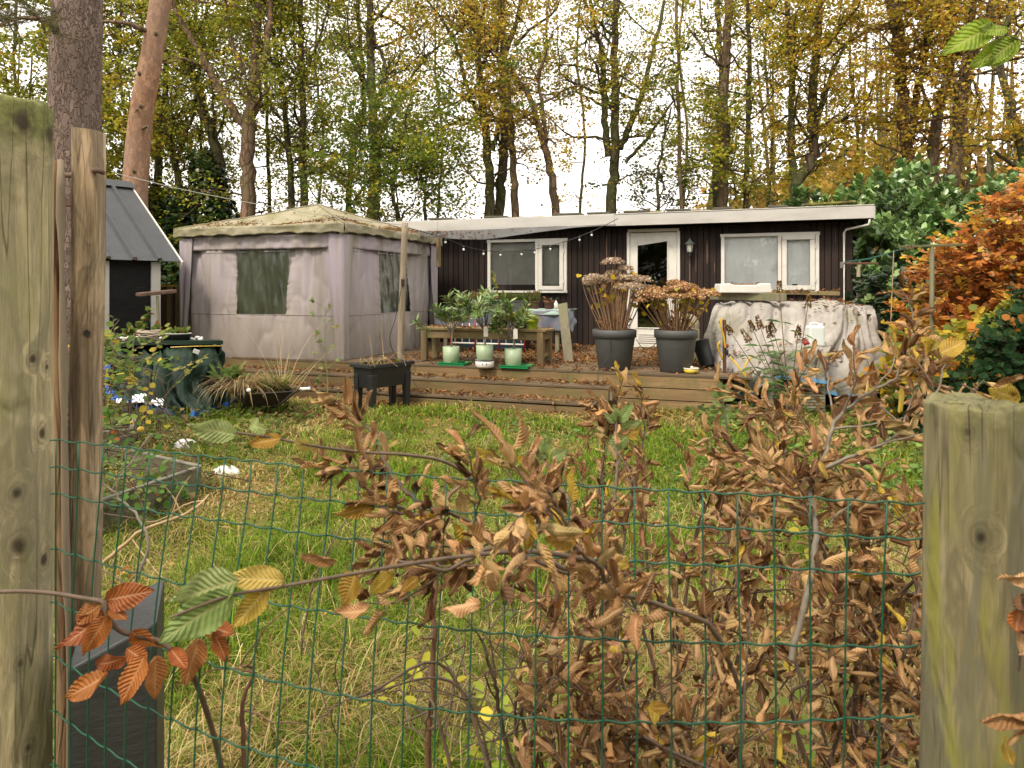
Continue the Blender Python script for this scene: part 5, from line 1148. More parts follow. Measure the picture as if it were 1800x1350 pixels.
for dx, h_ in ((-.1, .25), (.0, .42), (.12, .22), (-.25, .2)):
    Q = smooth_path([(dx, 0, -.05), (dx + .04, 0, h_ * .6), (dx + .1, -.02, h_)]); W.add(Q, np.linspace(.004, .002, len(Q)), 4); LP += list(Q[4:])
W.build_local('stem', M['twig'], t_); LP = np.repeat(np.array(LP), 3, 0) + np.array(t_.location); n = len(LP); V, F, C = scatter(HEX_V * np.array([1.2, 1, 1]), HEX_F, LP, nrm(rdir(rng, n) + np.array([0, 0, -.2])), rdir(rng, n) + np.array([0, -.5, 1.0]), rng.uniform(.05, .09, n), pal(rng, n, [(3, (.12, .2, .04)), (2, (.25, .25, .06)), (1, BROWN)])); np_mesh('foliage', V, F, M['leaf'], t_, C)

# ================================================================== white tarpaulin heap
wt = thing('white_tarp_heap', 'furniture stack under a large dirty white tarpaulin with blue hem beside the deck', 'tarpaulin', gnd(1400, 715, .05)); b_ = np.array(wt.location)
G1 = sheet([[(1268, 526, 9.5), (1330, 527, 9.6), (1400, 529, 9.6), (1470, 526, 9.6), (1535, 533, 9.5)], [(1256, 535, 9.0), (1322, 534, 9.0), (1400, 535, 9.0), (1475, 534, 9.0), (1540, 545, 8.95)],
            [(1244, 575, 8.85), (1315, 578, 8.7), (1400, 572, 8.7), (1480, 580, 8.7), (1553, 590, 8.85)], [(1236, 598, 8.8), (1306, 618, 8.45), (1400, 606, 8.1), (1485, 625, 8.35), (1562, 630, 8.8)],
            [(1240, 640, 8.6), (1300, 655, 8.2), (1385, 640, 7.88), (1490, 665, 8.1), (1566, 665, 8.7)], [(1262, 676, 8.4), (1300, 692, 8.1), (1375, 668, 7.85), (1498, 690, 8.0), (1566, 690, 8.6)]], 170, 120, 23, .018, .13, 8, .8)
mb = MB(); mb.grid(G1); mb.build('tarp', M['tarp_white'], wt, world=True, smooth=True, solid=.004)
G2 = sheet([[(1352, 610, 8.30), (1405, 606, 8.3), (1462, 608, 8.3)], [(1352, 613, 7.86), (1405, 610, 7.82), (1460, 611, 7.86)], [(1356, 640, 7.83), (1402, 640, 7.79), (1456, 645, 7.83)], [(1360, 664, 7.82), (1402, 667, 7.78), (1452, 673, 7.82)]], 80, 50, 29, .010, .03, 6)
mb = MB(); mb.grid(G2); mb.build('front_flap', M['tarp_grey'], wt, world=True, smooth=True, solid=.004)
for g_, s0, s1 in ((G2, 0, 80), (G1, 112, 150), (G1, 8, 60)):
    e_ = g_[s0:s1, -1]; mb = MB(); mb.grid(np.stack([e_ + (0, -.012, .03), e_ + (0, -.02, -.012)], 1)); mb.build('blue_hem', M['blue_hem'], wt, world=True, solid=.004)
mb = MB(); c0 = ray(1312, 592, 8.9); 
mb.box(ray(1400, 600, 9.3) * np.array([1, 1, 0]) + (0, 0, .62), (1.9, .7, 1.1)); mb.build('stack', M['dark_inside'], wt, world=True)
sb = thing('storage_box', 'ribbed grey beige plastic storage box under the front flap of the white tarpaulin', 'box', (3.32, 7.89, .04), .02); mb = MB(); w_ = .62; mb.box((0, .2, .19), (w_, .38, .36))
for k in range(9):
    for x0 in (-.16, .16): mb.box((x0, .006, .05 + k * .035), (.27, .008, .012))
mb.box((0, .004, .2), (.012, .012, .37)); mb.build('box', M['beige_plastic'], sb, bevel=.006); mb = MB(); mb.box((0, .2, .385), (w_ + .04, .42, .03)); mb.build('lid', M['beige_plastic'], sb, bevel=.006)
# planks, white crate lid and jerrycan lying on it
p_ = thing('timber_beam', 'weathered beam lying on the left of the white tarpaulin heap', 'beam', ray(1318, 521, 9.15)); b3 = np.array(p_.location); mb = MB(); mb.beam(ray(1248, 520, 9.3) - b3, ray(1382, 523, 9.0) - b3, .16, .10); mb.build('beam', M['greywood'], p_, bevel=.006)
p_ = thing('timber_beam', 'paler batten behind, reaching past the window along the top of the white tarpaulin heap', 'beam', ray(1430, 514, 9.5)); b3 = np.array(p_.location); mb = MB(); mb.beam(ray(1345, 513.5, 9.6) - b3, ray(1475, 516, 9.4) - b3, .09, .055); mb.build('beam', M['benchwood'], p_, bevel=.005)
wl = thing('plastic_cover', 'white plastic cover with leaves on it lying on the beam over the tarpaulin', 'cover', ray(1305, 514, 9.15), 0); mb = MB(); w_ = .66
pr = [(-.345, -.005), (-.33, .115), (-.2, .12), (-.17, .10), (.17, .10), (.2, .12), (.33, .12), (.345, -.005)]; n_ = len(pr)
mb.add([(x, -.14, z) for x, z in pr] + [(x, .14, z) for x, z in pr], [tuple(range(n_)), tuple(range(n_, 2 * n_))[::-1]] + [((i + 1) % n_, i, n_ + i, n_ + (i + 1) % n_) for i in range(n_)]); mb.build('cover', M['white_pot'], wl, bevel=.012)
jc = thing('jerrycan', 'translucent white plastic jerrycan standing in the fold of the white tarpaulin', 'jerrycan', ray(1433, 609, 8.18)); mb = MB(); mb.box((0, 0, .125), (.19, .13, .25)); mb.build('can', M['clear_plastic'], jc, bevel=.025)
mb = MB(); mb.tube(smooth_path([(-.06, 0, .245), (-.05, 0, .275), (.03, 0, .275), (.045, 0, .245)], 5), .013, 8); mb.lathe([(.022, .245), (.022, .275), (0, .277)], (.07, 0, 0), 16); mb.build('handle', M['clear_plastic'], jc, smooth=True)
rc = thing('red_cup', 'small red cup lying beside the jerrycan on the tarpaulin', 'cup', ray(1413, 604, 8.1)); mb = MB(); mb.lathe([(0, 0), (.025, 0), (.032, .05), (.028, .05), (0, .01)], n=20, M=Euler((0, R(75), 0)).to_matrix()); mb.build('cup', M['red_paint'], rc, smooth=True)
rng = np.random.default_rng(77); P_ = []
for i, j, s_, n in ((92, 66, 5, 30), (118, 74, 9, 60), (126, 66, 6, 25), (70, 70, 7, 20), (110, 20, 25, 60), (130, 20, 14, 60), (40, 74, 9, 20)):
    for _ in range(n): a, b2 = int(np.clip(rng.normal(i, s_), 2, 166)), int(np.clip(rng.normal(j, s_ * .4), 2, 116)); P_.append(G1[a, b2] + np.array([rng.uniform(-.01, .01), -.02, .025]))
for k in range(60): P_.append(ray(rng.uniform(1272, 1340), 500.5, 9.15 + rng.uniform(-.1, .1)))
for k in range(50): P_.append(ray(rng.uniform(1350, 1475), 511, 9.45 + rng.uniform(-.03, .03)))
tag(litter('tarp_leaves', np.array(P_), rng, (.04, .07)), 'brown leaves gathered in the folds of the white tarpaulin', 'fallen leaves', kind='stuff')

# ---- rusty stake with tap and yellow hose
st = thing('rusty_stake', 'rusty upright stake with a garden tap at the right end of the deck', 'stake', gnd(1274, 722, .04)); b3 = np.array(st.location); h_ = ray(1274, 562, b3[1])[2]
mb = MB(); mb.beam((0, 0, 0), (-.005, 0, h_ - .04), .035, .04, up=(0, 1, 0)); mb.build('stake', M['rust'], st, bevel=.003)
mb = MB(); mb.lathe([(.014, 0), (.02, .01), (.02, .06), (.014, .07)], tuple(ray(1276, 618, b3[1]) - b3 + (0, -.035, -.04)), 12); mb.tube([ray(1276, 622, b3[1]) - b3 + (0, -.04, 0), ray(1284, 628, b3[1]) - b3 + (0, -.06, 0)], .014, 8); mb.build('tap', M['black_plastic'], st, smooth=True)
mb = MB(); mb.lathe([(.017, 0), (.022, .01), (.022, .035), (.017, .045)], tuple(ray(1276, 611, b3[1]) - b3 + (0, -.035, 0)), 12); mb.build('connector', M['red_paint'], st, smooth=True)
for z in (.25, .42): mb = MB(); mb.tube([(.022 * math.cos(a) * 1.2, .026 * math.sin(a) * 1.2, z) for a in np.linspace(0, 2 * PI, 13)], .004, 5, cap=False); mb.build('clamp', M['steel'], st)
hz = thing('garden_hose', 'yellow garden hose looping from the tap down to the lawn beside the deck', 'hose', gnd(1320, 730, .03)); b4 = np.array(hz.location); Y0 = b3[1] - .06; g_ = lambda px, py, Y: ray(px, py, Y) - b4
for pts in ([g_(1275, 612, Y0), g_(1272, 592, Y0), g_(1267, 572, Y0), g_(1268, 560, Y0 + .02), g_(1264, 568, Y0 + .05)], [g_(1283, 627, Y0), g_(1298, 645, Y0 - .05), g_(1308, 660, Y0 - .08), g_(1310, 682, Y0 - .1), g_(1311, 703, Y0 - .15), g_(1325, 730, Y0 - .2)],
            [g_(1318, 704, Y0 - .2), g_(1312, 670, Y0 - .25), g_(1310, 645, Y0 - .25), g_(1318, 630, Y0 - .22), g_(1331, 627, Y0 - .2)], [g_(1266, 600, Y0), g_(1262, 610, Y0), g_(1270, 632, Y0 + .03)],
            [np.array([-.9, .1, .03]), np.array([-.6, -.1, .03]), np.array([-.3, .12, .03]), np.array([.0, .0, .03]), np.array([.05, .25, .05])]):
    mb = MB(); mb.tube(smooth_path(pts, 8), .011, 8); mb.build('hose', M['yellow_hose'], hz, smooth=True)

# ================================================================== clothes line poles
cp = thing('clothes_pole', 'nearer green brown T shaped clothes line pole in front of the beech hedge', 'pole', gnd(1638, 745, .02), group='clothes line poles'); b3 = np.array(cp.location)
hh_ = ray(1638, 434, b3[1])[2]; mb = MB(); mb.tube([(0, 0, -.05), (0, 0, hh_ - .02)], .024, 12); mb.build('post', M['paint_green_iron'], cp, smooth=True)
a_ = ray(1583, 434, b3[1]) - b3; c_2 = ray(1697, 430, b3[1]) - b3; mb = MB(); mb.beam(a_, c_2, .04, .025); mb.build('crossbar', M['paint_green_iron'], cp, bevel=.003)
mb = MB(); 
for x in (-.27, -.24): mb.tube([(x, -.03, a_[2] + .03), (x + .01, -.04, a_[2] - .01), (x - .02, -.03, a_[2] - .04), (x - .03, -.02, a_[2])], .008, 6)
mb.build('hook', M['rust'], cp, smooth=True)
fp = thing('clothes_pole', 'farther weathered T shaped clothes line pole right of the white tarpaulin heap', 'pole', ray(1509, 560, 10.0) * np.array([1, 1, 0]), group='clothes line poles'); b5 = np.array(fp.location)
mb = MB(); mb.tube([(0, 0, 0), (0, 0, ray(1509, 466, 10)[2])], .026, 12); mb.build('post', M['polewood'], fp, smooth=True); mb = MB(); mb.beam(ray(1478, 463, 10) - b5, ray(1545, 463, 10) - b5, .06, .03); mb.build('crossbar', M['rust'], fp, bevel=.003)
mb = MB(); mb.box(ray(1480, 466, 9.95) - b5, (.04, .04, .09)); mb.build('bracket', M['steel'], fp, bevel=.003)
cl2 = thing('clothes_line', 'thin green clothes line strung between the two T shaped poles', 'clothes line', ray(1509, 462, 9.9)); b6 = np.array(cl2.location)
for p0, p1 in (((1484, 460, 9.95), (1590, 436, b3[1])), ((1484, 462, 9.9), (1592, 436, b3[1] - .02))): mb = MB(); A_ = ray(*p0) - b6; B_ = ray(*p1) - b6; mb.tube([A_, A_ * .5 + B_ * .5 - (0, 0, .03), B_], .004, 5); mb.build('line', plain('line_green', (.05, .2, .17), .5) if 'line_green' not in bpy.data.materials else bpy.data.materials['line_green'], cl2)
mb = MB(); A_ = ray(1571, 440, b3[1] - .02) - b6; mb.tube([A_, ray(1566, 560, b3[1]) - b6, ray(1563, 650, b3[1] + .2) - b6], .005, 5); mb.build('line', M['straw'], cl2)

# ================================================================== shed
th = R(50); ed = np.array([math.cos(th), math.sin(th), 0]); bd = np.array([-math.sin(th), math.cos(th), 0])
so_ = np.array([-4.85, 10.0, 0]); shed = thing('garden_shed', 'small black garden shed with grey sheet metal roof and white corner boards beside the pine', 'shed', so_, th)
# local: x along the eave (to -1.9), y back towards the ridge
LS, ZE, ZR, TR = 2.0, 1.9, 3.2, 1.85
mb = MB(); n_ = 6; N_ = 120; G = np.zeros((N_, 2, 3))
for i in range(N_):
    x = -LS + LS * i / (N_ - 1); ph = (x * 3.0) % 1.0; rib = .05 * (1 if .0 < ph < .16 else 0)
    for j, (y, z) in enumerate(((-.0, ZE), (TR, ZR))): G[i, j] = (x, y - rib * .57, z + rib * .82)
mb.grid(G); mb.build('roof', M['metal_roof'], shed, solid=.006)
mb = MB(); mb.add([(-LS, TR, ZR - .01), (0.0, TR, ZR - .01), (0.0, 2 * TR, ZE), (-LS, 2 * TR, ZE)], [(0, 1, 2, 3)]); mb.build('roof', M['metal_roof'], shed, solid=.01)
mb = MB(); mb.add([(-LS, TR - .16, ZR - .06), (.03, TR - .16, ZR - .06), (.03, TR, ZR + .06), (-LS, TR, ZR + .06), (.03, TR + .16, ZR - .06), (-LS, TR + .16, ZR - .06)], [(0, 1, 2, 3), (3, 2, 4, 5)]); mb.build('ridge_cap', M['metal_roof'], shed, solid=.008)
mb = MB(); mb.beam((.012, 0, ZE - .05), (.012, TR, ZR - .05), .02, .11); mb.beam((.012, TR, ZR - .05), (.012, 2 * TR, ZE - .05), .02, .11); mb.build('barge_board', M['frame_white'], shed)
mb = MB(); x1 = -.27
for k in range(14): z = .1 + k * .13; mb.box(((-LS + .1 + x1) / 2, .17 - .004, z + .06), (LS - .1 + x1 + .0, .02, .126), rot=(R(3), 0, 0))
for k in range(14): z = .1 + k * .13; mb.box((x1, .17 + 1.68, z + .06), (.02, 3.3, .126))
mb.build('wall', plain('shed_black', (.010, .010, .010), .8, (.016, .016, .016), 8, .3, .003, stretch=(1, 1, 4), spec=.15), shed, bevel=.003)
for xa, w_ in ((x1 - .0, .13), (-.95, .13)): mb = MB(); mb.box((xa - .03, .135, 1.0), (w_, .03, 1.78)); mb.build('corner_board', M['fascia'], shed, bevel=.003)
mb = MB(); mb.box((-1.35, .12, 1.0), (.7, .03, 1.75)); dr = mb.build('door', M['fascia'], shed, bevel=.003); mb = MB(); mb.box((-1.06, .1, 1.05), (.02, .02, .12)); mb.tube([(-1.06, .1, 1.1), (-1.06, .05, 1.1), (-1.14, .05, 1.1)], .007, 6); mb.build('handle', M['steel'], dr)
# wooden screen between shed and gazebo
sc_ = thing('wooden_screen', 'brown board screen with a yellow strap between the shed and the gazebo', 'fence', ray(293, 590, 11.2) * np.array([1, 1, 0]) + (0, 0, .05)); b7 = np.array(sc_.location); mb = MB()
for k in range(6): mb.box((-.30 + k * .12, 0, .85), (.115, .02, 1.3))
mb.build('board', wood('screen_brown', (.14, .08, .045), (.1, .055, .03), (.05, .03, .02), axis=2, s=26, gs=8, per=True), sc_, bevel=.003)
for x in (-.02, .12): mb = MB(); mb.box((x + .1, -.06, .75), (.07, .07, 1.5)); mb.build('post', M['benchwood_v'], sc_, bevel=.004)
mb = MB(); mb.box((-.1, -.02, 1.5), (.55, .012, .03)); mb.build('strap', M['yellow_hose'], sc_)
bp = thing('bird_table', 'rough brown board fixed like an arm between shed and gazebo', 'board', ray(275, 517, 9.3)); mb = MB(); b8 = np.array(bp.location); mb.beam(ray(243, 518, 9.2) - b8, ray(306, 512, 9.6) - b8, .16, .05); mb.build('board', M['bare_wood'], bp, bevel=.01)
mb = MB(); mb.tube([ray(277, 520, 9.35) - b8, ray(279, 600, 9.3) - b8], .02, 8); mb.build('stake', M['greywood'], bp)

# ================================================================== raised beds, trellises, odds and ends
def board(name, lab, segs, th_=.025, h_=.22, mat='bedboard'):
    t_ = thing(name, lab, 'raised bed', segs[0][0]); b = np.array(t_.location)
    for a, c in segs: mb = MB(); d = np.array(c) - a; mb.beam(np.array(a) - b + (0, 0, h_ / 2), np.array(c) - b + (0, 0, h_ / 2), th_, h_); o = mb.build('side_board', M[mat], t_, bevel=.003); mb = MB(); mb.beam(np.array(a) - b + (0, 0, h_ + .008), np.array(c) - b + (0, 0, h_ + .008), .034, .012); mb.build('top_edge', M['edge_grey'], o, bevel=.002).parent = o
    return t_
A1 = np.array([-2.55, 3.9, 0]); C1 = np.array([-2.24, 4.9, 0]); B1 = np.array([-3.35, 5.6, 0]); board('raised_bed', 'low raised bed of grey green boards nearest the wire fence', [(A1, C1), (C1, B1)])
A2 = np.array([-4.3, 5.9, 0]); C2 = np.array([-3.62, 6.55, 0]); D2 = np.array([-3.35, 6.0, 0]); board('raised_bed', 'low raised bed of grey green boards farther back near the arched trellis', [(A2, C2), (C2, D2), (D2, D2 + (-.8, -.5, 0))], h_=.26)
ar = thing('arched_trellis', 'thin black wire arch trellis with scrolls by the raised bed', 'trellis', gnd(262, 770, 0)); ba = np.array(ar.location); Ya = ba[1]; mb = MB(); g_ = lambda px, py: ray(px, py, Ya) - ba
for x0, x1, yt, dr_ in ((215, 292, 648, .006), (228, 278, 668, .004)): mb.tube([g_(x0 + (x1 - x0) * (.5 - .5 * math.cos(a)), yt + (708 - yt) * (1 - math.sin(a))) for a in np.linspace(0, PI, 21)], dr_, 6)
for x in (215, 228, 240, 253, 266, 278, 292): mb.tube([g_(x, 708 if x not in (253,) else 650), g_(x + 2, 790)], .004, 5)
mb.tube([g_(213, 708), g_(294, 708)], .005, 5)
for sx_, s_ in ((240, 1), (262, -1)): mb.tube([g_(sx_ + s_ * (1 + .9 * t) * math.cos(t), 700 - (1 + .9 * t) * math.sin(t)) for t in np.linspace(0, 7, 22)], .0035, 5)
mb.build('wire', M['iron'], ar, smooth=True)
for px, py in ((280, 725), (281, 738), (221, 722), (222, 735), (275, 796)): mb = MB(); mb.blob(g_(px, py), (.033, .01, .035), rng, 8, 6, .1); mb.build('medallion', M['iron'], ar)
rs_ = thing('rusty_trellis', 'rusty crossed rod trellis leaning behind the weathered square post', 'trellis', gnd(210, 800, 0)); bb = np.array(rs_.location); Yr = bb[1]; g_ = lambda px, py: ray(px, py, Yr) - bb; mb = MB()
for a, c in (((183, 800), (205, 590)), ((222, 770), (236, 585)), ((178, 640), (238, 632)), ((178, 682), (240, 668)), ((178, 722), (242, 708)), ((178, 605), (232, 600))): mb.tube([g_(*a), g_(*c)], .005, 6)
mb.build('rod', M['rust'], rs_, smooth=True)
for px, py, r_, lb, cat_ in ((326, 792, .11, 'round white stone on the lawn by the raised bed corner', 'stone'), (397, 842, .11, 'netted white lump lying in the grass beyond the wire fence', 'stone')):
    t_ = tag(MB().blob((0, 0, .04), (r_, r_ * .8, r_ * .6), rng, 16, 12, .05).build('white_stone', M['white_stone'], None, smooth=True, sub=1), lb, cat_); t_.location = tuple(gnd(px, py, .02))
fr = thing('fallen_sheet', 'crumpled pale sheet lying between the trellis and the green tarpaulin', 'sheet', gnd(250, 716, .03)); mb = MB(); Gs = sheet([[(205, 690, 8.1), (240, 688, 8.0), (290, 704, 7.7)], [(205, 710, 7.7), (245, 708, 7.6), (285, 714, 7.5)]], 30, 16, 5, .02); mb.grid(Gs); mb.build('sheet', M['curtain'], fr, world=True, smooth=True, solid=.004)
for px, py in ((247, 755), (231, 743)):
    t_ = tag(MB().blob((0, 0, 0), (.03, .03, .028), rng, 12, 9, .01).build('fallen_fruit', plain('fruit', (.6, .4, .05), .4) if 'fruit' not in bpy.data.materials else bpy.data.materials['fruit'], None, smooth=True), 'yellow round fruit hanging on the arch trellis' if px == 247 else 'smaller orange fruit beside the arch trellis', 'fruit'); t_.location = tuple(ray(px, py, 6.0))
    if px != 247: t_.scale = (.6, .6, .6)
vc = thing('vent_cap', 'short white plastic pipe cap poking out of the ivy on the right of the lawn', 'pipe', gnd(1507, 838, 0)); mb = MB(); mb.lathe([(.045, 0), (.045, .1), (.052, .105), (.052, .135), (.046, .14), (.038, .14), (.036, .11)], n=28); mb.build('pipe', M['white_pot'], vc, smooth=True); mb = MB(); mb.lathe([(0, .115), (.037, .115)], n=28); mb.build('opening', M['stone'], vc)

# ================================================================== the fence: wire mesh and posts
FT = 1.5
def fence_pt(u, s):
    """u metres along the fence from the left post, s metres of mesh below the top wire"""
    t = u / 1.45; A = np.array([-.83, 1.24]); B = np.array([.564, .94]); p = A + (B - A) * t; q = min(1, max(0, t))
    bul = .16 * math.sin(PI * q ** .9) * (1 - math.exp(-(s / .24) ** 1.6)); w_ = min(1, max(0, (q - .42) / .4)); w_ = w_ * w_ * (3 - 2 * w_)
    z = 1.225 - .020 * t - s * .985 - .014 * math.sin(PI * q)
    return np.array([p[0] - .05 * s * w_, p[1] - bul, z])
fence = thing('wire_fence', 'green plastic coated wire mesh fence sagging between the two big posts', 'fence', (-.14, 1.09, 0), 0); bf = np.array(fence.location)
rows = [0, .05, .10] + [.2 + .1 * k for k in range(10)]; mb = MB()
for s_ in rows:
    us = np.arange(-.012, 1.456, .0045)
    mb.tube([fence_pt(u, s_) + np.array([.0, 0, .0016 * math.sin(2 * PI * (u / .05) + .3) + .0016 * N1(u * 8, s_ * 9)]) - bf + np.array([0, .0018, 0]) for u in us], .00145, 6)
mb.build('line_wire', M['wire'], fence, smooth=True); mb = MB()
for k in range(29): u = k * .05 + .004; mb.tube([fence_pt(u + .0015 * N2(k, s_ * 5), s_) - bf - np.array([0, .0018, 0]) for s_ in np.linspace(0, 1.12, 24)], .00135, 6)
mb.build('stay_wire', M['wire'], fence, smooth=True)
f2 = thing('wire_fence', 'green wire mesh continuing to the right past the mossy post', 'fence', (.9, .95, 0)); b2 = np.array(f2.location); mb = MB()
for s_ in rows[2:]: mb.tube([np.array([.70 + u, .96 + .12 * u, 1.02 - s_ * .98 + .002 * math.sin(u * 126)]) - b2 for u in np.arange(0, 1.2, .012)], .0017, 6)
for k in range(22): mb.tube([np.array([.72 + k * .05, .962 + .006 * k, z]) - b2 for z in (.95, .02)], .0016, 6)
mb.build('mesh', M['wire'], f2, smooth=True)

def round_post(name, lab, c, r, z0, z1, mat, seed, lean=(0, 0), cham=.25, n=48, m_=60, oval=1.0, taper=.0):
    t_ = thing(name, lab, 'post', (c[0], c[1], 0)); nz = VN(seed); G = np.zeros((n + 1, m_ + 6, 3))
    for i in range(n + 1):
        a = 2 * PI * i / n
        for j in range(m_ + 6):
            if j < m_: z = z0 + (z1 - z0 - r * cham) * j / (m_ - 1); rr = r * (1 + taper * (1 - j / (m_ - 1)))
            else: q = (j - m_ + 1) / 6; rr = r * (math.cos(q * PI / 2) ** .5 if q < 1 else .0); z = z1 - r * cham + r * cham * math.sin(q * PI / 2) + .006 * nz.fbm(math.cos(a) * rr * 60 + 9, math.sin(a) * rr * 60 + 5, 3)
            k = 1 + .025 * nz.fbm(math.cos(a) * 1.4 + 5, z * 1.1 + math.sin(a) * 1.4, 3) + .012 * nz(math.cos(a) * 8 + 9, z * 5 + math.sin(a) * 8)
            G[i, j] = (math.cos(a) * rr * k + lean[0] * (z / z1), math.sin(a) * rr * k * oval + lean[1] * (z / z1), z)
    mb = MB(); mb.grid(G, flip=False); mb.build('shaft', mat, t_, smooth=True); return t_
def post_hit(px, py, c, r):      # where the line of sight meets a round post, in the post's own frame
    d = np.array([(px - 900) / 1200, 1.0]); c2 = np.array(c[:2]); a = d @ d; b = d @ c2; q = b * b - a * (c2 @ c2 - r * r); t = (b - math.sqrt(max(q, 0))) / a
    return (d[0] * t - c2[0], t - c2[1], 1.5 - (py - 508) / 1200 * t)
LC = (-.962, 1.315); KN = [(*post_hit(px, py, LC, .0665), rr) for px, py, rr in ((88, 238, .014), (40, 214, .013), (33, 960, .013), (79, 984, .009), (30, 866, .008), (58, 630, .006), (83, 645, .005), (76, 762, .008), (36, 1168, .006), (52, 1316, .008))]
RC = (.644, .965); KR = [(*post_hit(px, py, RC, .062), rr) for px, py, rr in ((1725, 948, .008), (1700, 760, .005))]
m1 = post_mat('post_left', (.44, .37, .22), (.33, .28, .165), (.13, .095, .055), (.20, .205, .07), KN, top_z=1.80, alg_amt=.5, patch=(.17, .155, .10))
c0 = (-.975, 1.24 + .07)
mp_ = round_post('fence_post', 'tall thick round fence post with green head at the left edge', (-.962, 1.315, 0), .0665, 0, 1.862, m1, 51, lean=(.0, 0), cham=.22, taper=-.05)
m2 = post_mat('post_right', (.27, .23, .13), (.19, .16, .09), (.06, .045, .03), (.15, .14, .06), KR, top_z=1.35, alg_amt=.7, moss=(.22, .215, .04), patch=(.11, .11, .085))
round_post('fence_post', 'short thick mossy round fence post at the right edge', (.644, .965, 0), .062, 0, 1.345, m2, 52, lean=(.008, 0), cham=.16, taper=.04)
# the weathered squared post with a peg through it
sp_ = thing('square_post', 'weathered squared stake with a knot hole and a peg through its head', 'post', (-.84, 1.50, 0)); mb = MB(); n = 40; G = []
zt = ray(155, 232, 1.50)[2]
for j in range(n + 1):
    z = zt * j / n; cx = (155 - 900) / 1200 * 1.50 + .84 if j == n else None; cx = -.029 + (.0) ; t_ = j / n
    pxc = 143 + (156 - 143) * (z / zt) if True else 0; cx = (pxc - 900) / 1200 * 1.50 + .84; w_ = .0285 + .0015 * N1(z * 3, 0); d_ = .018; sx = .003 * N2(z * 4, 1)
    G.append([(cx + sx + x, y, z + (.006 * (x < 0) if j == n else 0)) for x, y in ((-w_, -d_), (-w_ + .006, -d_ - .004), (w_ - .006, -d_ - .004), (w_, -d_), (w_, d_), (-w_, d_), (-w_, -d_))])
G = np.array(G); mb.grid(G.transpose(1, 0, 2)); mb.add(G[-1][:6], [(0, 1, 2, 3, 4, 5)])
m3 = post_mat('post_square', (.44, .33, .21), (.30, .21, .125), (.11, .075, .045), (.17, .15, .085), [(.0, -.02, 1.31, .010), (.004, -.022, 1.36, .006), (-.02, -.022, .96, .006)], alg_amt=.25, patch=(.13, .10, .07), fine=.85)
mb.build('shaft', m3, sp_, bevel=.002)
mb = MB(); zp = ray(165, 300, 1.48)[2]; hx = (166 - 900) / 1200 * 1.48 + .84; mb.tube([(hx - .02, .03, zp), (hx, -.02, zp), (hx + .014, -.035, zp - .001), (hx + .032, -.04, zp - .008)], [.007, .0065, .006, .005], 8); mb.tube([(hx - .05, .03, zp - .002), (hx - .1, .04, zp)], .006, 8); mb.build('peg', M['bare_wood'], sp_, smooth=True)
mb = MB(); zh = ray(153, 586, 1.48)[2]; mb.lathe([(.0, 0), (.007, 0.0005), (.0075, .001)], ((152 - 900) / 1200 * 1.475 + .84, -.0235, zh), 16, Euler((R(90), 0, 0)).to_matrix()); mb.build('knot_hole', M['dark_inside'], sp_)
mb = MB(); zp2 = ray(110, 345, 1.42)[2]; mb.beam((-.177, .035, zp2), (-.085, .045, zp2 + .008), .018, .016); mb.build('crosspiece', M['bare_wood'], sp_)
# split bark covered sapling between the posts
bs = thing('split_stake', 'split bark covered stake wedged between the two left posts', 'post', (-.968, 1.47, 0)); ztb = ray(102, 282, 1.47)[2]; pts = []; rr_ = []
for k in range(30): z = ztb * k / 29; pts.append((.008 - .02 * (z / ztb) + .004 * N1(z * 3, 3), .003 * N2(z * 3, 2), z)); rr_.append(.0185 - .009 * (z / ztb) + .002 * N3(z * 6, 1))
mb = MB(); mb.tube(pts, rr_, 12); mb.build('shaft', bark('bark_split', (.23, .13, .07), (.07, .035, .02), (.42, .3, .17), s=26, st=.12, amt=.8, bd=.004), bs, smooth=True)
mb = MB(); mb.tube([(p[0] + .017, p[1] - .008, p[2]) for p in pts], [.007 + .003 * N1(p[2] * 9, 4) for p in pts], 8); mb.build('bare_side', M['polewood'], bs, smooth=True)
# black recycled plastic post with a bevelled head
bpz = thing('plastic_post', 'thick black recycled plastic post behind the wire mesh under the orange beech leaves', 'post', (-.785, 1.365, 0), R(22)); mb = MB(); hp = .82; w_ = .074
mb.add([(-w_, -w_, 0), (w_, -w_, 0), (w_, w_, 0), (-w_, w_, 0), (-w_, -w_, hp - .03), (w_, -w_, hp + .035), (w_, w_, hp + .06), (-w_, w_, hp + .01)], [(0, 1, 5, 4), (1, 2, 6, 5), (2, 3, 7, 6), (3, 0, 4, 7), (4, 5, 6, 7)]); mb.build('shaft', M['plastic_black_post'], bpz, bevel=.004)
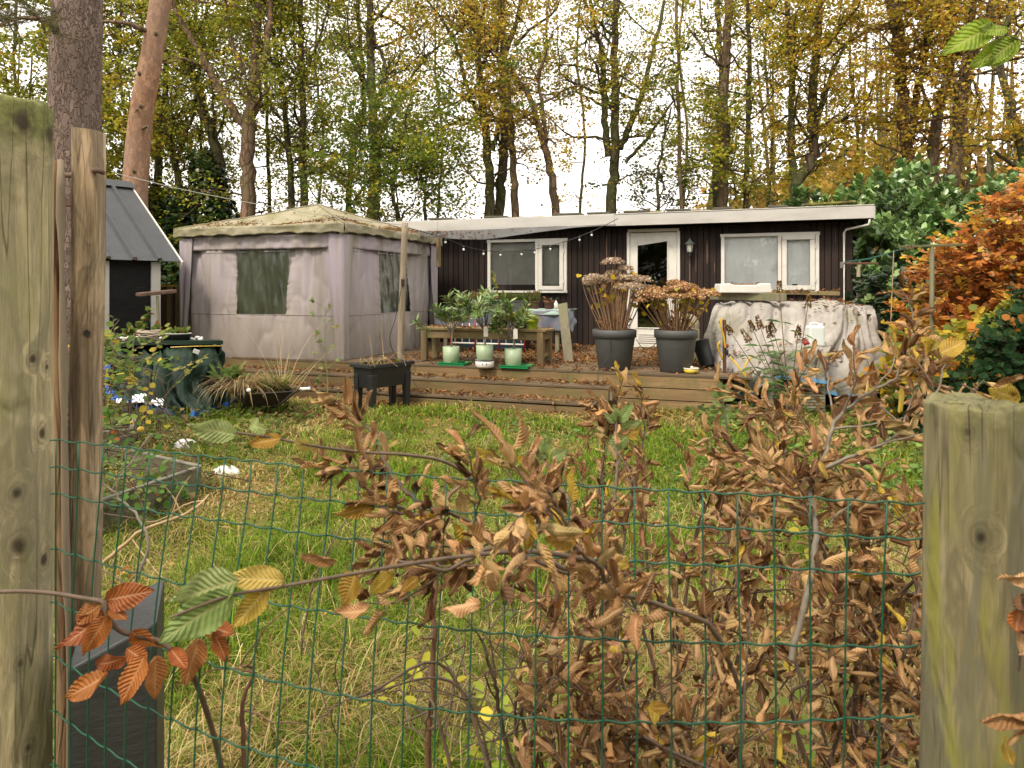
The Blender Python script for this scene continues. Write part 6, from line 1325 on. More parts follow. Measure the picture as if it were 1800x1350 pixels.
# ================================================================== trees behind the house
def stem(pts, Y, w0, w1, ground=True, tops=True):
    """stem from photo-traced bends at depth Y; w0, w1 diameters in metres"""
    P = [ray(px, py, Y + (dy[0] if dy else 0)) for px, py, *dy in pts]
    if ground: P = [np.array([P[0][0], P[0][1], 0.0])] + P
    return (P, w0 / 2, w1 / 2)
MG = [(4, GREEN), (4, YGREEN), (2, DGREEN), (.8, OCHRE), (.5, YELLOW)]
MY = [(3, GREEN), (5, YGREEN), (1, DGREEN), (1.5, OCHRE), (1, YELLOW), (.3, ORANGE)]
MO = [(2, GREEN), (4, YGREEN), (3, OCHRE), (1.5, YELLOW), (1.6, ORANGE), (.6, BROWN)]
MR = [(1.2, GREEN), (2.6, YGREEN), (3, OCHRE), (1.2, YELLOW), (2.6, ORANGE), (1.4, BROWN)]
tree('oak_tree', 'warm brown tree with one thick limb forking left, rising behind the gazebo roof', [stem([(437, 375), (436, 250), (444, 170)], 16, .36, .30), stem([(444, 170), (450, 90), (458, -60), (462, -220)], 16, .24, .10, False), stem([(446, 165), (470, 80, -.3), (478, -60), (500, -200)], 16, .18, .07, False),
     stem([(433, 225), (400, 180), (372, 130), (345, 80), (310, 20), (280, -80)], 16, .20, .07, False), stem([(430, 130), (405, 60), (390, -60)], 16, .12, .05, False)], MG, 101, 30, (1.2, 3.0), 6500, 'bark_warm', t0=.5)
tree('ivy_tree', 'leaning dark tree wrapped in ivy just left of the gazebo peak', [stem([(392, 380), (380, 260), (362, 200), (330, 110), (300, 40), (270, -80)], 18, .34, .14)], MG, 102, 26, (1.2, 3.2), 6500, t0=.4)
tree('thin_tree', 'slim bent tree left of the ivy wrapped one', [stem([(318, 370), (306, 280), (285, 200), (292, 120), (270, 0), (262, -160)], 18.5, .22, .08), stem([(306, 290), (325, 240), (345, 180), (352, 90), (372, -40)], 18.5, .12, .05, False)], MG, 103, 26, (1.2, 3.0), 6500)
tree('thin_tree', 'narrow dark tree at the left above the ridge of the shed', [stem([(277, 360), (277, 200), (270, 100), (255, -20), (250, -160)], 19.5, .26, .1)], MG, 104, 26, (1.4, 3.4), 7500)
tree('thin_tree', 'left one of the close dark pair behind the gazebo peak', [stem([(514, 385), (510, 300), (500, 180), (480, 60), (470, -120)], 17.5, .22, .08)], MG, 105, 24, (1.2, 3), 6500)
tree('thin_tree', 'right one of the close dark pair behind the gazebo peak', [stem([(534, 385), (533, 250), (531, 120), (527, -10), (520, -160)], 17.2, .24, .09), stem([(532, 170), (545, 110), (570, 40), (590, -60)], 17.2, .1, .04, False)], MG, 106, 26, (1.2, 3), 7000)
tree('thin_tree', 'pale thin tree stem between the warm brown tree and the close dark pair', [stem([(474, 385), (470, 250), (468, 120), (475, -10), (478, -120)], 20, .13, .06)], MG, 107, 14, (1, 2.4), 3000)
tree('oak_tree', 'mossy tree with many crooked limbs rising over the left end of the chalet roof', [stem([(655, 385), (658, 320), (657, 220), (653, 120), (650, 0), (648, -180)], 17, .36, .14), stem([(660, 235), (690, 190), (720, 165), (745, 160)], 17, .14, .04, False), stem([(655, 190), (640, 140), (600, 80), (585, 40)], 17, .13, .04, False),
     stem([(658, 200), (678, 120), (655, 60), (640, -20)], 17, .12, .05, False), stem([(662, 250), (700, 175), (745, 105), (790, 70), (840, 20)], 17, .11, .04, False)], MY, 108, 32, (1.2, 3.2), 7500, t0=.35)
tree('thin_tree', 'thin dark tree left of the mossy crooked one', [stem([(612, 380), (620, 270), (640, 180), (632, 60), (625, -120)], 18.5, .2, .08), stem([(620, 360), (645, 320), (670, 290)], 18.5, .1, .03, False)], MY, 109, 22, (1.2, 3), 5500)
tree('sapling', 'small sapling with a zigzag crown above the left end of the roof', [stem([(748, 385), (745, 330), (737, 305), (722, 270)], 15.5, .10, .03), stem([(744, 330), (760, 280), (775, 240)], 15.5, .05, .02, False)], [(4, YGREEN), (3, GREEN), (2, (.13, .18, .03))], 110, 20, (1, 2.4), 4500, t0=.55, spread=.25)
tree('oak_tree', 'double stemmed tree over the blind window, its left stem forking high', [stem([(862, 380), (858, 280), (848, 180), (838, 80), (832, -20), (825, -180)], 17, .28, .1), stem([(850, 215), (825, 165), (805, 90), (780, 40), (745, -10)], 17, .12, .05, False), stem([(866, 265), (880, 200), (884, 130)], 17, .13, .1, False)], MO, 111, 26, (1.2, 3), 6500, 'bark_oak', t0=.4)
tree('oak_tree', 'straight stem standing close to the right of the double stemmed tree', [stem([(878, 382), (884, 280), (888, 180), (884, 90), (880, -20), (882, -180)], 17.4, .30, .12), stem([(884, 100), (905, 50), (915, 0), (925, -100)], 17.4, .16, .06, False), stem([(886, 115), (860, 60), (830, 30), (800, 20)], 17.4, .1, .04, False), stem([(905, 80), (935, 50), (975, 20), (990, -20)], 17.4, .09, .04, False)], MO, 112, 28, (1.2, 3), 6500, t0=.5)
tree('thin_tree', 'brown slender stem over the blind window leaning slightly left', [stem([(905, 382), (903, 300), (896, 200), (888, 120), (880, 40)], 16.4, .22, .1)], MR, 113, 10, (1, 2.2), 1800, 'bark_warm', t0=.6)
tree('leaning_tree', 'bare brown leaning tree whose top reaches left over the roof, left of the door', [stem([(976, 380), (965, 290), (950, 230), (930, 170), (902, 130), (880, 100), (858, 75)], 16, .22, .07), stem([(962, 265), (955, 200), (947, 140), (958, 90), (962, 20), (965, -80)], 16, .10, .04, False), stem([(905, 215), (930, 203), (952, 197)], 16, .06, .03, False)], MR, 114, 18, (.8, 2.2), 2600, 'bark_warm', t0=.55)
tree('oak_tree', 'three limbed mossy tree rising behind the roof above the chalet door', [stem([(1074, 370), (1080, 300), (1083, 200), (1080, 100), (1084, -10), (1085, -180)], 17, .30, .12), stem([(1070, 275), (1062, 200), (1058, 100), (1045, 40), (1030, -40)], 17, .19, .08, False), stem([(1090, 262), (1112, 210), (1130, 160), (1145, 100), (1165, 20), (1175, -80)], 17, .18, .06, False),
     stem([(1100, 285), (1140, 240), (1175, 190), (1200, 160)], 17, .10, .04, False)], MY, 115, 30, (1.2, 3.2), 6500, t0=.45)
tree('thin_tree', 'very straight thin grey stem between the three limbed tree and the lantern', [stem([(1197, 366), (1193, 200), (1190, 60), (1188, -160)], 15.5, .11, .06)], MY, 116, 9, (.8, 1.8), 1200, 'bark_warm', t0=.4)
tree('oak_tree', 'straight warm brown tree rising over the wall lantern', [stem([(1272, 366), (1272, 250), (1275, 120), (1282, 20), (1290, -160)], 15.8, .27, .16), stem([(1266, 75), (1262, 55), (1235, 50), (1230, 0)], 15.8, .08, .04, False)], MG, 117, 16, (1.2, 2.6), 4200, 'bark_warm', t0=.4)
tree('thin_tree', 'dark stem half hidden behind the straight warm brown tree', [stem([(1257, 366), (1262, 250), (1268, 140), (1262, 0), (1258, -140)], 18, .2, .1)], MG, 118, 20, (1.2, 2.8), 4500, t0=.4)
tree('thin_tree', 'slender dark stem with one low twig, left of the curtained window', [stem([(1311, 367), (1314, 250), (1317, 130), (1316, 0), (1314, -160)], 16.5, .15, .09), stem([(1316, 340), (1330, 315), (1348, 303)], 16.5, .06, .02, False)], MY, 119, 18, (1.2, 2.8), 4200, t0=.4)
tree('oak_tree', 'tree forking low into two big stems over the curtained window', [stem([(1401, 362), (1402, 320), (1430, 270), (1428, 200), (1432, 120), (1440, 20), (1446, -140)], 15.5, .31, .14), stem([(1398, 315), (1390, 250), (1392, 150), (1385, 50), (1378, -100)], 15.5, .18, .1, False), stem([(1436, 205), (1452, 160), (1480, 90), (1520, 40)], 15.5, .12, .05, False)], MO, 120, 34, (1.0, 2.8), 9500, t0=.35)
tree('oak_tree', 'two stemmed tree with a tight fork behind the laurel', [stem([(1602, 330), (1593, 250), (1585, 150), (1575, 60), (1560, -30), (1550, -160)], 15, .28, .2), stem([(1600, 240), (1612, 160), (1628, 90), (1645, 0), (1655, -120)], 15, .17, .09, False), stem([(1590, 80), (1578, 20), (1580, -60)], 15, .15, .1, False)], MR, 121, 24, (1.2, 3.0), 5500, 'bark_warm', t0=.4)
tree('oak_tree', 'curved brown stem beside the tight forked tree at the right', [stem([(1637, 330), (1642, 260), (1650, 200), (1668, 120), (1672, 40), (1690, -140)], 14.6, .27, .16), stem([(1648, 150), (1620, 125), (1595, 95)], 14.6, .07, .03, False)], MR, 122, 18, (1.2, 2.6), 3800, 'bark_warm', t0=.45)
tree('oak_tree', 'thick trunk at the right leaning towards the picture edge with a crooked low limb', [stem([(1670, 350), (1678, 300), (1688, 200), (1702, 110), (1722, 70), (1745, 20), (1770, -120)], 14, .31, .2), stem([(1690, 150), (1712, 105), (1728, 100), (1760, 120), (1790, 130)], 14, .11, .05, False), stem([(1700, 130), (1708, 60), (1715, -60)], 14, .17, .1, False)], MR, 123, 26, (1.2, 3), 6000, 'bark_warm', t0=.4)
tree('oak_tree', 'gnarled orange leaved tree at the far right behind the beech hedge', [stem([(1790, 420), (1800, 300), (1780, 200), (1760, 100), (1790, -60)], 13, .2, .1), stem([(1795, 300), (1740, 262), (1690, 255)], 13, .08, .03, False), stem([(1738, 262), (1746, 300), (1730, 330)], 13, .05, .02, False)], MR, 124, 20, (1.2, 2.6), 4200, t0=.35)
# the loose green sprays low over the roof
tree('hornbeam', 'low green hornbeam spraying layered branches between the gazebo peak and the roof', [stem([(700, 400), (690, 330), (705, 250), (720, 180)], 15, .12, .04), stem([(690, 330), (650, 290), (600, 270)], 15, .07, .03, False)], [(5, (.10, .17, .03)), (3, (.15, .2, .03)), (1, YELLOW)], 125, 30, (1.4, 3.2), 8500, t0=.15, flat=.25, spread=.26)
tree('hornbeam', 'low dark green hornbeam right of the three limbed tree above the fascia', [stem([(1160, 400), (1155, 330), (1165, 250), (1180, 190)], 16, .1, .04)], [(5, (.07, .12, .03)), (3, (.12, .15, .03)), (1, OCHRE)], 126, 18, (1, 2.2), 3000, t0=.3, flat=.3)
# left side, behind the pines
for k, (px, Y, pl_, lab) in enumerate([(30, 17, MG, 'dense green tree at the far left behind the tall round post'), (150, 20, MG, 'dense green tree hidden behind the big pine trunk'), (215, 18, MY, 'yellow green tree between the two pine trunks'), (345, 21, MG, 'dense green tree farther back above the shed eave'), (560, 22, MG, 'thin green tree far behind the gazebo peak'), (770, 22, MY, 'yellow green tree far behind the sapling'), (1020, 23, MO, 'sparse ochre tree far behind the leaning bare one'), (1350, 20, MO, 'ochre tree far behind the slender dark stem'), (1500, 19, MO, 'orange tree between the low forked tree and the laurel'), (1200, 23, MY, 'faint yellow green tree far behind the thin grey stem')]):
    c_st = [stem([(px, 380), (px + 8, 240), (px - 6, 100), (px + 4, -60), (px, -200)], Y, .11, .05)]
    tree('background_tree', lab, c_st, pl_, 140 + k, 36 if px < 400 else 16, (1.6, 3.8), [15000, 12000, 11000, 10000, 6000, 5000, 3200, 5500, 5500, 3800][k], t0=.28, size=(.06, .11), group='trees farther back in the wood')

# ivy climbing the trunks left of the gazebo
for k, (px, Y, r_, zt, lab) in enumerate([(277, 19.3, .55, 4.6, 'dark ivy column climbing the narrow tree above the shed ridge'), (318, 18.3, .55, 4.3, 'dark ivy wrapped round the slim bent tree'), (388, 17.8, .6, 5.2, 'dark ivy wrapped round the leaning tree by the gazebo')]):
    rng = np.random.default_rng(300 + k); n = 5200; z = rng.uniform(.3, zt, n) * rng.uniform(.6, 1, n) ** .3; a = rng.uniform(0, 2 * PI, n); rr = r_ * (1 - .5 * (z / zt) ** 2) * rng.uniform(.5, 1.1, n) * (1 + .4 * N1(z * 2, a * .8 + k)); xo = (px - 900) / 1200 * Y + .1 * np.sin(z * 1.5 + k) - (.22 * np.maximum(0, z - 2.5) if k == 2 else 0)
    P_ = np.stack([xo + rr * np.cos(a), Y + rr * np.sin(a), z], 1); root = thing('ivy', lab, 'ivy', ((px - 900) / 1200 * Y, Y, 0), 0, 'ivy on the tree trunks')
    V, F, C = scatter(HEX_V * np.array([1.5, 1, 1]), HEX_F, P_, nrm(np.stack([np.cos(a), np.sin(a), -.8 + 0 * a], 1) + rng.normal(0, .4, (n, 3))), np.stack([np.cos(a), np.sin(a), .5 + 0 * a], 1), rng.uniform(.07, .13, n), pal(rng, n, [(5, (.025, .055, .015)), (3, (.045, .085, .02)), (1, (.09, .12, .03))])); np_mesh('foliage', V, F, M['leaf_gloss'], root, C)

# far wood, one mass
rng = np.random.default_rng(400); V_, F_, C_ = [], [], []
W = Wood(); n = 52000; x = rng.uniform(-36, 40, n); y = rng.uniform(30, 44, n)
def far_h(x_): return 3.2 + 2.2 * N1.fbm(x_ * .16, 1.3, 3) + np.clip((x_ - 5) * .55, 0, 6.0) + np.clip((-x_ - 12) * .3, 0, 6) - 1.8 * np.exp(-((x_ - 1) / 7) ** 2)
z = far_h(x) * rng.uniform(0, 1, n) ** .55 * (1 + .1 * rng.normal(size=n)); cx_ = np.clip(x / 16, -1, 1)[:, None]
c1_ = pal(rng, n, [(4, (.48, .32, .07)), (2, (.44, .23, .05)), (2, (.36, .31, .07)), (1, (.2, .2, .06))]); c2_ = pal(rng, n, [(3, (.09, .12, .03)), (2, (.16, .17, .04)), (1, (.05, .08, .02))])
w_ = (rng.uniform(-1, 1, (n, 1)) < cx_ * 1.4 + .2); cc_ = np.where(w_, c1_, c2_); clump = (.75 + .5 * N2.fbm(x * .7, z * .9 + y * .2, 3))[:, None]; cc_ = np.clip(cc_ * clump, .01, 1)
V, F, C = scatter(HEX_V * 1.2, HEX_F, np.stack([x, y, z], 1), rdir(rng, n), rdir(rng, n) + np.array([0, -.5, .6]), rng.uniform(.2, .42, n), cc_); fw = np_mesh('distant_wood', V, F, M['leaf'], None, C); tag(fw, 'golden and green distant wood on the skyline beyond the trees', 'wood', kind='stuff')
for k in range(60):
    x0 = rng.choice([-1, 1]) * rng.uniform(9, 36); y0 = rng.uniform(27, 40); h_ = float(far_h(np.array(x0))) + rng.uniform(2, 7); W.add(smooth_path([(x0, y0, 0), (x0 + rng.normal(0, .2), y0, h_ * .5), (x0 + rng.normal(0, .4), y0, h_)]), np.linspace(.13, .04, 13), 5)
tw = W.build('distant_trunks', M['bark_oak'], None); tag(tw, 'thin dark trunks of the distant wood', 'wood', kind='stuff')
# undergrowth behind the house and shed
rng = np.random.default_rng(401); n = 26000; x = rng.uniform(-22, 16, n); y = rng.uniform(17.5, 22, n); z = rng.uniform(0, 1, n) ** .8 * np.clip(2.3 + 1.0 * N3.fbm(x * .5, 1, 3) + np.clip(-x - 5, 0, 6) * .12, .8, 4)
V, F, C = scatter(HEX_V, HEX_F, np.stack([x, y, z], 1), rdir(rng, n), rdir(rng, n) + np.array([0, 0, .8]), rng.uniform(.12, .22, n), pal(rng, n, [(4, (.06, .09, .02)), (2, (.13, .15, .03)), (1, (.25, .17, .04))])); tag(np_mesh('undergrowth', V, F, M['leaf'], None, C), 'tangled green undergrowth along the edge of the wood behind the chalet', 'undergrowth', kind='stuff')

# the wood goes on behind the photographer: it dims the light from there and shows in the window panes
rng = np.random.default_rng(410); n = 9000; x = rng.uniform(-26, 26, n); y = rng.uniform(-16, -9, n); z = rng.uniform(0, 1, n) ** .8 * (7.5 + 2.5 * N1.fbm(x * .25, 4.4, 3))
V, F, C = scatter(HEX_V * np.array([1.4, 1, 1]), HEX_F, np.stack([x, y, z], 1), rdir(rng, n), rdir(rng, n), rng.uniform(.5, .9, n), pal(rng, n, [(3, (.09, .11, .03)), (2, (.2, .15, .04)), (2, (.05, .07, .02))])); tag(np_mesh('wood_behind', V, F, M['leaf'], None, C), 'dark autumn wood across the lane, seen only as reflections in the panes', 'wood', kind='stuff')

# ================================================================== the two pines
def pine(name, lab, pts, r0, r1, mat, seed, scars, limbs=(), nstub=0, grp='pine trunks at the left'):
    rng = np.random.default_rng(seed); P = smooth_path(pts, 14); m_ = len(P); n = 40; root = thing(name, lab, 'tree', (P[0][0], P[0][1], 0), 0, grp); nz = VN(seed); G = np.zeros((m_, n + 1, 3))
    for i in range(m_):
        t_ = i / (m_ - 1); r = r0 + (r1 - r0) * t_ + .10 * max(0, .12 - t_) * 3
        for j in range(n + 1):
            a = 2 * PI * j / n; k = 1 + .05 * nz.fbm(math.cos(a) * 2 + 7, P[i][2] * 1.3 + math.sin(a) * 2, 3) + .022 * nz(math.cos(a) * 11 + 20, P[i][2] * 7 + math.sin(a) * 11); G[i, j] = P[i] + np.array([math.cos(a) * r * k, math.sin(a) * r * k, 0])
    mb = MB(); mb.grid(G, flip=True); mb.build('trunk', M[mat], root, world=True, smooth=True)
    for (z_, a, s_) in scars:
        i = int(np.argmin(abs(P[:, 2] - z_))); r = r0 + (r1 - r0) * i / (m_ - 1); c = P[i] + np.array([math.cos(a), math.sin(a), 0]) * r; mb = MB(); mb.blob(c, (s_, s_, s_ * 1.1), rng, 12, 8, .12); mb.tube([c, c + np.array([math.cos(a), math.sin(a), .3]) * s_ * 1.4], [s_ * .5, s_ * .3], 8); mb.build('branch_stub', M['bark_oak'], root, world=True, smooth=True)
    W = Wood(); 
    for L_, r_ in limbs: W = Wood(); W.add(smooth_path(L_), np.linspace(r_, r_ * .25, len(smooth_path(L_))), 7); W.build('branch', M['bark_warm'], root)
    return root
YP = 6.9
rp1 = pine('pine_tree', 'massive grey brown flaky pine trunk behind the two left posts', [np.array([(140 - 900) / 1200 * YP, YP, -.05]), ray(138, 800, YP), ray(136, 450, YP), ray(130, 200, YP), ray(137, 0, YP), ray(143, -300, YP), ray(146, -700, YP)], .245, .21, 'bark_pine', 501, [(4.05, -1.9, .045), (3.3, -2.0, .02)], [((ray(95, 38, YP), ray(60, 33, YP - .2), ray(25, 34, YP - .3), ray(-30, 60, YP - .5)), .03)])
Y2 = 12.2
pine('pine_tree', 'leaning orange barked pine trunk behind the shed roof', [np.array([(238 - 900) / 1200 * Y2, Y2, 0]), ray(237, 400, Y2), ray(238, 320, Y2), ray(249, 200, Y2), ray(268, 90, Y2), ray(282, 0, Y2), ray(300, -160, Y2), ray(310, -420, Y2)], .225, .15, 'bark_pine2', 502, [(4.7, -1.2, .04), (5.3, -1.8, .035), (3.6, -1.2, .03), (6.0, -1.0, .03)], [((ray(262, 56, Y2 - .1), ray(225, 42, Y2 - .4), ray(190, 38, Y2 - .5), ray(150, 40, Y2 - .6)), .05), ((ray(252, 225, Y2 - .15), ray(262, 222, Y2 - .4), ray(258, 232, Y2 - .5)), .03), ((ray(242, 190, Y2 - .15), ray(236, 198, Y2 - .35)), .025)])
# pine needles round the low branch at the top left
rng = np.random.default_rng(503); rt = thing('pine_branch', 'hanging pine branch with soft needles in the top left corner', 'branch', ray(40, 35, YP - .3)); W = Wood(); NP_, ND = [], []
o_ = np.array(rt.location)
for k in range(34):
    p = ray(rng.uniform(-30, 92), rng.uniform(28, 40), YP - .3 + rng.uniform(-.5, .5)); d = nrm(rng.normal(size=3) * np.array([1, 1, .5]) + np.array([-.2, 0, .15])); Q = walk(rng, p, d, rng.uniform(.2, .45), 5, .2, .03); W.add(Q - o_, np.linspace(.005, .002, 6), 4)
    for _ in range(130): i = rng.integers(1, 5); s_ = rng.uniform(); NP_.append(Q[i] * (1 - s_) + Q[i + 1] * s_); ND.append(nrm(nrm(Q[i + 1] - Q[i]) * .9 + rng.normal(size=3) * .7))
W.build_local('twig', M['twig'], rt); n = len(NP_); V, F, C = scatter(HEX_V * np.array([.05, 1, .1]), HEX_F, np.array(NP_), np.array(ND), rdir(rng, n), rng.uniform(.05, .08, n), pal(rng, n, [(3, (.06, .08, .025)), (2, (.12, .11, .04)), (1, (.2, .14, .06))])); np_mesh('needles', V, F, M['leaf'], rt, C)

# ================================================================== laurel, beech hedge, ivy at the right
def bush(name, lab, cat, blobs, n, palette, size, T, mat, seed, upb=.8, spray=None, base=None, twigs=60, outw=.6, shell=.55, sprayn=14, br=.02):
    """leaves in rosettes or flat sprays through the volume of overlapping ellipsoids"""
    rng = np.random.default_rng(seed); b = base if base is not None else (blobs[0][0][0], blobs[0][0][1], 0); root = thing(name, lab, cat, b); vol = np.array([np.prod(r) ** .67 for _, r in blobs]); vol /= vol.sum(); m_ = n // sprayn
    k = rng.choice(len(blobs), m_, p=vol); c = np.array([b_[0] for b_ in blobs])[k]; r = np.array([b_[1] for b_ in blobs])[k]; d = rdir(rng, m_); d[:, 1] -= .45 * (rng.uniform(0, 1, m_) < .6); d = nrm(d); q = rng.uniform(shell, 1.06, m_) ** .7; P0 = c + d * r * q[:, None]; P0[:, 2] = np.maximum(P0[:, 2], .05)
    W = Wood(); LP, LD, LU = [], [], []
    for i in range(m_):
        if spray == 'flat': ax = nrm(d[i] * np.array([1, 1, .35]) + np.array([0, 0, .02]) + rng.normal(0, .4, 3)); L = rng.uniform(.2, .42)
        else: ax = nrm(d[i] * outw + np.array([0, 0, upb]) + rng.normal(0, .25, 3)); L = rng.uniform(.12, .28)
        S0 = P0[i] - ax * L * .5; S1 = P0[i] + ax * L * .5; W.add(np.array([S0 - ax * .1, P0[i] + (0, 0, .01), S1]), [.004, .003, .0015], 3)
        sd_ = nrm(np.cross(ax, (0, 0, 1)))
        for j in range(sprayn):
            t_ = (j + .5) / sprayn; p = S0 + (S1 - S0) * t_
            if spray == 'flat': s_ = 1 if j % 2 else -1; LD.append(nrm(ax * .7 + sd_ * s_ + rng.normal(0, .18, 3))); LU.append(np.array([0, -.25, .9]) + rng.normal(0, .5, 3)); LP.append(p)
            else: a = j * 2.4; o = nrm(np.cross(ax, (math.cos(a), math.sin(a), .3))); LD.append(nrm(ax * (.35 + .8 * t_) + o + rng.normal(0, .15, 3))); LU.append(ax); LP.append(p)
    W.build('twigs', M['twig'], root); n_ = len(LP); cl_ = np.repeat(pal(rng, m_, palette, .12), sprayn, 0); own = pal(rng, n_, palette, .2); cols = np.where(rng.uniform(0, 1, (n_, 1)) < .7, cl_, own)
    V, F, C = scatter(T, HEX_F, np.array(LP), np.array(LD), np.array(LU), rng.uniform(size[0], size[1], n_), cols); np_mesh('foliage', V, F, M[mat], root, C)
    W = Wood()
    for _ in range(twigs):
        i = rng.integers(0, m_); p = P0[i]; g0 = np.array([b[0] + rng.normal(0, .3), b[1] + rng.normal(0, .3) + .2, 0]); W.add(smooth_path([g0, (g0 + p) / 2 + rng.normal(0, .15, 3), p]), np.linspace(br, .003, 13), 5)
    if twigs: W.build('branches', M['twig'], root)
    return root
LOV = HEX_V * np.array([.95, 1, .7])
bush('cherry_laurel', 'large glossy green laurel shrub rising behind the right corner of the chalet', 'shrub', [((6.3, 12.0, 1.7), (1.5, 1.0, 1.6)), ((6.3, 11.6, 2.6), (.75, .7, .9)), ((7.3, 12.1, 2.4), (.95, .8, 1.0)), ((6.9, 11.9, 3.0), (.6, .6, .7)), ((5.9, 10.9, 1.4), (.6, .5, 1.4)), ((6.9, 10.6, 1.2), (1.2, .7, 1.4)), ((8.0, 11.2, 1.9), (.9, .8, 1.6))], 15000, [(4, (.11, .20, .05)), (4, (.17, .28, .08)), (2.5, (.27, .39, .14)), (1.2, (.05, .10, .03))], (.10, .16), LOV * np.array([.85, 1, 1]), 'leaf_gloss', 601, upb=.9, sprayn=11)
bush('cherry_laurel', 'smaller laurel spray showing over the roof edge behind the mossy batten', 'shrub', [((7.1, 15.2, 2.6), (.7, .5, .8)), ((6.6, 15.2, 3.2), (.5, .4, .55)), ((7.7, 15.2, 3.0), (.5, .4, .5))], 1600, [(4, (.1, .18, .05)), (3, (.16, .25, .09))], (.11, .17), LOV * np.array([.85, 1, 1]), 'leaf_gloss', 602, upb=.9, sprayn=11, twigs=12)
bush('beech_hedge', 'tall orange brown beech hedge with yellow lower leaves at the right behind the clothes pole', 'hedge', [((6.2, 8.0, 1.5), (1.3, .9, 1.0)), ((5.5, 8.5, 1.15), (.75, .6, .7)), ((6.4, 7.6, 2.3), (1.1, .8, .65)), ((5.45, 7.9, 1.6), (.75, .6, .6)), ((5.15, 7.7, .95), (.65, .5, .42))], 16500, [(5, (.52, .21, .05)), (4, (.40, .14, .045)), (3, (.60, .32, .06)), (2.5, (.68, .46, .06)), (1, (.27, .11, .045)), (2, (.64, .40, .19))], (.05, .08), HEX_V * np.array([1.2, 1, 1.4]), 'leaf', 603, spray='flat', sprayn=12, twigs=80)
bush('beech_hedge', 'yellow turning lower beech branches beneath the orange hedge', 'hedge', [((4.45, 6.9, .72), (.8, .5, .32)), ((4.9, 6.7, 1.0), (.6, .4, .3)), ((4.0, 6.9, .5), (.45, .4, .25))], 2600, [(4, (.48, .36, .04)), (3, (.34, .34, .05)), (2, (.5, .22, .03)), (2, (.2, .24, .05))], (.06, .095), HEX_V * np.array([1.5, 1, 1.2]), 'leaf', 604, spray='flat', sprayn=12, twigs=20)
IV = HEX_V * np.array([1.5, 1, .8])
bush('ivy', 'dark green ivy hanging down the right edge beneath the beech hedge', 'ivy', [((4.75, 6.2, .75), (.55, .4, .6)), ((5.2, 6.4, 1.0), (.5, .4, .65)), ((4.25, 6.4, .3), (.6, .4, .35))], 7500, [(5, (.02, .05, .018)), (4, (.035, .08, .028)), (1, (.08, .13, .045)), (.4, (.4, .16, .04))], (.045, .075), IV, 'leaf', 605, upb=-.3, outw=1.2, sprayn=9, twigs=20)
bush('dark_leaf_mass', 'dark leaf mass added behind the beech hedge, shade put into its colour', 'hedge', [((5.9, 9.6, .9), (1.3, .5, 1.1)), ((7.6, 9.0, 1.2), (1.3, .6, 1.5)), ((8.2, 8.0, 1.3), (1.2, .6, 1.6))], 9000, [(4, (.02, .045, .015)), (3, (.03, .06, .02))], (.07, .12), IV, 'leaf_gloss', 606, sprayn=10, twigs=20)  # near-black leaves added so gaps in the beech hedge look shaded
# ivy and nettles carpeting the ground by the heap
def carpet(name, lab, cat, area, n, palette, size, seed, hgt=.12, T=IV, mat='leaf'):
    rng = np.random.default_rng(seed); (x0, x1, y0, y1) = area; y = np.sqrt(rng.uniform(y0 ** 2, y1 ** 2, n)); x = rng.uniform(0, 1, n) * (x1 - x0) + x0; k = x0 * 0 + N2.fbm(x * 1.3 + seed, y * 1.3, 3) > -.35; x, y = x[k], y[k]; n = len(x)
    z = ground_z(x, y) + rng.uniform(.0, 1, n) ** 1.5 * hgt; V, F, C = scatter(T, HEX_F, np.stack([x, y, z], 1), nrm(rdir(rng, n) * np.array([1, 1, .35])), rdir(rng, n) * .5 + np.array([0, 0, 1.0]), rng.uniform(size[0], size[1], n), pal(rng, n, palette, .2)); return tag(np_mesh(name, V, F, M[mat], None, C), lab, cat, kind='stuff')
carpet('ground_ivy', 'low ivy and ground cover on the right of the lawn', 'ground cover', (2.0, 4.8, 3.2, 8.3), 9000, [(4, (.12, .20, .05)), (4, (.18, .27, .07)), (1, (.05, .10, .03)), (2, (.33, .34, .09)), (1, (.4, .24, .1))], (.03, .065), 611, .10)
carpet('ground_ivy', 'low weeds round the raised beds on the left', 'ground cover', (-4.8, -2.2, 3.6, 8), 5500, [(4, (.09, .14, .03)), (2, (.16, .18, .05)), (2, (.24, .17, .07))], (.03, .06), 612, .12)
carpet('ground_ivy', 'scattered broad weeds showing through the lawn beyond the wire fence', 'ground cover', (-.6, 2.6, 2.4, 7.5), 3600, [(4, (.12, .2, .05)), (2, (.18, .24, .08))], (.02, .045), 613, .07)
# leafy weeds at the left around the trellis
bush('leafy_shrub', 'loose green shrub with yellowing leaflets behind the square post and trellis', 'shrub', [((-3.15, 5.6, .75), (.35, .4, .4)), ((-3.0, 5.2, .95), (.35, .3, .25)), ((-3.6, 5.9, .8), (.35, .3, .3)), ((-2.9, 5.6, .85), (.3, .3, .12))], 480, [(5, (.13, .20, .045)), (3, (.22, .25, .06)), (1, (.5, .38, .06))], (.04, .07), HEX_V * np.array([1.2, 1, 1]), 'leaf', 607, spray='flat', sprayn=9, twigs=10, br=.006)
bush('leafy_weed', 'green weed with small leaflets inside the nearest raised bed', 'plant', [((-2.45, 4.4, .25), (.3, .4, .22)), ((-2.7, 4.7, .45), (.2, .2, .2))], 420, [(4, (.10, .2, .04)), (2, (.2, .27, .06)), (.7, (.4, .15, .05))], (.035, .06), HEX_V * np.array([1.2, 1, 1]), 'leaf', 608, spray='flat', sprayn=8, twigs=8, br=.005)

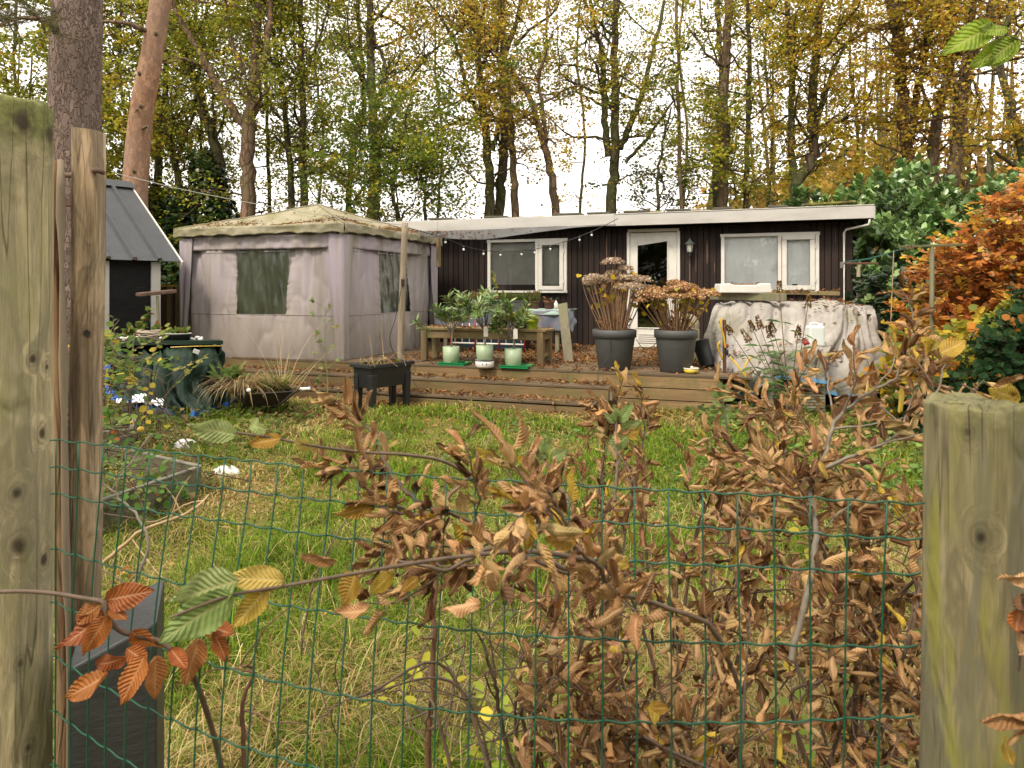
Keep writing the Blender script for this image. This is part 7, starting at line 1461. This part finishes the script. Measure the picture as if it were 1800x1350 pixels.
# butterfly bush in front of the heap
bb = thing('butterfly_bush', 'butterfly bush with brown seed spikes and long leaves in front of the white tarpaulin', 'shrub', gnd(1392, 745, .04)); b_ = np.array(bb.location); Yb = b_[1]; W = Wood(); LP, LD, LU = [], [], []; rng = np.random.default_rng(620)
tips_ = [(1370, 505, 540, .0), (1421, 532, 560, -.1), (1403, 584, 605, -.25), (1335, 570, 600, .0), (1352, 585, 608, .1), (1312, 592, 615, -.1), (1322, 575, 590, .1), (1282, 580, 592, 0), (1358, 577, 590, .1)]
for px, py, pm, dy in tips_:
    tip = ray(px, py, Yb + dy); mid = (tip + b_) * .5 + rng.normal(0, .06, 3); mid[0] = (tip[0] * .45 + b_[0] * .55); Q = smooth_path([b_ + rng.normal(0, .02, 3), b_ * .7 + mid * .3 + (0, 0, .06), mid, tip], 8); W.add(Q - b_, np.linspace(.009, .003, len(Q)), 6)
    for j in range(6, len(Q) - 4, 2):
        for s_ in (-1, 1): LP.append(Q[j]); LD.append(nrm(np.array([s_ * rng.uniform(.6, 1.2), rng.normal(0, .6), rng.uniform(-.55, .35)]))); LU.append(np.array([0, -.3, 1.0]))
    m_ = 170; s_ = rng.uniform(0, 1, m_); ax = nrm(Q[-1] - Q[-4]); Ls = rng.uniform(.12, .2); rr = .024 * (1 - s_ * .75) * (.7 + .5 * np.abs(np.sin(s_ * 22))); dd = nrm(np.cross(ax, rdir(rng, m_))); P_ = tip + ax * (s_[:, None] * Ls - .06) + dd * rr[:, None]
    V, F, C = scatter(HEX_V * np.array([1.3, 1, 1.5]), HEX_F, P_, dd + ax * .5, rdir(rng, m_), rng.uniform(.012, .022, m_), pal(rng, m_, [(3, (.22, .13, .05)), (2, (.32, .2, .08)), (1, (.12, .07, .03))])); np_mesh('seed_spike', V, F, M['flower'], bb, C)
W.build_local('stem', M['twig_red'], bb); n = len(LP); V, F, C = scatter(HEX_V * np.array([.42, 1, .8]), HEX_F, np.array(LP), np.array(LD), np.array(LU), rng.uniform(.09, .19, n), pal(rng, n, [(4, (.10, .19, .06)), (2, (.16, .25, .09)), (1, (.05, .1, .035))])); np_mesh('foliage', V, F, M['leaf'], bb, C)
# weeds at deck foot and tall stalk in front of the gazebo
for px, py, h_, lab in ((573, 745, 1.25, 'single tall green weed stalk in front of the gazebo corner'),):
    t_ = thing('tall_weed', lab, 'plant', gnd(px, py, .04)); b_ = np.array(t_.location); W = Wood(); Q = smooth_path([(0, 0, 0), (.02, 0, .4), (-.01, 0, .8), (-.01, 0, h_)]); W.add(Q, np.linspace(.006, .003, len(Q)), 5); LP = []
    for k in range(3, len(Q)):
        if rng.uniform() < .9: s_ = rng.choice([-1, 1]); E_ = Q[k] + np.array([s_ * rng.uniform(.05, .14), rng.normal(0, .05), .1]); W.add(np.array([Q[k], (Q[k] + E_) / 2, E_]), [.003, .002, .0015], 3); LP += [E_] * 4
    W.build_local('stem', plain('weed_stem', (.2, .24, .08), .7), t_); LP = np.array(LP) + b_; n = len(LP); V, F, C = scatter(HEX_V, HEX_F, LP, rdir(rng, n), rdir(rng, n), rng.uniform(.02, .07, n), pal(rng, n, [(3, (.2, .27, .09)), (1, (.3, .25, .1))])); np_mesh('foliage', V, F, M['leaf'], t_, C)

# ================================================================== grass and leaves on the lawn
def grass():
    rng = np.random.default_rng(700); Vs, Fs, Cs = [], [], []; o = 0
    spec = [(1.55, 2.6, 52000, (.05, .15), .0017), (2.6, 4.2, 52000, (.05, .15), .0023), (4.2, 6.3, 52000, (.05, .13), .0036), (6.3, 8.9, 46000, (.05, .13), .0050), (8.9, 13, 14000, (.06, .16), .008)]
    for y0, y1, n, (l0, l1), wd in spec:
        y = np.sqrt(rng.uniform(y0 ** 2, y1 ** 2, n)); x = rng.uniform(-.92, .92, n) * y
        lx = (x - DF[0]) * math.cos(AH) + (y - DF[1]) * math.sin(AH); ly = -(x - DF[0]) * math.sin(AH) + (y - DF[1]) * math.cos(AH); keep = ~((ly > -.62) & (lx > DL - .3) & (lx < SR)) & ~((ly > -.02) & (lx > DL - .3) & (lx < .5)); keep &= ~((x - 4.0) ** 2 / 1.4 + (y - 8.7) ** 2 / .9 < 1) | (rng.uniform(0, 1, n) < .1); x, y = x[keep], y[keep]; n = len(x)
        dry = N1.fbm(x * .9 + 4, y * .8, 3) + .75 * np.exp(-((y - 2.0) / 1.2) ** 2) * (.7 + N3(x * 2, y * 2)) + .45 * np.exp(-((x - .9) / 1.6) ** 2 - ((y - 3.6) / 1.3) ** 2) + 1.0 * np.exp(-((y - 7.9 + .35 * x) / .35) ** 2) - .42 * np.exp(-((x + .5) / 1.9) ** 2 - ((y - 5.6) / 1.8) ** 2)
        isdry = rng.uniform(0, 1, n) < np.clip(.30 + dry * .8, .07, .86); cg = pal(rng, n, [(4, (.115, .19, .018)), (4, (.165, .255, .022)), (2, (.25, .29, .04)), (1, (.07, .12, .015))], .16); cd = pal(rng, n, [(3, (.50, .39, .17)), (2, (.38, .27, .11)), (2, (.33, .31, .09)), (1, (.2, .12, .05))], .2); C = np.where(isdry[:, None], cd, cg)
        L = rng.uniform(l0, l1, n) * np.where(isdry, 1.15, 1) * (1 + .75 * np.clip(N2.fbm(x * 2.6, y * 2.6, 3), -.8, 1)); a = rng.uniform(0, 2 * PI, n); tilt = rng.uniform(.1, .9, n) + isdry * .5
        d0 = np.stack([np.cos(a) * tilt * .6, np.sin(a) * tilt * .6, np.ones(n)], 1); d1 = np.stack([np.cos(a) * tilt * 1.6, np.sin(a) * tilt * 1.6, 1 - tilt * .8], 1); d2 = np.stack([np.cos(a) * tilt * 2, np.sin(a) * tilt * 2, .3 - tilt], 1); d0, d1, d2 = nrm(d0), nrm(d1), nrm(d2)
        p0 = np.stack([x, y, ground_z(x, y) - .004], 1); p1 = p0 + d0 * L[:, None] * .4; p2 = p1 + d1 * L[:, None] * .35; p3 = p2 + d2 * L[:, None] * .3; sa = a + PI / 2 + rng.normal(0, .5, n); s_ = np.stack([np.cos(sa), np.sin(sa), 0 * sa], 1) * wd
        V = np.stack([p0 - s_, p0 + s_, p1 + s_ * .9, p1 - s_ * .9, p2 + s_ * .65, p2 - s_ * .65, p3 + s_ * .1, p3 - s_ * .1], 1).reshape(-1, 3); F = (np.array([(0, 1, 2, 3), (3, 2, 4, 5), (5, 4, 6, 7)])[None] + (np.arange(n) * 8)[:, None, None]).reshape(-1, 4); Vs.append(V); Fs.append(F + o); o += len(V); Cs.append(np.repeat(C, 8, 0))
    tag(np_mesh('grass', np.concatenate(Vs), np.concatenate(Fs), M['grass'], None, np.concatenate(Cs)), 'patchy lawn of green grass mixed with dry straw', 'grass', kind='stuff')
grass()
# long dead grass stalks lying in the near grass
rng = np.random.default_rng(705); Vs, Fs, Cs = [], [], []; o = 0
for k in range(2600):
    y = rng.uniform(1.5, 3.9); x = rng.uniform(-.72, .95) * y; a = rng.uniform(0, 2 * PI); L = rng.uniform(.15, .48); tilt = rng.uniform(.2, 1.3); d = nrm(np.array([math.cos(a) * math.sin(tilt), math.sin(a) * math.sin(tilt), math.cos(tilt)])); P = [np.array([x, y, ground_z(x, y) + .01])]
    for j in range(6): d = nrm(d + np.array([0, 0, -.16 * j * .6]) + rng.normal(0, .09, 3)); P.append(P[-1] + d * L / 6)
    P = np.array(P); s_ = nrm(np.cross(d, (0, .3, 1))) * rng.uniform(.0008, .0016); Vs.append(np.stack([P - s_, P + s_], 1).reshape(-1, 3)); Fs.append(np.array([(2 * i, 2 * i + 1, 2 * i + 3, 2 * i + 2) for i in range(6)]) + o); o += 14; Cs.append(np.repeat(pal(rng, 1, [(3, (.46, .35, .17)), (2, (.33, .23, .1)), (1, (.5, .42, .2))]), 14, 0))
tag(np_mesh('dry_stalks', np.concatenate(Vs), np.concatenate(Fs), M['grass'], None, np.concatenate(Cs)), 'long pale dead stalks tangled in the near grass', 'grass', kind='stuff')
def lawn_pts(n, y0, y1, rng): y = np.sqrt(rng.uniform(y0 ** 2, y1 ** 2, n)); x = rng.uniform(-.85, .9, n) * y; return np.stack([x, y, ground_z(x, y) + rng.uniform(.01, .05, n)], 1)
P_ = np.concatenate([lawn_pts(900, 1.8, 8.6, rng), np.stack([rng.uniform(-2.6, -.6, 1400), rng.uniform(7.6, 9.2, 1400), rng.uniform(.05, .09, 1400)], 1), lawn_pts(600, 6.8, 8.2, rng)])
tag(litter('lawn_leaves', P_, rng, (.035, .075), [(4, (.36, .19, .075)), (3, (.26, .13, .05)), (2, (.5, .32, .1)), (1, (.15, .07, .03))]), 'scattered brown and tan fallen leaves on the lawn', 'fallen leaves', kind='stuff')

# ================================================================== the near hedge plants
def hbranch(W, LV, rng, P, r0, r1, dens, size, leafpal, up=.2, sub=0, subL=(.1, .2)):
    dens = dens * 1.3
    Q = smooth_path(P, 8) + rng.normal(0, .0012, (len(smooth_path(P, 8)), 3)); rr = np.linspace(r0, r1, len(Q)); W.add(Q, rr, 7); L = np.linalg.norm(np.diff(Q, axis=0), axis=1).sum(); n = int(L * dens)
    def leaves(Q, n, ph=0, t0=.1):
        for k in range(n):
            t_ = t0 + (1 - t0) * (k + rng.uniform(0, .6)) / max(1, n); f = t_ * (len(Q) - 1); i = min(len(Q) - 2, int(f)); p = Q[i] + (Q[i + 1] - Q[i]) * (f - i); ax = nrm(Q[i + 1] - Q[i]); o = nrm(np.cross(ax, rng.normal(size=3))); d = nrm(ax * rng.uniform(.3, 1.0) + o * .8 + np.array([0, 0, up * rng.uniform(-.6, 1.8)])); st_ = p + d * rng.uniform(.004, .014); LV.append((st_, d, nrm(rng.normal(size=3) + np.array([0, -.4, .4])), rng.uniform(*size) * .74))
    leaves(Q, n)
    for _ in range(sub):
        f = rng.uniform(.15, .98) * (len(Q) - 1); i = min(len(Q) - 2, int(f)); ax = nrm(Q[i + 1] - Q[i]); d = nrm(ax * .5 + nrm(np.cross(ax, rng.normal(size=3))) * rng.uniform(.6, 1.2) + np.array([0, 0, .0])); S_ = walk(rng, Q[i], d, rng.uniform(*subL), 6, .18, .05); W.add(S_, np.linspace(min(rr[i] * .7, .0028), .001, 7), 5); leaves(S_, max(3, int(rng.uniform(*subL) * dens * 1.25)), t0=.2)
def finish_leaves(LV, rng, root, palette, hi=True, name='dead_leaves'):
    n = len(LV)
    if not n: return
    P_, D, U, S_ = [np.array([l[i] for l in LV]) for i in range(4)]
    V, F, C, uv = scatter_multi(CURLS, rng, P_, D, U, S_, pal(rng, n, palette, .16), uv=True)
    np_mesh(name, V, F, M['leaf_curl'], root, C, smooth=True, uv=uv)
DEAD = [(5, (.50, .31, .14)), (3, (.34, .185, .075)), (3.5, (.58, .37, .17)), (2.2, (.17, .085, .038)), (.35, (.62, .43, .06))]
def hedge_plant(lab, base, seed, n_main, hgt, xr, yr, dens=34, size=(.05, .08), zmin=.1, sub=8, toplean=0, subL=(.12, .26)):
    rng = np.random.default_rng(seed); root = thing('hedge_plant', lab, 'shrub', base, 0, 'brown hornbeam plants behind the wire fence'); W = Wood(); LV = []; b = np.array(base, float)
    for k in range(n_main):
        tx = rng.uniform(*xr); ty = rng.uniform(*yr); h_ = rng.uniform(hgt[0], hgt[1]); s0 = b + rng.normal(0, .04, 3) * np.array([1, 1, 0]); e_ = np.array([tx, ty, h_]); m1_ = s0 * .65 + e_ * .35 + rng.normal(0, .05, 3); e_ = e_ + rng.normal(0, .1, 3) * np.array([1, .6, 0]); m2_ = s0 * .25 + e_ * .75 + rng.normal(0, .06, 3) + (0, 0, .08); Q = smooth_path([s0, m1_, m2_, e_], 6); W.add(Q, np.linspace(.005, .0025, len(Q)), 7)
        hbranch(W, LV, rng, [Q[int(len(Q) * .35)], Q[int(len(Q) * .6)], Q[-1], Q[-1] + nrm(Q[-1] - Q[-5]) * rng.uniform(.04, .12)], .003, .0015, dens, size, None, sub=sub, subL=subL)
    W.build('branches', M['twig'], root); LV = [l for l in LV if l[0][2] > zmin and not (l[0][0] < .03 and l[0][2] < .93) and l[0][0] - (l[0][1] - 1.2) * .1 > -.24 and rng.uniform() < (.66 if l[0][2] < .95 else .9) and l[0][1] > .98 + max(0, (.55 - l[0][0])) * .22]; finish_leaves(LV, rng, root, DEAD); return root
hedge_plant('brown leaved hedge plant in the middle with its crown over the top wire', (.05, 1.42, 0), 801, 5, (.6, .92), (-.22, .25), (1.2, 1.55))
hedge_plant('brown leaved hedge plant right of the middle one, leaning right', (.40, 1.45, 0), 802, 7, (.5, 1.0), (.15, .62), (1.2, 1.7))
hedge_plant('dense brown leaved hedge plant directly beside the right post', (.70, 1.35, 0), 803, 8, (.55, 1.08), (.42, .95), (1.12, 1.6))
hedge_plant('tall brown leaved hedge plant reaching highest at the right, against the ivy', (.95, 1.75, 0), 804, 9, (.78, 1.13), (.55, 1.12), (1.5, 1.95), size=(.055, .09))
hedge_plant('low brown leaved hedge plant spreading near the ground at the lower right', (.45, 1.25, 0), 805, 7, (.25, .7), (.15, .75), (1.08, 1.45), zmin=.15)
hedge_plant('brown leaved hedge plant farther back behind the middle ones', (.45, 1.95, 0), 806, 10, (.6, 1.06), (.1, .85), (1.7, 2.1), size=(.055, .085))
hedge_plant('low brown leaved hedge plant beneath the middle one', (.22, 1.3, 0), 807, 3, (.4, .8), (.0, .4), (1.1, 1.4), zmin=.2)

def near_branch(lab, pts, specs, seed, dens=0, r=(.004, .002), palette=None, size=(.07, .09), name='hedge_branch', sub=0, wood_='twig', group='branches reaching over the wire fence'):
    """pts traced (px,py,Y); specs: explicit leaves (px,py,Y, tipx,tipy, kind, size) with kind g/y/o/b"""
    rng = np.random.default_rng(seed); P = [ray(*p) for p in pts]; root = thing(name, lab, 'branch', P[0], 0, group); W = Wood(); LV = []
    if dens: hbranch(W, LV, rng, P, r[0], r[1], dens, size, None, sub=sub)
    else: Q = smooth_path(P, 8); W.add(Q, np.linspace(r[0], r[1], len(Q)), 8)
    W.build('branch', M[wood_], root)
    if LV: finish_leaves(LV, rng, root, palette or DEAD)
    pals = {'g': [(1, (.34, .42, .16)), (1, (.27, .38, .12))], 'y': [(2, (.58, .40, .06)), (1, (.5, .30, .05)), (1, (.6, .46, .12))], 'o': [(3, (.46, .16, .04)), (2, (.36, .11, .035)), (1, (.5, .21, .07))], 'b': DEAD, 'G': [(1, (.30, .42, .04))]}
    if specs:
        pp = {}
        for (x0, y0, Y, x1, y1, kd, *rest) in specs:
            a = ray(x0, y0, Y); c = ray(x1, y1, Y + rng.uniform(-.03, .03)); pp.setdefault('c' if kd == 'b' else 'o', []).append((a, c - a, np.linalg.norm(c - a), pal(rng, 1, pals[kd], .08)[0], rest))
        for kk, L_ in pp.items():
            T = CURLS if kk == 'c' else OPENS; ps = np.array([l[0] for l in L_]); ds = np.array([l[1] for l in L_]); us = nrm(np.array([0, -1.0, .25]) + rng.normal(0, .35, (len(L_), 3))); V, F, C, uv = scatter_multi(T, rng, ps, ds, us, np.array([l[2] for l in L_]), np.array([l[3] for l in L_]), uv=True); np_mesh('curled_leaves' if kk == 'c' else 'leaves', V, F, M['leaf_curl' if kk == 'c' else 'leaf_vein'], root, C, smooth=True, uv=uv)
    return root
near_branch('brown branch arching from the lower right up to the middle of the top wire', [(1300, 1210, 1.0), (1275, 1150, .98), (1235, 1090, .95), (1080, 1040, .92), (1060, 1005, .90), (1010, 960, .88), (985, 900, .87), (960, 860, .86)],
    [(1150, 1230, .93, 1150, 1275, 'y'), (1010, 950, .86, 952, 948, 'y'), (1005, 880, .87, 1025, 815, 'y'), (1075, 990, .9, 1115, 990, 'y'), (1175, 1245, .92, 1130, 1245, 'y')], 901, dens=42, size=(.055, .085), sub=5)
near_branch('long thin branch reaching left over the fence with yellow and green leaves at its tip', [(1040, 985, .95), (940, 970, .93), (860, 973, .90), (760, 985, .87), (640, 1005, .83), (500, 1030, .78), (400, 1048, .74), (300, 1085, .72)],
    [(500, 1020, .78, 398, 1015, 'y'), (470, 1035, .77, 408, 1105, 'y'), (420, 1020, .74, 310, 1050, 'g'), (410, 1045, .74, 285, 1120, 'g'), (590, 990, .82, 525, 968, 'b'), (625, 1005, .83, 610, 1060, 'y'), (690, 1005, .85, 650, 1045, 'y'), (735, 1015, .86, 705, 1040, 'y')], 902, r=(.0035, .0015))
near_branch('brown leaved side branch crossing the wire below the long thin branch', [(1010, 1000, 1.0), (930, 985, .97), (860, 965, .95), (790, 1000, .93), (700, 985, .92)], [], 903, dens=52, size=(.05, .08), sub=3)
near_branch('thin branch with yellow leaves above the top wire at the left of the middle', [(850, 860, 1.15), (790, 815, 1.12), (720, 800, 1.08), (640, 795, 1.05), (560, 785, 1.0), (480, 770, .98), (380, 755, .95), (330, 745, .93)],
    [(495, 770, .98, 435, 783, 'y'), (415, 765, .95, 330, 745, 'g'), (470, 755, .97, 425, 745, 'g'), (550, 790, 1.0, 510, 770, 'y'), (640, 800, 1.03, 625, 750, 'b'), (650, 790, 1.03, 668, 760, 'b'), (690, 885, 1.1, 632, 860, 'y'), (660, 890, 1.1, 592, 900, 'y'), (630, 830, 1.2, 595, 800, 'b')], 904, r=(.003, .0013))
near_branch('upright twig of curled brown leaves above the top wire left of the middle', [(790, 905, 1.1), (735, 880, 1.1), (700, 850, 1.12), (672, 800, 1.15), (660, 765, 1.18)], [(690, 765, 1.18, 640, 775, 'g'), (665, 770, 1.2, 645, 745, 'g'), (680, 790, 1.18, 700, 770, 'y')], 905, dens=56, size=(.05, .075), sub=2)
near_branch('branch of curled brown leaves sloping down across the wire left of the middle', [(1000, 1010, 1.12), (900, 960, 1.1), (800, 905, 1.08), (720, 905, 1.07), (665, 890, 1.05)], [], 906, dens=60, size=(.045, .075), sub=6)
near_branch('twig with green leaves and brown curls rising in front of the deck steps', [(1080, 880, 1.35), (1085, 820, 1.38), (1082, 770, 1.42), (1085, 738, 1.45)], [(1085, 742, 1.45, 1068, 708, 'g'), (1088, 742, 1.45, 1112, 710, 'g'), (1080, 745, 1.45, 1060, 725, 'g'), (1088, 755, 1.45, 1130, 735, 'g'), (1100, 758, 1.44, 1122, 775, 'y'), (1105, 765, 1.44, 1060, 800, 'g'), (1100, 800, 1.43, 1112, 795, 'y'), (1105, 770, 1.44, 1128, 745, 'y')], 907, dens=36, size=(.05, .07))
near_branch('spray of green leaves and one orange leaf above the middle of the top wire', [(1000, 880, 1.25), (970, 840, 1.28), (960, 810, 1.3), (930, 800, 1.3)], [(965, 805, 1.3, 930, 770, 'g'), (960, 800, 1.3, 915, 800, 'g'), (968, 805, 1.3, 1000, 790, 'g'), (970, 812, 1.3, 995, 830, 'g'), (940, 805, 1.3, 905, 805, 'y'), (960, 795, 1.3, 965, 765, 'g')], 908, dens=20, size=(.05, .07))
near_branch('thin twig with one yellow leaf standing over the top wire near the middle', [(930, 900, 1.1), (905, 850, 1.1), (878, 815, 1.1)], [(878, 815, 1.1, 838, 782, 'y'), (878, 812, 1.1, 866, 790, 'b')], 909, r=(.002, .001))
near_branch('young leafy shoot with pale green leaves in front of the rusty stake', [(1275, 820, 2.0), (1278, 760, 2.02), (1272, 710, 2.05), (1262, 685, 2.05)], [(1270, 695, 2.05, 1262, 668, 'g'), (1265, 700, 2.05, 1248, 678, 'g'), (1270, 705, 2.05, 1300, 682, 'g'), (1268, 715, 2.05, 1250, 702, 'g'), (1272, 720, 2.05, 1292, 712, 'g'), (1272, 690, 2.05, 1285, 670, 'g')], 910, r=(.004, .0015))
near_branch('bare forked grey branch with curled leaves rising to the white tarpaulin, right of the middle', [(1390, 1160, 1.25), (1435, 960, 1.3), (1425, 860, 1.35), (1450, 800, 1.38), (1470, 740, 1.4), (1530, 690, 1.42), (1600, 655, 1.45), (1640, 640, 1.46)], [(1625, 655, 1.45, 1610, 630, 'b')], 911, dens=34, r=(.0062, .0022), size=(.05, .08), sub=8, wood_='twig_grey')
near_branch('side twig with curled leaves forking right beside the mossy post', [(1430, 830, 1.35), (1500, 800, 1.35), (1570, 770, 1.36), (1640, 700, 1.38), (1660, 640, 1.4)], [(1640, 610, 1.4, 1600, 602, 'y'), (1630, 620, 1.4, 1660, 595, 'y'), (1650, 622, 1.4, 1695, 602, 'y')], 912, dens=34, r=(.004, .0018), size=(.05, .08), sub=4, wood_='twig_grey')
near_branch('leafy twig with one big yellow leaf beside the mossy post head', [(1900, 730, .95), (1800, 722, .95), (1740, 700, .96), (1690, 675, .97)], [(1790, 700, .95, 1730, 680, 'y'), (1800, 660, .95, 1740, 690, 'b'), (1760, 705, .95, 1715, 690, 'b'), (1740, 700, .96, 1790, 690, 'y')], 913, r=(.0025, .0012))
near_branch('brown leaves hanging in from the right edge beside the mossy post', [(1900, 1050, .85), (1830, 1060, .84), (1800, 1110, .83), (1790, 1180, .83)], [(1830, 1010, .84, 1752, 1015, 'b'), (1810, 1045, .84, 1728, 1065, 'b'), (1800, 1070, .83, 1765, 1120, 'o'), (1800, 1110, .83, 1775, 1160, 'b'), (1830, 1250, .83, 1730, 1272, 'b'), (1815, 1260, .83, 1780, 1310, 'b'), (1780, 1345, .84, 1755, 1295, 'y')], 914, r=(.003, .0015))
near_branch('fresh yellow green hornbeam leaves on a twig hanging into the top right corner', [(1900, 95, 1.0), (1820, 80, 1.0), (1770, 62, 1.0), (1740, 56, 1.0)], [(1745, 45, 1.0, 1670, 82, 'G'), (1772, 50, 1.0, 1705, 62, 'G'), (1790, 68, 1.0, 1720, 118, 'G'), (1782, 72, 1.0, 1705, 118, 'G')], 915, r=(.0018, .001), group='leafy twigs hanging in at the picture edge')
near_branch('twig of large copper orange beech leaves hanging in front of the black plastic post', [(-60, 1042, 1.02), (60, 1040, 1.02), (150, 1052, 1.02), (182, 1060, 1.02), (190, 1085, 1.02), (215, 1110, 1.03), (280, 1128, 1.05), (320, 1160, 1.06), (345, 1200, 1.1), (375, 1290, 1.15), (400, 1400, 1.2)],
    [(186, 1055, 1.02, 265, 1040, 'o'), (178, 1062, 1.02, 118, 1100, 'o'), (190, 1080, 1.01, 145, 1152, 'o'), (182, 1075, 1.03, 125, 1140, 'o'), (192, 1068, 1.02, 222, 1088, 'o'), (222, 1155, 1.01, 155, 1180, 'o'), (190, 1185, 1.01, 124, 1229, 'o'), (255, 1150, 1.0, 212, 1240, 'o'), (275, 1155, 1.02, 268, 1222, 'o'), (230, 1110, 1.03, 282, 1150, 'o'), (222, 1140, 1.03, 280, 1175, 'o'), (350, 1125, 1.06, 325, 1195, 'o'), (300, 1140, 1.04, 330, 1180, 'o'), (355, 1110, 1.06, 395, 1105, 'o'), (375, 1110, 1.06, 402, 1165, 'o'), (372, 1100, 1.06, 421, 1125, 'o'), (345, 1118, 1.06, 340, 1100, 'o'), (205, 1010, 1.05, 228, 988, 'o')], 916, r=(.0028, .005), name='beech_twig', group='leafy twigs hanging in at the picture edge')
# bare shoots standing in the grass just beyond the fence
for k, (pts, wd, lab) in enumerate([([(440, 1420, 1.5), (425, 1250, 1.5), (445, 1180, 1.5), (420, 1170, 1.5)], .006, 'short red brown bare shoot left of the middle beyond the wire'), ([(745, 1430, 1.5), (760, 1200, 1.48), (765, 1050, 1.47), (775, 900, 1.5), (830, 830, 1.55)], .0075, 'upright red brown bare shoot near the middle beyond the wire'), ([(910, 1400, 1.45), (880, 1260, 1.42), (865, 1180, 1.4), (845, 1120, 1.4)], .0055, 'bare brown shoot just right of the upright red brown one'), ([(1000, 1420, 1.5), (968, 1290, 1.45), (970, 1150, 1.42), (980, 1050, 1.4), (960, 960, 1.4)], .0075, 'thick brown stem rising to the middle branch of curled leaves'), ([(960, 1400, 1.6), (925, 1300, 1.6), (915, 1170, 1.58), (960, 1100, 1.6)], .006, 'crooked dark stem left of the thick brown one'), ([(520, 1200, 2.6), (560, 1000, 2.6), (640, 880, 2.7), (700, 850, 2.7)], .004, 'thin arching bramble in the grass beyond the wire'), ([(160, 1010, 1.9), (240, 940, 1.9), (330, 900, 1.95), (370, 870, 2.0)], .006, 'pale dead stalk slanting behind the left part of the wire'), ([(190, 1110, 1.8), (260, 960, 1.85), (215, 880, 1.9), (180, 850, 1.9)], .005, 'dark curved dead stalk behind the square post')]):
    P = [ray(*p) for p in pts]; P = [np.array([p[0], p[1], max(p[2], .0)]) for p in P]; t_ = thing('bare_shoot', lab, 'stem', P[0], 0, 'bare shoots beyond the wire fence'); W = Wood(); Q = smooth_path(P, 8); rng = np.random.default_rng(950 + k); Q = Q + rng.normal(0, .002, Q.shape); W.add(Q, np.linspace(wd, wd * .45, len(Q)), 8)
    for _ in range(5): i = rng.integers(3, len(Q) - 1); S_ = walk(rng, Q[i], nrm(rng.normal(size=3) + np.array([0, 0, .9])), rng.uniform(.08, .25), 6, .2, .03); W.add(S_, np.linspace(wd * .4, .001, 7), 5)
    W.build('stem', M[['twig_red', 'twig_red', 'twig', 'twig_red', 'twig', 'twig', 'straw', 'twig_grey'][k]], t_)
# yellowing low plants right behind the fence
bush('yellow_weed', 'yellow leaved low plant behind the wire in the middle', 'plant', [((-.2, 2.3, .25), (.18, .2, .2)), ((-.05, 2.0, .2), (.12, .1, .18))], 48, [(3, (.55, .5, .06)), (2, (.35, .4, .06))], (.03, .05), HEX_V * np.array([1.3, 1, 1]), 'leaf', 960, spray='flat', sprayn=6, twigs=6, br=.003)
bush('yellow_weed', 'yellow and green leaved low plant behind the wire beside the mossy post', 'plant', [((1.05, 2.1, .5), (.2, .3, .3)), ((.9, 1.9, .2), (.2, .2, .2))], 90, [(3, (.55, .45, .06)), (3, (.25, .35, .07))], (.04, .06), HEX_V * np.array([1.3, 1, 1]), 'leaf', 961, spray='flat', sprayn=6, twigs=6, br=.003)
